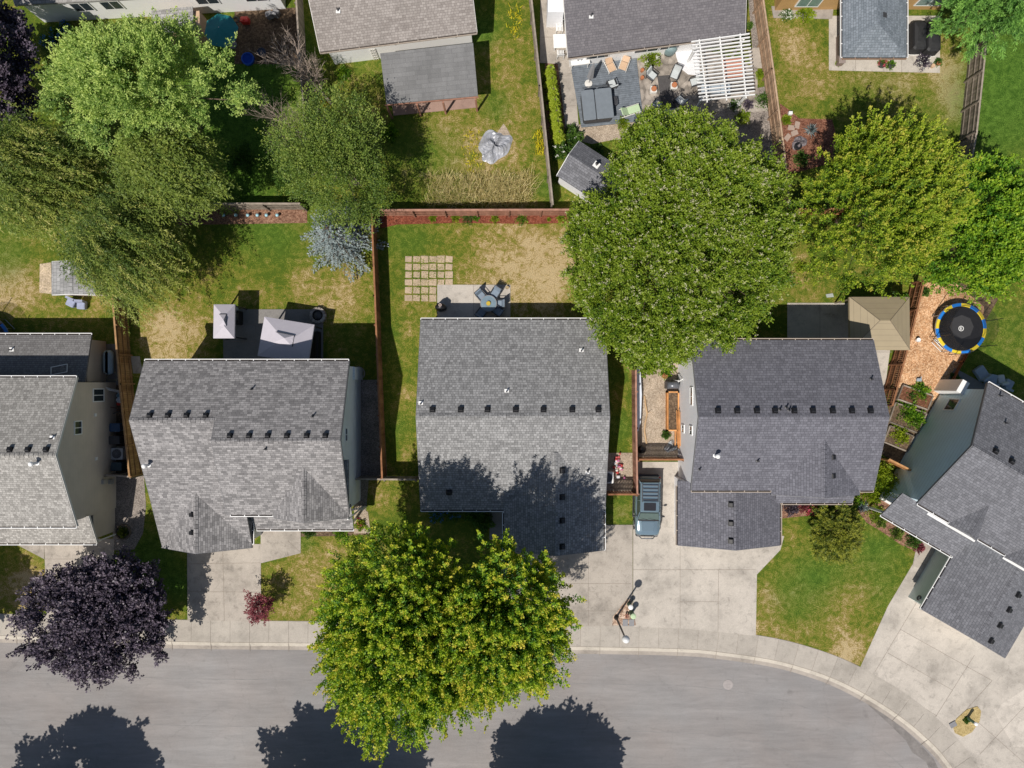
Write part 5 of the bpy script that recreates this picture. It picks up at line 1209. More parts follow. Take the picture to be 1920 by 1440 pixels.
# ---- pergola
root = thing('pergola', 'white slatted pergola over the paved patio', 'pergola', O(1355, 150)); A, B, C, D = S(1300, 78, 2.7), S(1401, 64, 2.7), S(1411, 178, 2.7), S(1315, 188, 2.7)
for k in range(18):
    t = k / 17; a, b = A.lerp(D, t), B.lerp(C, t); d = (b - a).normalized() * .12; mb = MB(); c = (a + b) / 2; mb.box(c, ((b - a).length + .3, .075, .13), math.atan2(d.y, d.x)); mk('slat', mb, M['white'], root)
for t in (.12, .5, .88):
    a, b = A.lerp(B, t) - Vector((0, 0, .15)), D.lerp(C, t) - Vector((0, 0, .15)); mb = MB(); c = (a + b) / 2; d = b - a; mb.box(c, (d.length + .3, .07, .16), math.atan2(d.y, d.x)); mk('beam', mb, M['white'], root)
for s_, t_ in ((.06, .06), (.94, .06), (.94, .94), (.06, .94)):
    p = A.lerp(B, s_).lerp(D.lerp(C, s_), t_); mb = MB(); mb.box((p.x, p.y, 1.25), (.13, .13, 2.6)); mk('post', mb, M['white'], root)
# dining set under the pergola, coral rug
mb = MB(); mb.prism([O(1352, 110), O(1392, 106), O(1398, 148), O(1358, 152)], .03, .045); single('outdoor_rug', mb, plain((.5, .22, .15), .9), 'coral rug under the white pergola', 'rug', O(1375, 130))
root = thing('outdoor_sofa', 'dark sofa with blue cushion under the shady corner of the pergola', 'sofa', O(1335, 170)); mb = MB(); softbox(mb, O(1338, 172, .05), 2.4, .8, .4, .08); mk('base', mb, M['darkgrey'], root)
for k in range(3): mb = MB(); softbox(mb, O(1320 + k * 18, 172, .46), .68, .66, .12, .08); mk('cushion', mb, M['cushion_blue'], root)
# covered kettle / pots / planters near patio
mb = MB(); mb.smooth = True; mb.lathe(O(1254, 101, .03), [(.30, 0), (.34, .3), (.36, .8), (.28, 1.0), (.05, 1.08)], 16, sx=1.2, sy=.8); single('covered_grill', mb, plain((.20, .28, .29), .6, var=.15), 'blue grey covered grill against the white patio wall', 'grill', O(1254, 101))
def pot(label, x, y, r, h, mat, plant=None, z=.03): 
    root = thing('plant_pot', label, 'pot', O(x, y, z)); mb = MB(); mb.lathe(O(x, y, z), [(r * .75, 0), (r, h), (r * .86, h), (r * .8, h * .85)], 14); mk('pot', mb, mat, root); return root
pot('upper of two small terracotta pots at the left of the paved patio', 1203, 134, .14, .26, M['terracotta']); pot('lower of two small terracotta pots at the left of the paved patio', 1203, 148, .14, .26, M['terracotta'])
mb = MB(); mb.prism([O(1234, 209), O(1272, 207), O(1274, 219), O(1237, 224)], .0, .42); single('stone_bench', mb, concrete('bench concrete', (.38, .38, .37), .15), 'long grey concrete bench at the lower edge of the paved patio', 'bench', O(1254, 215))
mb = MB(); mb.prism([O(1380, 196), O(1440, 192), O(1442, 208), O(1383, 212)], -.1, .05); single('step_slab', mb, M['conc'], 'grey stepping slab in the dark gravel by the pergola', 'slab', O(1410, 202))
# ---- garden shed
root = thing('garden_shed', 'small white shed with charcoal gable roof turned in the corner of the pergola yard', 'shed', O(1100, 330))
c0 = [(1086, 264), (1040, 323), (1104, 382), (1164, 318)]; 
A, B = S(1086, 264, 2.5), S(1040, 323, 2.5)         # NW eave... gable end on the left
r = MB(); tr = MB()
fs = Fr(*So(1063, 293.5, 2.2), 52)                   # u to lower right, v down-left
fs = Fr(*So(1085, 264, 2.2), 38)
shw, shl = 76 * .95, 78 * .95
frS = Fr(*So(1086, 264, 2.15), 33)
L1 = 104; W1 = 74
gable(r, tr, frS, 0, L1, 0, W1, 'u', 2.15, 2.95); mk('roof', r, R['h5'], root)
mk('wall', wall_mb(frS, 0, L1, 0, W1, 'u', 2.15, 2.95, ins=4), W['white'], root); trims(tr, M['white'], root)
pp = roofplane(frS, 'u', 0, L1, 0, W1, 2.15, 2.95, 0); P = on_plane(1118, 310, *pp); mb = MB(); mb.box(P + Vector((0, 0, .05)), (.42, .42, .16), math.radians(-37)); mk('roof_vent', mb, M['white'], root); mb = MB(); mb.lathe(P + Vector((0, 0, .1)), [(.07, 0), (.07, .3), (.12, .34), (.02, .4)], 10); mk('vent_pipe', mb, M['black'], root)
# ---- tarp heap
def crumpled(rad, hgt, n, seed, sx=1, sy=1):
    rnd = np.random.RandomState(seed); mb = MB(); secs = []; ph = rnd.uniform(0, 6.28, 8)
    for j in range(9):
        t = j / 8; ring = []
        for k in range(n):
            a = 2 * math.pi * k / n; w = 1 + .18 * math.sin(2 * a + ph[0]) + .12 * math.sin(3 * a + ph[1]) + .06 * math.sin(7 * a + ph[2])
            rr = rad * (1 - t) * w + .01; z = hgt * (1 - (1 - t) ** 2) * (.55 + .45 * math.sin(4 * a + ph[3] + 3 * t)) + rnd.uniform(-.05, .05) * (t > 0) + .02
            ring.append(Vector((rr * sx * math.cos(a), rr * sy * math.sin(a), max(.01, z))))
        secs.append(ring)
    mb.loft(secs, caps=False); mb.face([p + Vector((0, 0, 0)) for p in secs[-1]]); return mb
mb = crumpled(1.15, .42, 44, 5, .8, 1.25); o = mk('tarp', mb, plain((.36, .37, .40), .42, .15, var=.3, scale=1.2)); o.location = O(927, 275, .0); o.rotation_euler.z = math.radians(-35); tag(o, 'crumpled grey tarpaulin heap lying on the weedy lawn', 'tarp')
# ---- patio set behind house 3
root = thing('patio_table', 'round glass patio table with yellow centrepiece on the pale patio', 'table', O(916, 572, .035)); P = O(916.5, 571, 0)
mb = MB(); mb.lathe(P, [(.56, .70), (.57, .72), (.56, .735)], 32); mk('tabletop', mb, plain((.19, .26, .31), .12, var=.25, scale=2), root); mb = MB(); mb.ring(P, .55, .60, .69, .745, 32); mk('rim', mb, M['grey'], root)
for k in range(4): a = k * math.pi / 2 + .6; mb = MB(); mb.tube(P + Vector((.5 * math.cos(a), .5 * math.sin(a), .03)), P + Vector((.35 * math.cos(a), .35 * math.sin(a), .7)), .025); mk('leg', mb, M['darkgrey'], root)
mb = MB(); mb.lathe(P, [(.1, .74), (.17, .78), (.15, .86)], 12); single('centrepiece_bowl', mb, plain((.50, .36, .03), .7, var=.5, scale=25), 'yellow flower bowl on the round glass patio table', 'bowl', P + Vector((0, 0, .74)))
G2 = 'sling chairs round the glass patio table'
sc_ = chair_local('x', M['darkgrey'], plain((.19, .24, .30), .7), G2)
for i, (x, y, a, d) in enumerate([(903, 556, 0, 'upper left of the glass table'), (929, 551, 0, 'upper right of the glass table, turned outward'), (936, 571, 0, 'right of the glass table'), (933, 584, 0, 'lower right of the glass table in the shade'), (903, 588, 0, 'lower left of the glass table in the shade')]):
    o = sc_ if i == 0 else dup(sc_, (0, 0, 0)); ang = math.atan2(-(571 - y), 916 - x) - math.pi / 2; place(o, O(x - (x - 916) * .02, y - (y - 571) * .02, .035), ang); o['label'] = 'blue grey sling chair at the ' + d
root = pot('small brown pot at the upper right corner of the pale patio', 951, 540, .13, .22, plain((.35, .27, .15), .7))
# covered grill on the patio (black)
mb = MB(); mb.smooth = True; mb.lathe(O(828, 578, .04), [(.36, 0), (.38, .6), (.33, .95), (.12, 1.05), (.10, 1.06)], 16, sx=1.1, sy=.75); single('covered_grill', mb, M['black'], 'black covered grill at the left end of the pale patio', 'grill', O(828, 578))
mb = MB(); mb.ring(O(828, 575, 1.1), .06, .11, 0, .04, 16); single('drum_lid_ring', mb, plain((.5, .4, .36), .6), 'small pale ring lying on the black covered grill', 'ring', O(828, 575, 1.1))
# ---- fire pit
root = thing('fire_pit', 'round stone fire pit at the corner of the slate patio', 'fire pit', O(598, 593)); mb = MB()
for k in range(14):
    a = 2 * math.pi * k / 14; P = O(598, 592, 0) + Vector((.48 * math.cos(a), .48 * math.sin(a), .2)); mb.box(P, (.2, .20, .4), a + math.pi / 2 * 1, random.random())
mk('stone_ring', mb, boards('fire pit stone', (.24, .21, .19), (.42, .38, .34)), root)
mb = MB(); mb.lathe(O(598, 592, .05), [(.38, 0), (.38, .2)], 20); mk('ash_bed', mb, M['black'], root)
mb = MB(); mb.smooth = True; mb.lathe(O(598, 592, .26), [(.36, 0), (.26, .13), (.1, .19), (.02, .2)], 20); mk('spark_screen', mb, M['darkgrey'], root)
# sofa under big gazebo
root = thing('outdoor_sofa', 'black outdoor sofa half hidden by the large canvas gazebo', 'sofa', O(590, 650)); mb = MB(); softbox(mb, O(590, 652, .03), .8, 2.3, .42, .08); mk('base', mb, M['black'], root); mb = MB(); softbox(mb, O(600, 652, .03), .2, 2.3, .8, .06); mk('backrest', mb, M['black'], root)
# grill under small canopy
root = thing('grill', 'dark barbecue grill with side shelf right of the small canopy', 'grill', O(455, 595)); mb = MB(); softbox(mb, O(450, 597, .04), .5, 1.0, .85, .06); mk('cabinet', mb, M['black'], root); mb = MB(); mb.smooth = True; mb.tube(O(450, 590, .95), O(450, 604, .95), .24, n=14); mk('lid', mb, M['darkgrey'], root); mb = MB(); mb.box(O(450, 581, .85), (.42, .3, .03)); mk('side_shelf', mb, M['metal'], root)
# ---- wood chips yard bits
root = pot('white bucket on the wood chips', 1718, 638, .16, .3, M['white'])
mb = MB(); softbox(mb, O(1721, 712, .02), .34, .24, .22, .06); mb.path([O(1721, 712, .24), O(1724, 706, .3)], .03); single('toy_scooter', mb, M['cushion_blue'], 'small blue and white toy at the bottom of the wood chips', 'toy', O(1721, 712))
mb = MB(); mb.path([O(1748, 638, .25), O(1764, 655, .25), O(1766, 652, .02)], .03); mb.path([O(1748, 638, .25), O(1750, 636, .02)], .03); mb.path([O(1752, 636, .12), O(1766, 650, .12)], .025); single('trampoline_ladder', mb, M['metal'], 'short metal ladder leaning at the left of the blue and yellow trampoline', 'ladder', O(1756, 646))
def cushion_seat(label, x, y, rz, w, l, mat): mb = MB(); softbox(mb, (0, 0, .05), w, l, .38, .1, e=.05); mb.box((0, -l * .4, .55), (w, .16, .4), tilt=(.15, 0)); o = mk('garden_chair', mb, mat); o.location = O(x, y, .03); o.rotation_euler.z = rz; tag(o, label, 'seat', 'blue grey seats behind the turned house')
cushion_seat('blue grey corner seat behind the turned house, nearest the plank border', 1835, 700, .6, .75, 1.0, M['cushion_blue']); cushion_seat('blue grey seat behind the turned house, middle of the row', 1853, 712, -.2, .75, .8, M['cushion_blue']); cushion_seat('tan grey armchair behind the turned house, third along', 1871, 712, .2, .5, .7, M['cushion']); cushion_seat('blue grey footstool seat behind the turned house, last of the row', 1884, 722, -.5, .6, .8, M['cushion_blue'])
mb = MB(); mb.smooth = True; mb.lathe(O(1766, 735, 0), [(.2, 0), (.24, .3), (.2, .5), (.05, .55)], 12, sx=1.4); single('storage_bag', mb, M['cushion_blue'], 'pale blue bag by the top corner of the blue side wall', 'bag', O(1766, 735))
# ---- left yard
root = thing('playhouse', 'small pale roofed playhouse under the wind blown tree at the left', 'shed', O(165, 530)); r = MB(); tr = MB()
x0, y0 = So(94, 490, 1.9); x1, y1 = So(176, 552, 1.9); gable(r, tr, F0, x0, x1, y0, y1, 'v', 1.75, 2.15); mk('roof', r, shingles('pale playhouse shingles', (.26, .26, .26), (.36, .36, .36), .3, .3, .5, .5), root); trims(tr, M['white'], root); mk('wall', wall_mb(F0, x0, x1, y0, y1, 'v', 1.75, 2.15, ins=3, th=.15), W['taupe'], root)
cushion_seat('blue grey camping chair just below the playhouse', 139, 568, 2.7, .62, .62, plain((.30, .33, .45), .8)); bpy.data.objects[-1] if False else None
cushion_seat('second blue grey camping chair, right of the first below the playhouse', 158, 573, 3.1, .6, .6, plain((.30, .33, .45), .8))
mb = MB(); mb.smooth = True; softbox(mb, O(212, 680, .35), .72, 1.75, .5, .3, e=.16); o = single('garden_swing', mb, plain((.36, .47, .52), .7), 'pale blue covered swing seat on the dark side patio', 'swing seat', O(212, 680))
def hose(label, cx, cy, rr, mat, turns=2.4, seed=1):
    r_ = random.Random(seed); pts = [O(cx + rr * (1 + .25 * math.sin(3 * t) + .12 * math.sin(1.7 * t)) * math.cos(t) * 1.25, cy + rr * (.8 + .2 * math.cos(2.3 * t)) * math.sin(t), .06) for t in np.linspace(0, turns * 2 * math.pi, 70)]
    mb = MB(); mb.path(pts, .022, 5); single('garden_hose', mb, mat, label, 'hose', O(cx, cy))
hose('loosely coiled pale green hose at the end of the side patio', 212, 706, 9, plain((.30, .30, .2), .5))
mb = MB(); mb.prism([O(1188, 684), O(1192, 684), O(1197, 690), O(1200, 740), O(1198, 790), O(1194, 806), O(1188, 812)], .02, .75); mb.smooth = False; single('white_tarp_roll', mb, plain((.62, .67, .75), .5, var=.15), 'long white sheet rolled along the inside of the thin reddish fence', 'sheet', O(1192, 750))
root = thing('raised_planter', 'orange timber raised planter against the white side wall', 'planter', O(1259, 768)); mb = MB()
for a, b in (((1249, 735), (1249, 806)), ((1269, 735), (1269, 806)), ((1249, 735), (1269, 735)), ((1249, 806), (1269, 806))): p, q_ = O(*a), O(*b); c = (p + q_) / 2; mb.box((c.x, c.y, .28), (abs(q_.x - p.x) + .1, abs(q_.y - p.y) + .1, .56), t=random.random())
mk('frame', mb, M['wood_new'], root); mb = MB(); mb.prism([O(1250, 736), O(1268, 736), O(1268, 805), O(1250, 805)], .02, .48); mk('soil', mb, M['soil'], root)
root = thing('timber_stack', 'loose orange lumber leaning in a stack below the raised planter', 'lumber', O(1268, 800)); mb = MB(); rr = random.Random(3)
for k in range(9): x = 1264 + k * 1.15; mb.box(O(x, 802 + rr.uniform(-3, 3), .25 + .12 * k % .7), (.04, 2.7 + rr.uniform(-.3, .2), .14), rr.uniform(-.03, .03), rr.random())
mk('planks', mb, M['wood_new'], root)
def gr(label, x, y, rz=0):
    root = thing('grill', label, 'grill', O(x, y)); a = MB(); softbox(a, O(x, y, .03), .9, .55, .8, .05); mk('cabinet', a, M['darkgrey'], root); a = MB(); a.smooth = True; a.tube(O(x - 10, y, .9), O(x + 10, y, .9), .26, n=14); mk('lid', a, plain((.14, .15, .17), .3, .3), root)
gr('dark lidded grill at the top of the gravel side yard', 1257, 722)
mb = MB(); P = [O(1208, 742, .05), O(1210, 760, .12), O(1213, 775, .1), O(1209, 793, .15), O(1208, 808, .1), O(1212, 832, .06)]; secs = []
mb.path(P, .06, 7); mb.tube(P[2], O(1219, 772, .4), .03, .01, 5); single('driftwood_pole', mb, plain((.50, .34, .19), .85, var=.2), 'long crooked bare branch lying on the gravel side yard', 'branch', P[2])
mb = MB(); mb.path([O(1262, 716, 1.6), O(1284, 703, 1.4), O(1282, 716, .9)], .04); mb.path([O(1262, 714, 1.6), O(1262, 712, .02)], .04); single('folding_airer', mb, M['white'], 'white folding frame leaning by the corner of the white side wall', 'frame', O(1262, 714))
root = pot('orange pot at the top of the gravel side yard', 1245, 705, .2, .3, M['terracotta'])
mb = crumpled(.42, .35, 22, 9); o = mk('rubbish_bag', mb, plain((.4, .42, .44), .3, var=.4, scale=5)); o.location = O(1258, 837, .02); tag(o, 'shiny grey plastic bag inside the wide gate', 'bag')
mb = MB(); mb.smooth = True; mb.lathe(O(1202, 842, .02), [(.25, 0), (.3, .3), (.2, .55), (.04, .6)], 12); single('rubbish_bag', mb, M['black'], 'black bag in the corner by the wide gate and the thin fence', 'bag', O(1202, 842))
# toy heap
cols = [(.55, .12, .12), (.7, .65, .6), (.5, .15, .3), (.75, .4, .3), (.6, .6, .62), (.45, .05, .05)]; rr = random.Random(6); root = thing('toy_heap', 'heap of pink, red and white plastic toys on the tan gravel run', 'toys', O(1158, 870))
for k in range(26):
    mb = MB(); x, y = 1158 + rr.gauss(0, 4.0), 871 + rr.gauss(0, 8.0)
    if k % 2: mb.smooth = True; mb.lathe(O(x, y, .02), [(.08, 0), (.12, .08), (.1, .2), (.02, .24)], 8)
    else: softbox(mb, O(x, y, .03), rr.uniform(.1, .26), rr.uniform(.1, .26), rr.uniform(.1, .3), .03)
    mk('toy', mb, plain(cols[k % 6], .4, var=.1), root)
def ac(label, x, y, m):
    root = thing('air_conditioner', label, 'air conditioner', O(x, y)); a = MB(); softbox(a, O(x, y, .06), .85, .85, .72, .1); mk('casing', a, m, root)
    a = MB(); a.lathe(O(x, y, .78), [(.33, 0), (.33, .012)], 24); f = mk('fan_opening', a, M['darkgrey'], root); a = MB()
    for r_ in (.1, .18, .26, .33): a.ring(O(x, y, .79), r_, r_ + .015, .004, .02, 24)
    for k in range(6): t = k * math.pi / 6; d = Vector((math.cos(t), math.sin(t), 0)) * .33; a.tube(O(x, y, .81) - d, O(x, y, .81) + d, .008, n=4)
    mk('fan_guard', a, M['grey'], f); a = MB(); a.box(O(x, y, .04), (1, 1, .08)); mk('base_pad', a, M['conc'], root)
ac('pale air conditioner between dark bins by the taupe wall', 230, 849, plain((.42, .43, .43), .5)); ac('white air conditioner beside the garage wing roof edge', 1137, 893, M['white'])
def bin_(label, x, y, m, w=.58, l=.72, h=1.0, rz=0):
    root = thing('wheelie_bin', label, 'bin', (0, 0, 0)); a = MB(); secs = []
    for z, k in ((.05, .78), (h * .9, 1.0)): secs.append(rrect(w / 2 * k, l / 2 * k, .06, z, 3))
    a.loft(secs); mk('tub', a, m, root); a = MB(); softbox(a, (0, 0, h * .9), w * 1.06, l * 1.06, .09, .08); mk('lid', a, m, root); a = MB(); a.tube((-w * .4, -l * .55, h * .95), (w * .4, -l * .55, h * .95), .02); mk('handle', a, M['black'], root)
    for sx in (-1, 1): a = MB(); a.tube((sx * w * .45, -l * .38, .12), (sx * w * .52, -l * .38, .12), .12, n=14); mk('wheel', a, M['black'], root)
    place(root, O(x, y, .02), rz)
bin_('dark blue wheelie bin, topmost of the row beside the taupe wall', 229, 800, M['bin_blue'], rz=math.pi / 2); bin_('black wheelie bin just above the pale air conditioner', 228, 823, M['darkgrey'], rz=math.pi / 2); bin_('dark teal wheelie bin just below the pale air conditioner', 232, 872, plain((.03, .06, .08), .5), rz=math.pi / 2)
for i, (x, y, m, r_, lab) in enumerate([(228, 742, plain((.35, .5, .55), .5), .2, 'pale blue bucket at the upper end of the taupe wall'), (228, 750, M['white'], .22, 'white round basin just below the pale blue bucket')]): mb = MB(); mb.lathe(O(x, y, .02), [(r_ * .8, 0), (r_, .3), (r_ * .85, .3), (r_ * .7, .1)], 14); single('bucket', mb, m, lab, 'bucket', O(x, y))
mb = MB(); mb.path([O(206, 724, 1.9), O(232, 737, .1)], .05); mb.path([O(208, 722, 1.9), O(234, 735, .1)], .05); mb.box(O(220, 730, 1.0), (.1, .1, .1)); single('leaning_ladder', mb, M['offwhite'], 'white boards leaning on the upper corner of the taupe wall', 'boards', O(232, 737))
rr = random.Random(12)
root = thing('garden_tools', 'jumble of dark tools and a red tin beside the taupe wall', 'tools', O(228, 766))
for k in range(7): mb = MB(); x, y = 228 + rr.uniform(-5, 6), 766 + rr.uniform(-8, 10); mb.tube(O(x, y, .05), O(x + rr.uniform(-8, 8), y + rr.uniform(-8, 8), rr.uniform(.3, 1.1)), .025, n=5); mk('tool', mb, M['darkgrey'] if k % 2 else plain((.28, .12, .07), .7), root)
mb = MB(); mb.lathe(O(226, 757, .05), [(.13, 0), (.13, .25)], 10); mk('tin', mb, M['red'], root)
# bowls / planters in front of the taupe house
mb = MB(); mb.ring(O(232, 997, 0), .48, .56, .0, .16, 26); single('edging_ring', mb, plain((.13, .10, .07), .8), 'round bed edging ring in the gravel strip', 'edging', O(232, 997))
mb = MB(); mb.ring(O(672, 700, 0), .42, .50, .0, .1, 22); mb.ring(O(672, 700, 0), .2, .26, .0, .1, 18); single('edging_ring', mb, M['rock'], 'curved stone edging beside the small closet of the stepped roof house', 'edging', O(672, 700))
# porch items
root = pot('terracotta pot on the porch of the stepped roof house, left one', 509, 990, .17, .3, M['terracotta']); pot('pale pot on the porch of the stepped roof house, right one', 521, 990, .15, .3, M['offwhite'])
# solar spheres along the fence bed
first = None
for i, x in enumerate([422, 445, 467, 485, 502, 522]):
    root = thing('garden_light', 'small pale blue solar light in the row along the shaded brown bed', 'garden light', O(x, 405, .02), 0, 'solar lights along the shaded bed') if first is None else None
    if first is None:
        first = root; P = O(x, 405, .02); mb = MB(); mb.lathe(P, [(.03, 0), (.03, .2)], 8); mk('stake', mb, M['darkgrey'], root); mb = MB(); mb.smooth = True; mb.lathe(P, [(.03, .19), (.1, .22), (.13, .28), (.09, .33), (.02, .35)], 12); mk('globe', mb, plain((.30, .52, .60), .3), root)
    else: root = dup(first, O(x, 405, .02), 0)
    root['label'] = 'pale blue solar light in the shaded brown bed, ' + ['leftmost of six', 'second from the left', 'third from the left', 'third from the right', 'second from the right', 'rightmost of six'][i]
# top left yard
root = thing('parasol', 'large teal parasol beside the small grey shed at the top left', 'parasol', O(*So(413, 55, 2.2))); gx, gy = So(414, 56, 2.2); P = O(gx, gy, 0)
mb = MB(); top = P + Vector((0, 0, 2.6)); n = 8; rim = [P + Vector((1.22 * math.cos(2 * math.pi * k / n + .2), 1.22 * math.sin(2 * math.pi * k / n + .2), 2.1)) for k in range(n)]
for k in range(n): mb.slab([rim[k], rim[(k + 1) % n], top], .015)
mk('canopy', mb, M['teal'], root); mb = MB(); mb.tube(P, top, .03); mk('pole', mb, M['offwhite'], root); mb = MB(); mb.lathe(P, [(.3, 0), (.3, .08), (.08, .12)], 12); mk('base', mb, M['grey'], root)
root = thing('garden_shed', 'little grey roofed shed against the white wall at the top left', 'shed', O(330, 40)); r = MB(); tr = MB(); q4 = [S(283, 20, 2.3), S(361, 12, 2.3), S(364, 58, 2.0), S(285, 62, 2.0)]; r.slab(q4, .1); mk('roof', r, R['shed'], root)
w_ = MB(); w_.prism([S(287, 24, 2.1), S(372, 18, 2.1), S(374, 54, 2.1), S(288, 58, 2.1)], -.05, 1.95); mk('wall', w_, M['tan'], root)
mb = MB(); mb.lathe(O(474, 117, 0), [(.5, 0), (.52, .02)], 24); 
root = thing('paddling_pool', 'small round blue paddling pool in the shady top left yard', 'paddling pool', O(466, 113)); P = O(466, 112, 0); mb = MB(); mb.ring(P, .38, .46, 0, .22, 28); mk('rim', mb, M['blue'], root); mb = MB(); mb.lathe(P, [(.39, 0), (.39, .08)], 24); mk('water', mb, plain((.02, .07, .42), .1), root)
mb = MB(); mb.lathe(O(494, 103, 0), [(.26, 0), (.34, .45), (.3, .47), (.26, .4)], 16); single('plant_pot', mb, plain((.03, .04, .07), .5), 'large dark pot right of the blue paddling pool', 'pot', O(494, 103))
mb = MB(); mb.smooth = True; softbox(mb, O(463, 43, .1), .6, .42, .45, .1); mb.path([O(463, 43, .5), O(458, 52, .9)], .03); single('lawn_mower', mb, M['red'], 'red mower shape by the white wall right of the teal parasol', 'mower', O(463, 43))
hose('coiled dark hose at the foot of the white wall above the teal parasol', 442, 38, 6, M['darkgrey'], 2, 4)
cushion_seat('grey folding chair by the white wall in the top left yard', 508, 32, .4, .5, .5, M['grey']); cushion_seat('second grey folding chair, right of the first by the white wall', 520, 29, -.3, .5, .5, M['grey'])
# top right slab
root = thing('storage_bench', 'long brown storage bench on the left of the pale slab', 'bench', O(1572, 95)); mb = MB(); softbox(mb, O(1572, 98, .03), .42, 2.1, .55, .04); mk('box', mb, plain((.20, .15, .13), .7), root); mb = MB(); softbox(mb, O(1572, 98, .58), .48, 2.16, .06, .04); mk('lid', mb, plain((.27, .22, .20), .7), root)
def cover(label, x, y, w, l, rz=0): 
    mb = MB(); mb.smooth = False; secs = []
    for z, k in ((.03, 1.04), (.4, 1.0), (.8, .97), (.92, .86), (1.0, .5), (1.02, .1)): secs.append([p + Vector((.03 * math.sin(7 * i), .03 * math.cos(5 * i), 0)) for i, p in enumerate(rrect(w / 2 * k, l / 2 * k, min(.2, w * .2 * k), z, 5))])
    mb.loft(secs); root = thing('furniture_cover', label, 'furniture cover', (0, 0, 0)); mk('cover', mb, plain((.02, .02, .022), .6, var=.3), root); mb = MB(); mb.path([(-w / 2, -l / 2 - .03, .1), (0, -l / 2 - .09, .12), (w / 2, -l / 2 - .03, .1)], .04); mk('hem', mb, M['offwhite'], root); place(root, O(x, y, .03), rz)
cover('black cover over furniture right of the hipped patio roof, nearer the roof', 1712, 76, 1.0, 2.1); cover('black cover over furniture beside the dark green hedge at the right slab edge', 1738, 78, 1.05, 2.2)
pot('tan planter at the lower left of the pale slab', 1573, 120, .2, .3, M['tan']); pot('dark planter with greenery, left of the pair under the hipped roof edge', 1652, 124, .24, .3, M['darkgrey']); pot('dark planter with greenery, right of the pair under the hipped roof edge', 1668, 125, .24, .3, M['darkgrey']); pot('small tan pot at the right part of the pale slab', 1746, 126, .15, .25, M['tan']); pot('brown pot at the right end of the pale slab', 1757, 121, .15, .25, M['terracotta'])
mb = crumpled(.5, .3, 20, 21); o = mk('slate_ornament', mb, plain((.16, .14, .15), .6, var=.4)); o.location = O(1498, 268, .02); tag(o, 'dark rock ornament in the red bark bed near the yucca', 'rock')
mb = MB(); mb.lathe(O(1494, 276, .02), [(.24, 0), (.28, .25), (.2, .26), (.16, .12)], 14); single('plant_pot', mb, M['black'], 'black round pot in the red bark bed near the yucca', 'pot', O(1494, 276))
for i, (x, y, d) in enumerate([(1483, 240, 'top left'), (1489, 250, 'upper middle'), (1476, 258, 'lowest, next to the cedar fence'), (1494, 235, 'highest')]): mb = MB(); w_ = .28; mb.prism([Vector((-w_, -.15, 0)), Vector((w_ * .8, -.2, 0)), Vector((w_, .14, 0)), Vector((-w_ * .7, .2, 0))], 0, .06); o = mk('stepping_stone', mb, plain((.36, .27, .22), .9)); o.location = O(x, y, .02); o.rotation_euler.z = i * .5; tag(o, 'flat tan stepping stone in the red bark bed, ' + d, 'stepping stone', 'stepping stones in the red bark bed')
mb = MB(); softbox(mb, O(1480, 214, .02), .28, .24, .3, .03); single('sprinkler_box', mb, M['white'], 'small white box at the tip of the red bark bed', 'box', O(1480, 214))
# front yard bits
mb = MB(); mb.prism([O(*So(1548, 552, 0)), O(1561, 550), O(1563, 557), O(1550, 558)], 0, .05); single('valve_lid', mb, plain((.35, .38, .36), .6), 'pale square lid in the lawn above the shaded patio', 'lid', O(1555, 554))
mb = MB(); mb.smooth = True; mb.lathe(O(1636, 676, 0), [(.1, 0), (.1, .1)], 8)
root = thing('bicycle', 'small dark bicycle parked by the garage wall right of the car', 'bicycle', O(1268, 945)); y0_ = 944
for yy in (938, 957):
    w_ = MB(); c = O(1267, yy, .3)
    for k in range(16): a0, a1 = 2 * math.pi * k / 16, 2 * math.pi * (k + 1) / 16; w_.tube(c + Vector((.04 * math.sin(a0), .28 * math.cos(a0), .28 * math.sin(a0))), c + Vector((.04 * math.sin(a1), .28 * math.cos(a1), .28 * math.sin(a1))), .02, n=5)
    mk('wheel', w_, M['black'], root)
mb = MB(); mb.path([O(1267, 938, .3), O(1266, 944, .62), O(1266, 954, .6), O(1267, 957, .3)], .025); mb.path([O(1266, 944, .62), O(1267, 949, .28), O(1266, 954, .6)], .025); mk('frame', mb, M['darkgrey'], root)
mb = MB(); mb.path([O(1260, 954, .86), O(1265, 955, .9), O(1271, 956, .86)], .02); mb.tube(O(1266, 954, .6), O(1265, 955, .9), .02); mk('handlebar', mb, M['black'], root); mb = MB(); softbox(mb, O(1266, 943, .68), .1, .24, .06, .03); mk('saddle', mb, M['black'], root)
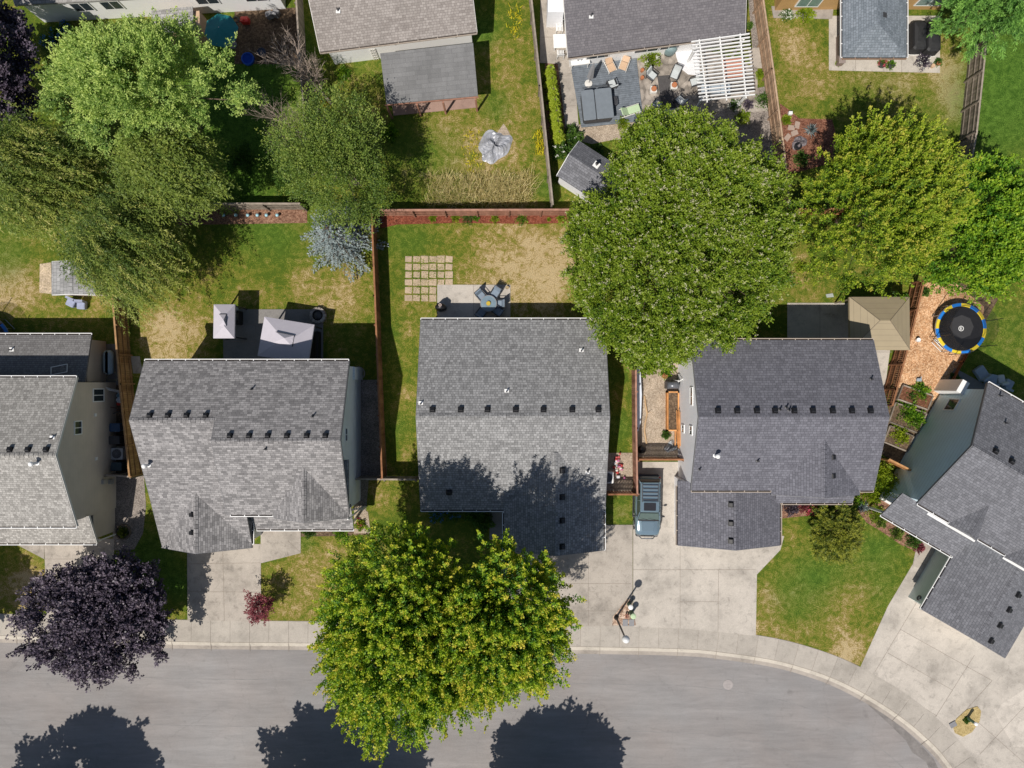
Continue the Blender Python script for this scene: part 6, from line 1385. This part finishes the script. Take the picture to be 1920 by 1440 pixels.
# ================================================================ TREES AND PLANTS
LM = {'cream': leafmat('cream blossom', [(.38, .37, .20), (.62, .58, .40)], .2, gain=1),

 'maple': leafmat('street maple leaves', [(.022, .075, .006), (.055, .135, .008), (.13, .21, .010), (.225, .285, .013), (.37, .31, .038)], .30, gain=1.68),
 'goldmaple': leafmat('golden green maple leaves', [(.035, .085, .006), (.085, .14, .010), (.135, .20, .012), (.21, .265, .018), (.32, .29, .045)], .28, gain=1.6),
 'lightgreen': leafmat('light green leaves', [(.06, .12, .025), (.14, .22, .05), (.24, .32, .08), (.35, .41, .12), (.42, .46, .15)], .34, gain=1.6),
 'flowering': leafmat('glossy leaves with cream flower tips', [(.04, .095, .006), (.095, .17, .010), (.165, .235, .014), (.23, .30, .03), (.50, .48, .27)], .26, gain=1.18),
 'willow': leafmat('olive narrow leaves', [(.04, .075, .012), (.09, .135, .022), (.155, .20, .035), (.24, .26, .055), (.36, .34, .12)], .24, gain=1.42),
 'birch': leafmat('mid green small leaves', [(.03, .065, .010), (.07, .12, .018), (.125, .18, .028), (.20, .25, .045), (.28, .30, .09)], .24, gain=1.35),
 'purple': leafmat('dark purple leaves', [(.014, .012, .020), (.034, .027, .041), (.065, .052, .073), (.12, .098, .12), (.22, .18, .20)], .10, .42, gain=1.55),
 'redleaf': leafmat('crimson small leaves', [(.07, .02, .028), (.14, .035, .045), (.22, .06, .075), (.32, .13, .15)], .25, gain=1.6),
 'spruce': leafmat('blue spruce needles', [(.075, .11, .115), (.15, .195, .20), (.24, .29, .295), (.33, .375, .37)], .1, gain=1.1),
 'cedar': leafmat('soft green cedar fronds', [(.03, .085, .018), (.07, .15, .03), (.14, .26, .05), (.23, .36, .09)], .28, gain=2.0),
 'green': leafmat('plain green leaves', [(.02, .055, .010), (.045, .10, .015), (.085, .155, .025), (.14, .21, .04)], .28),
 'bright': leafmat('bright lime leaves', [(.09, .15, .008), (.18, .26, .012), (.30, .37, .025), (.42, .45, .06)], .35, gain=1.15),
 'right': leafmat('fresh green leaves', [(.025, .085, .006), (.06, .15, .010), (.12, .22, .014), (.21, .31, .02), (.32, .36, .035)], .32, gain=1.5),
 'weepcedar': leafmat('dark gold tipped threads', [(.03, .05, .008), (.075, .105, .012), (.17, .18, .02), (.30, .31, .04)], .2),
 'flower_y': leafmat('yellow blossom', [(.35, .32, .02), (.6, .5, .03)], .2, gain=1), 'flower_r': leafmat('red pink blossom', [(.5, .03, .06), (.65, .12, .2)], .2, gain=1),
 'flower_b': leafmat('blue hydrangea heads', [(.03, .14, .45), (.08, .25, .60)], .15, gain=1), 'flower_w': leafmat('white blossom', [(.6, .6, .55), (.75, .75, .7)], .2, gain=1)}
UP = np.array([0, 0, 1.0])
def nrmz(a): return a / np.maximum(np.linalg.norm(a, axis=-1, keepdims=True), 1e-9)
def leaves(name, P, D, Ls, Wd, tint, mat, parent, rnd, flat=.7):
    """P base points, D axis directions, Ls lengths"""
    N = len(P); off = np.array(absloc(parent)) if parent is not None else np.zeros(3)
    r = rnd.normal(size=(N, 3)); ref = nrmz(UP * flat + r * (1 - flat) * .9)
    s = nrmz(np.cross(D, ref)); w = (Wd * Ls)[:, None] * .5
    V = np.zeros((N, 4, 3)); V[:, 0] = P; V[:, 1] = P + D * (Ls[:, None] * .45) + s * w; V[:, 2] = P + D * Ls[:, None]; V[:, 3] = P + D * (Ls[:, None] * .45) - s * w
    V -= off; o = quads(name, V, tint, mat)
    if parent is not None: o.parent = parent
    return o
def lumpy(rnd, k=10):
    d = nrmz(rnd.normal(size=(k, 3))); a = rnd.uniform(.5, 1, k); return d, a
def sphere_dirs(n, rnd, zmin=-.35):
    i = np.arange(n) + .5; u = i / n; z = np.where(u < .68, np.sqrt(1 - np.minimum(1, u / .68) * .985), .12 - (.12 - zmin) * (u - .68) / .32) if n > 20 else 1 - (1 - zmin) * u; t = np.pi * (1 + 5 ** .5) * i; r = np.sqrt(np.maximum(0, 1 - z * z))
    d = np.stack([r * np.cos(t), r * np.sin(t), z], -1) + rnd.normal(size=(n, 3)) * .16; return nrmz(d)
def tree(name, label, cat, gx, gy, rx, ry, zc, rz, mat, seed, ncl=70, nsp=12, nlf=30, leaf=.2, lw=.6, spl=1.0, up=.55, bark='bark', group=None, spread=.14, lump=.22, wind=None, tip=.35, trunk_r=.2, flat=.72, zmin=-.35, base=None, inner=.28, shadow_gap=0.0, cull=None, cv=.13, jit=.42, bloom=0, ln=.06):
    rnd = np.random.RandomState(seed); q_ = (.78 if wind is None else .55) * spl; rx = max(rx * .6, rx - q_); ry = max(ry * .6, ry - q_); C = np.array(O(gx, gy, zc)); C[:2] -= (np.array(wind[:2]) * spl * .35 if wind is not None else 0); b0 = O(*(base or (gx, gy)), 0)
    root = thing(name, label, cat, b0, 0, group)
    dirs = sphere_dirs(ncl, rnd, zmin); ld, la = lumpy(rnd, 9)
    f = 1 + lump * (np.maximum(0, dirs @ ld.T - .45) * la * 2.2).sum(1) - lump * .75
    f = f * rnd.uniform(.86, 1.06, ncl); f = f / np.percentile(f, 93); inn = rnd.rand(ncl) < inner; f = np.where(inn, f * rnd.uniform(.35, .8, ncl), f)
    ends = C + dirs * np.array([rx, ry, rz]) * f[:, None]
    if cull is not None: k = np.array([not cull(p) for p in ends]); ends, dirs = ends[k], dirs[k]; ncl = len(ends)
    # trunk and limbs
    mb = MB(); t0 = Vector(b0); top = Vector(C) + Vector((0, 0, rz * .25)); mid = t0.lerp(top, .45) + Vector((rnd.normal() * .15, rnd.normal() * .15, 0))
    mb.tube(t0, mid, trunk_r * 1.15, trunk_r * .8, 9); mb.tube(mid, top, trunk_r * .8, trunk_r * .25, 8)
    for p in ends[::4]:
        p = Vector(p); s_ = rnd.uniform(.15, .9); st = mid.lerp(top, s_) if p.z > mid.z else t0.lerp(mid, .6 + .4 * s_)
        k = st.lerp(p, .5) + Vector((0, 0, -.12 * (p - st).length)); rr = trunk_r * .22
        mb.tube(st, k, rr, rr * .6, 6, cap=False); mb.tube(k, st.lerp(p, .96), rr * .6, rr * .15, 5, cap=False)
    mk('trunk', mb, M[bark], root)
    # sprays
    S_ = ncl * nsp; ci = np.repeat(np.arange(ncl), nsp)
    base_ = ends[ci] + rnd.normal(size=(S_, 3)) * spl * np.array([.30, .30, .22])
    sd = dirs[ci] * .75 + UP * up + rnd.normal(size=(S_, 3)) * jit
    if wind is not None: sd = sd * .45 + np.array(wind) * 1.1
    sd = nrmz(sd); sl = spl * rnd.uniform(.55, 1.25, S_)
    N = S_ * nlf; si = np.repeat(np.arange(S_), nlf); t = rnd.rand(N) ** .85
    rad = spread * (1.1 - .75 * t)[:, None] * (spl ** .5)
    P = base_[si] + sd[si] * (sl[si] * t)[:, None] + rnd.normal(size=(N, 3)) * rad
    if wind is not None: P[:, 2] -= (t ** 2) * sl[si] * .35
    D = nrmz(sd[si] * .8 + rnd.normal(size=(N, 3)) * .55)
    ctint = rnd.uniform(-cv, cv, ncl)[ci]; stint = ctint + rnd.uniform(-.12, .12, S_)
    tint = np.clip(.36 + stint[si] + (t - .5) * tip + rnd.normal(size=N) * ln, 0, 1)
    P[:, 2] = np.maximum(P[:, 2], .15)
    leaves('crown', P, D, leaf * rnd.uniform(.7, 1.25, N), lw, tint, LM[mat], root, rnd, flat)
    if bloom:
        k = rnd.choice(S_, bloom); q = base_[k] + sd[k] * sl[k][:, None] * 1.02; q = np.repeat(q, 7, 0) + rnd.normal(size=(bloom * 7, 3)) * .045 + UP * .05
        leaves('blossom', q, nrmz(rnd.normal(size=(len(q), 3)) + UP * .3), np.full(len(q), .075), .9, rnd.rand(len(q)), LM['cream'], root, rnd, .85)
    return root
def scr(p): f = F / (H - p[2]); return 960 + p[0] * f, 720 - p[1] * f
def inpoly(poly):
    def t(p):
        x, y = scr(p); c = False
        for (a, b), (d, e) in zip(poly, poly[1:] + poly[:1]):
            if (b > y) != (e > y) and x < (d - a) * (y - b) / (e - b) + a: c = not c
        return c
    return t
def fromscreen(x, y, rx, ry, hm): g = So(x, y, hm); f = (1 - hm / H) / K; return g[0], g[1], rx * f, ry * f
# big street maple pair
a = fromscreen(768, 1166, 190, 204, 7.4)
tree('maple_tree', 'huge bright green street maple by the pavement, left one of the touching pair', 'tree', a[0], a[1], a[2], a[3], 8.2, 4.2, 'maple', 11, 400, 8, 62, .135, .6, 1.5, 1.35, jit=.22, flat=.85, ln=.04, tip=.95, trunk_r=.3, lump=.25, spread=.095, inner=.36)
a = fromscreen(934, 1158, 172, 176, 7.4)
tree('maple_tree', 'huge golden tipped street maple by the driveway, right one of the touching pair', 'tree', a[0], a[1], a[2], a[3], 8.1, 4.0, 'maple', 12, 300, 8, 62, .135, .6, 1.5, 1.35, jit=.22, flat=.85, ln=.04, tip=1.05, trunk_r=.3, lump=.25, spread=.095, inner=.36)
# dark purple tree front left
a = fromscreen(207, 1134, 150, 142, 3.4)
tree('plum_tree', 'dark purple leaved tree overhanging the pavement at the lower left', 'tree', a[0], a[1], a[2], a[3], 3.7, 2.3, 'purple', 21, 190, 15, 30, .15, .85, .75, .35, tip=.45, trunk_r=.22, lump=.3, spread=.18, inner=.36)
# purple tree top left
a = fromscreen(25, 148, 88, 125, 3.6)
tree('plum_tree', 'dark purple leaved tree at the top left corner of the photo', 'tree', a[0], a[1], a[2], a[3], 4.8, 2.8, 'purple', 22, 70, 14, 30, .20, .85, .85, .35, tip=.3, lump=.2, spread=.2)
# light green tree
a = fromscreen(282, 168, 192, 138, 7.0)
tree('ash_tree', 'large light green tree in the top left yard below the white wall', 'tree', a[0], a[1], a[2], a[3], 8.2, 4.0, 'lightgreen', 31, 230, 16, 32, .14, .5, .85, .6, tip=.55, lump=.35, trunk_r=.26, spread=.15, inner=.3, cull=inpoly([(372, -40), (560, -40), (560, 190), (470, 180), (440, 150), (425, 100), (372, 88)]))
# wind blown willows
a = fromscreen(95, 350, 160, 128, 4.2)
tree('willow_tree', 'wind swept olive green tree at the left edge above the playhouse', 'tree', a[0], a[1], a[2], a[3], 5.6, 3.2, 'willow', 41, 190, 9, 52, .22, .22, 2.1, .2, wind=(.80, -.42, -.15), tip=.6, cv=.3, lump=.45, spread=.08, cull=inpoly([(60, 480), (185, 490), (200, 560), (60, 600)]))
a = fromscreen(248, 450, 118, 130, 4.2)
tree('willow_tree', 'wind swept olive green tree reaching down to the brown fence', 'tree', a[0], a[1], a[2], a[3], 5.4, 3.2, 'willow', 42, 160, 9, 52, .22, .22, 2.1, .2, wind=(.62, -.60, -.12), tip=.6, cv=.3, lump=.45, spread=.08, cull=inpoly([(60, 485), (172, 495), (185, 560), (60, 600)]))
a = fromscreen(325, 315, 118, 100, 5.5)
tree('willow_tree', 'darker olive tree shaded below the large light green tree', 'tree', a[0], a[1], a[2], a[3], 6.6, 2.6, 'willow', 43, 90, 13, 30, .24, .28, 1.3, .2, wind=(.75, -.45, -.1), tip=.2, lump=.3, spread=.16)
# birch
a = fromscreen(640, 308, 150, 118, 4.4)
tree('birch_tree', 'mid green airy tree with bare twigs beside the blue spruce', 'tree', a[0], a[1], a[2], a[3], 5.6, 3.2, 'birch', 51, 170, 14, 24, .13, .5, 1.1, .35, bark='bark_pale', tip=.4, cv=.2, lump=.7, spread=.20)
# large flowering tree
a = fromscreen(1250, 444, 228, 240, 4.8)
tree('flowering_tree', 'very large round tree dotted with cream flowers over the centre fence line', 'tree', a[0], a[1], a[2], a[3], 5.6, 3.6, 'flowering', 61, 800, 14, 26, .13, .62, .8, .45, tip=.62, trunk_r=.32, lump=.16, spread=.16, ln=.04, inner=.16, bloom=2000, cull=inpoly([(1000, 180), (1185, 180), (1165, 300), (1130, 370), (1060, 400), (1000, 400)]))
a = fromscreen(1228, 635, 72, 62, 4.5)
tree('flowering_tree', 'small leafy tree hanging over the top of the gravel side yard', 'tree', a[0], a[1], a[2], a[3], 4.2, 1.8, 'flowering', 62, 30, 14, 28, .19, .62, .75, .5, tip=.5, spread=.2)
# golden trees right
a = fromscreen(1650, 376, 186, 210, 5.8)
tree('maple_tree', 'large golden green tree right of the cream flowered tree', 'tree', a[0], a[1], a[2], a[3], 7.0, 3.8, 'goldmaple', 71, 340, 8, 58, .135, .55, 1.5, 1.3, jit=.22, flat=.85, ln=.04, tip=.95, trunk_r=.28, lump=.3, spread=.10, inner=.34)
a = fromscreen(1845, 445, 150, 130, 4.6)
tree('maple_tree', 'fresh green tree cut by the right edge above the trampoline', 'tree', a[0], a[1], a[2], a[3], 5.4, 3.2, 'right', 72, 190, 13, 36, .16, .65, .9, .8, jit=.32, tip=.7, trunk_r=.25, lump=.25, spread=.14, inner=.34)
# cedar top right
a = fromscreen(1848, 8, 100, 100, 3.6)
tree('cedar_tree', 'soft bright green cedar at the top right corner', 'tree', a[0], a[1], a[2], a[3], 4.2, 3.4, 'cedar', 81, 90, 14, 34, .22, .22, .75, .1, tip=.4, spread=.12, lump=.2)
# young weeping cedar on the front lawn
a = fromscreen(1577, 1003, 58, 62, 2)
tree('cedar_tree', 'small dark green gold tipped weeping conifer on the front lawn', 'tree', a[0], a[1], a[2], a[3], 1.6, 1.7, 'weepcedar', 82, 90, 12, 30, .2, .17, .5, .1, wind=None, tip=.8, spread=.08, lump=.35, trunk_r=.09)
# little red tree
a = fromscreen(489, 1137, 34, 38, 1.6)
tree('japanese_maple', 'small crimson leaved tree at the corner of the driveway', 'tree', a[0], a[1], a[2], a[3], 1.5, .85, 'redleaf', 83, 24, 9, 20, .12, .5, .42, .3, tip=.4, spread=.11, lump=.5, trunk_r=.05)
# trees over the road, just out of view: only their shade reaches into the picture
for i, (x, y, rx, ry, zc) in enumerate([(128, 1514, 5.9, 4.6, 6.0), (555, 1512, 5.2, 4.8, 6.2), (650, 1540, 3.6, 3.4, 6.0), (925, 1532, 3.2, 3.8, 6.2), (1035, 1518, 4.0, 4.0, 6.2), (-95, 1165, 3.6, 2.6, 5.0)]):
    tree('street_tree', ['street tree across the road shading the lower left asphalt', 'street tree across the road, left of the shaded middle', 'street tree across the road, right of the shaded middle', 'slim street tree across the road beside the widest shade', 'street tree across the road shading the asphalt under the big maple', 'front yard tree just outside the left edge'][i], 'tree', x, y, rx, ry, zc, 2.8, 'green', 90 + i, 80, 13, 22, .34, .75, .95, .6, tip=.3, lump=.35, spread=.22)
# blue spruce: whorls of drooping boughs
def conifer(name, label, gx, gy, R_, Ht, mat, seed, tiers=12, per=11, leaf=.13, dens=60, lean=(0, 0), z0=.3):
    rnd = np.random.RandomState(seed); b0 = O(gx, gy, 0); root = thing(name, label, 'tree', b0); mb = MB(); mb.tube(b0, b0 + Vector((lean[0], lean[1], Ht * .97)), .14, .02, 8)
    P, D, T = [], [], []
    for t in range(tiers):
        z = z0 + (Ht - z0) * (t / tiers) ** .9; r = R_ * (1 - (z / Ht)) ** .85 + .08; n = max(4, int(per * (r / R_) + 3)); a0 = rnd.uniform(0, 6)
        for k in range(n):
            a = a0 + 2 * np.pi * k / n + rnd.normal() * .15; L = r * rnd.uniform(.6, 1.15); d = np.array([np.cos(a), np.sin(a), -.12 + .25 * z / Ht]); o = np.array(b0) + np.array([lean[0], lean[1], 0]) * z / Ht + UP * z
            mb.tube(o, o + d * L * .9, .03, .008, 4, cap=False)
            m = int(dens * L / R_) + 8; s = rnd.rand(m) ** .7; side = np.array([-np.sin(a), np.cos(a), 0]); wdt = (1 - s) * .30 * L + .05; sg = rnd.choice([-1, 1], m)
            lat = sg * rnd.rand(m) * wdt; p = o + d * (L * s)[:, None] + side * lat[:, None] + UP * (rnd.normal(size=m) * .04 - .12 * s ** 2 * L)[:, None]
            dd = nrmz(d * .8 + side * (sg * .75)[:, None] + rnd.normal(size=(m, 3)) * .25); P.append(p); D.append(dd); T.append(.35 + .35 * s + rnd.normal(size=m) * .12)
    mk('trunk', mb, M['bark'], root); P = np.concatenate(P); D = np.concatenate(D); T = np.clip(np.concatenate(T), 0, 1)
    leaves('crown', P, D, leaf * rnd.uniform(.8, 1.5, len(P)), .42, T, LM[mat], root, rnd, .5); return root
conifer('spruce_tree', 'silvery blue spruce at the top of the thin brown fence', 644, 454, 3.2, 5.0, 'spruce', 5, 15, 11, .15, 150)
# columnar evergreens
for i in range(7):
    y = 146 + i * 19.5; x = 1030.5 + i * 2.6
    conifer('columnar_evergreen', 'narrow bright green columnar evergreen, number %s from the top of the row' % ['one', 'two', 'three', 'four', 'five', 'six', 'seven'][i] if False else 'narrow columnar evergreen, ' + ['topmost', 'second from the top', 'third from the top', 'middle one', 'third from the bottom', 'second from the bottom', 'lowest'][i] + ' of the row by the long fence', x, y, .42, 1.9, 'bright', 100 + i, 10, 8, .13, 70, z0=.12)['group'] = 'columnar evergreens along the long fence'
# bare trees and dead limbs
def dead(label, gx, gy, Ht, mb_lean, seed, n=13, name='dead_tree', r=.15, cat='tree'):
    rnd = random.Random(seed); b0 = O(gx, gy, 0); root = thing(name, label, cat, b0); mb = MB(); br = MB()
    def grow(p, d, L, r_, depth, out):
        segs = 4; q = p
        for s_ in range(segs):
            d = (d + Vector((rnd.gauss(0, .12), rnd.gauss(0, .12), rnd.gauss(0, .06)))).normalized(); nq = q + d * L / segs; out.tube(q, nq, r_ * (1 - s_ / segs * .6), r_ * (1 - (s_ + 1) / segs * .6), 6 if depth < 1 else 4, cap=False); q = nq
            if depth < 3:
                for _ in range(2 if depth else 3):
                    e = (d + Vector((rnd.gauss(0, .55), rnd.gauss(0, .55), rnd.gauss(0, .3)))).normalized(); grow(q, e, L * rnd.uniform(.38, .62), r_ * .42, depth + 1, br)
    grow(b0, Vector((mb_lean[0], mb_lean[1], 1)).normalized(), Ht, r, 0, mb); mk('trunk', mb, M['bark_pale'], root); mk('branches', br, M['bark_pale'], root); return root
dead('bare grey dead tree leaning over the tan fence at the top', 622, 195, 3.9, (-.50, .42), 4, r=.13)
dead('bare dead limb cluster on the left of the airy green tree', 596, 318, 4.4, (-.36, .22), 8, r=.07)
# bushes
def bush(label, gx, gy, r, h, mat, seed, name='shrub', cat='shrub', n=None, leaf=.1, flower=None, group=None, ry=None, lw=.55):
    rnd = np.random.RandomState(seed); ry = ry or r; b0 = O(gx, gy, .0); root = thing(name, label, cat, b0, 0, group); n = n or int(420 + 1500 * r * ry)
    d = sphere_dirs(n, rnd, -.1); rad = rnd.rand(n) ** .35; w = 1 + .25 * np.sin(5 * np.arctan2(d[:, 1], d[:, 0]) + seed) + rnd.normal(size=n) * .07
    P = np.array(b0) + d * np.array([r, ry, h]) * (rad * w)[:, None] * .92; P[:, 2] = np.maximum(P[:, 2], .04)
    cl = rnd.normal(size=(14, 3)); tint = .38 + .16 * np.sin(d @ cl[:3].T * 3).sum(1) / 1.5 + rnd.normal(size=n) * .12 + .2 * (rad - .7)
    D = nrmz(d + UP * .4 + rnd.normal(size=(n, 3)) * .5)
    leaves('foliage', P, D, leaf * rnd.uniform(.7, 1.3, n), lw, np.clip(tint, 0, 1), LM[mat], root, rnd, .5)
    mb = MB()
    for k in range(6): e = P[rnd.randint(n)]; mb.tube(b0, Vector(e) * .8 + Vector(b0) * .2, .02, .008, 4, cap=False)
    mk('stem', mb, M['bark'], root)
    if flower:
        k = rnd.choice(n, flower[1], replace=False); k = k[rad[k] > .6]; m = len(k); k = np.repeat(k, 8); Q = P[k] + rnd.normal(size=(len(k), 3)) * .05 + d[k] * .04
        leaves('blossom', Q, nrmz(rnd.normal(size=(len(k), 3)) + UP * .5), np.full(len(k), leaf * .8), .9, rnd.rand(len(k)), LM[flower[0]], root, rnd, .8)
    return root
GB = 'round clipped shrubs in the red mulch bed'
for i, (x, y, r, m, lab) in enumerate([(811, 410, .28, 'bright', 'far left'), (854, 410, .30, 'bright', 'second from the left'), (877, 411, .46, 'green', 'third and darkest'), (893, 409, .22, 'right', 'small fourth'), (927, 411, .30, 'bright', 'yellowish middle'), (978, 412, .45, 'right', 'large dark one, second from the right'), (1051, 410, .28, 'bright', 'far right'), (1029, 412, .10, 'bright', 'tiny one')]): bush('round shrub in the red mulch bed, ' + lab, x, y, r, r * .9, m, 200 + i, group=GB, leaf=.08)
BL = [(1220, 110, .75, .7, 'bright', 'lime shrub with white flowers at the top of the paved patio', ('flower_w', 6)), (1167, 232, .45, .4, 'bright', 'spreading lime shrub under the deck edge, left', None), (1176, 242, .3, .3, 'bright', 'small lime shrub just below the deck edge', None), (1204, 232, .5, .5, 'bright', 'lime green shrub left of the concrete bench', None), (1233, 235, .55, .45, 'green', 'green shrub below the concrete bench', None),
 (1377, 198, .4, .4, 'green', 'white flowering shrub at the lower edge of the pergola', ('flower_w', 30)), (1402, 198, .35, .4, 'purple', 'dark maroon shrub right of the pergola foot', None), (1392, 222, .55, .5, 'bright', 'yellow green shrub below the pergola', None), (1424, 140, .3, .35, 'bright', 'lime shrub between pergola and cedar fence', None), (1431, 190, .6, .6, 'green', 'dense green shrub beside the cedar fence', None), (1404, 50, .22, .5, 'green', 'thin green shrub at the right wall of the plum roofed house', None),
 (1508, 26, .75, .5, 'bright', 'wide yellow green shrub under the tan house window', None), (1474, 28, .5, .35, 'green', 'pale flowering shrub left of the wide yellow green one', ('flower_w', 24)), (1473, 226, .35, .35, 'bright', 'yellow green shrub at the head of the red bark bed', None), (1500, 300, .6, .6, 'green', 'dark shrub at the shaded foot of the red bark bed', None),
 (1652, 121, .26, .5, 'green', 'red flowering plant in the left dark planter', ('flower_r', 30)), (1668, 123, .3, .45, 'right', 'leafy plant in the right dark planter', None), (1572, 118, .22, .4, 'bright', 'yellowish plant in the tan planter', None), (1728, 118, .55, .6, 'purple', 'purple grey bush on the right of the pale slab', ('flower_w', 20)), (1757, 118, .25, .4, 'green', 'green plant in the brown pot', None), 
 (1076, 262, .7, .9, 'green', 'dark green shrub with a few pale roses left of the turned shed', ('flower_w', 8)), (1052, 285, .7, .9, 'green', 'dense shrub between long fence and turned shed', ('flower_w', 8)), (1072, 245, .45, .6, 'green', 'small dark shrub at the end of the side path', None), (1118, 284, .5, .5, 'green', 'low shrub at the upper side of the turned shed', None),
 (676, 984, .42, .45, 'bright', 'pink tinged yellow green shrub by the front corner of the stepped roof house', ('flower_r', 8)), (580, 996, .5, .25, 'green', 'low green plant at the left of the front flower bed', None), (640, 997, .6, .25, 'right', 'low green plant at the right of the front flower bed', None),
 (820, 965, .6, .6, 'green', 'blue flowering hydrangea in the dark front bed, left', ('flower_b', 30)), (850, 965, .55, .5, 'green', 'hydrangea in the dark front bed, middle', ('flower_b', 14)), (890, 962, .8, .7, 'green', 'dark shrub in the front bed near the garage wing', None), (908, 978, .7, .6, 'green', 'low dark shrub beside the garage wing wall', None),
 (1482, 952, .58, .65, 'purple', 'dark burgundy shrub at the corner of the charcoal garage', None), (1506, 949, .42, .45, 'redleaf', 'reddish shrub right of the burgundy one', None), (1519, 955, .38, .5, 'green', 'bright pink flowering shrub in the front bed', ('flower_r', 70)), (1538, 962, .75, .6, 'goldmaple', 'golden green shrub in the front bed beside the weeping conifer', None), (1556, 950, .55, .5, 'bright', 'yellow green shrub under the porch roof edge', None),
 (1600, 940, .6, .5, 'right', 'green shrub left of the small blue green bush', None), (1617, 949, .38, .35, 'spruce', 'small blue green bush by the porch corner', None), (1640, 962, .65, .6, 'goldmaple', 'spiky yellow green shrub beside the white porch', None), (1650, 978, .45, .4, 'birch', 'feathery shrub at the narrow end of the mulch bed', None), (1680, 1000, .5, .35, 'birch', 'brownish low shrub along the turned house bed', None), (1710, 1014, .55, .4, 'green', 'green shrub under the turned house eave, upper', None), (1722, 1026, .4, .3, 'redleaf', 'reddish low plant at the end of the turned house bed', None),
 (1640, 885, 1.1, 1.6, 'bright', 'tall lime green shrub between the charcoal house and the short fence', None), (1652, 908, 1.1, 1.5, 'goldmaple', 'tall golden green shrub beside the blue wall', None), (1630, 925, .8, .9, 'bright', 'lime shrub at the lower right corner of the charcoal house', None),
 (1722, 735, .75, .4, 'right', 'leafy vegetable clump in the top raised bed', None), (1705, 742, .4, .3, 'green', 'low clump at the left of the top raised bed', None), (1700, 775, .95, .55, 'right', 'dense green crop in the middle raised bed, left side', None), (1716, 787, .75, .5, 'right', 'dense green crop in the middle raised bed, right side', None), (1682, 815, .75, .45, 'bright', 'lime green crop in the lowest raised bed', None), (1690, 822, .5, .4, 'bright', 'lime clump at the right of the lowest raised bed', None),
 (1733, 548, .3, .4, 'green', 'small dark shrub at the top of the wood chip yard', None), (1694, 560, .35, .5, 'right', 'green shrub between the tan gazebo and the fence', None), (1789, 708, .35, .3, 'green', 'small green weed in the soil beside the plank border', None),
 (232, 997, .42, .3, 'weepcedar', 'round dark low shrub inside the edging ring', None), (1490, 440, .45, .5, 'flower_y', 'yellow flowering shrub at the gap between the two large trees', None), (1484, 425, .6, .8, 'green', 'dark shrub at the gap between the two large trees', None), (1500, 500, .4, .4, 'bright', 'yellow green shrub on the narrow lawn between the big trees', None),
 (120, 70, .9, .9, 'green', 'blue hydrangea bush near the top left corner beside the white house', ('flower_b', 90)), (95, 80, .6, .8, 'green', 'smaller blue hydrangea bush at the purple tree', ('flower_b', 40)), (175, 100, 1.6, 2.2, 'green', 'dark green bush left of the light green tree top', None), (215, 100, .7, 2.0, 'goldmaple', 'yellow tipped bush at the top of the light green tree', None), (325, 75, .9, 1.4, 'green', 'dark green bush below the little grey shed', None),
 (645, 140, .6, .35, 'right', 'green weeds at the white wall under the taupe roof', None), (612, 190, .5, .3, 'flower_y', 'yellow weeds at the foot of the dead tree', None), (730, 250, .7, .5, 'right', 'bright weed clump in the shade of the airy tree', None), (1248, 815, .3, .4, 'green', 'weed tuft at the lower end of the raised planter', None), (1247, 700, .4, .5, 'right', 'plant in the orange pot of the gravel side yard', None), (1811, 1349, .22, .2, 'green', 'weed tuft beside the post on the dry grass island', None),
 (430, 385, .8, 2.6, 'lightgreen', 'pale sunlit bush top at the weathered back fence', None), (540, 345, 1.0, 1.6, 'green', 'dark bush left of the airy green tree', None), (455, 300, 1.1, 1.0, 'green', 'dark shrub in the deep shade of the top left yard', None)]
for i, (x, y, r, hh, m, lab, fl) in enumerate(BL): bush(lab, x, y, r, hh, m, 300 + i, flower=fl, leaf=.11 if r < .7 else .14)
# yucca
rnd = np.random.RandomState(7); b0 = O(1519, 245, .05); root = thing('yucca', 'spiky grey green yucca in the red bark bed', 'plant', b0); n = 90; d = sphere_dirs(n, rnd, .1)
leaves('rosette', np.array(b0) + d * .05, d, rnd.uniform(.35, .6, n), .12, np.clip(.5 + rnd.normal(size=n) * .25, 0, 1), LM['spruce'], root, rnd, .4); mb = MB(); mb.tube(b0, b0 + Vector((0, 0, .1)), .06); mk('stem', mb, M['bark'], root)
# raised bed frames
for i, (pts, lab) in enumerate([([(1690, 722), (1746, 742), (1736, 768), (1680, 748)], 'top'), ([(1676, 755), (1734, 775), (1718, 812), (1664, 790)], 'middle'), ([(1666, 798), (1710, 818), (1698, 846), (1654, 828)], 'lowest')]):
    root = thing('raised_bed', 'timber edged raised bed between the charcoal and blue houses, ' + lab + ' of three', 'raised bed', O(*pts[0]), 0, 'timber raised beds'); mb = MB()
    for a, b in zip(pts, pts[1:] + pts[:1]): p, q_ = O(*a), O(*b); c = (p + q_) / 2; d = q_ - p; mb.box((c.x, c.y, .13), (d.length, .09, .26), math.atan2(d.y, d.x), random.random())
    mk('frame', mb, M['fence_grey'], root); mb = MB(); mb.prism([O(*p) for p in pts], .01, .2); mk('soil', mb, chips('red brown compost', (.1, .04, .02), (.16, .07, .04), (.22, .11, .06), 12) if i == 0 else M['soil'], root)
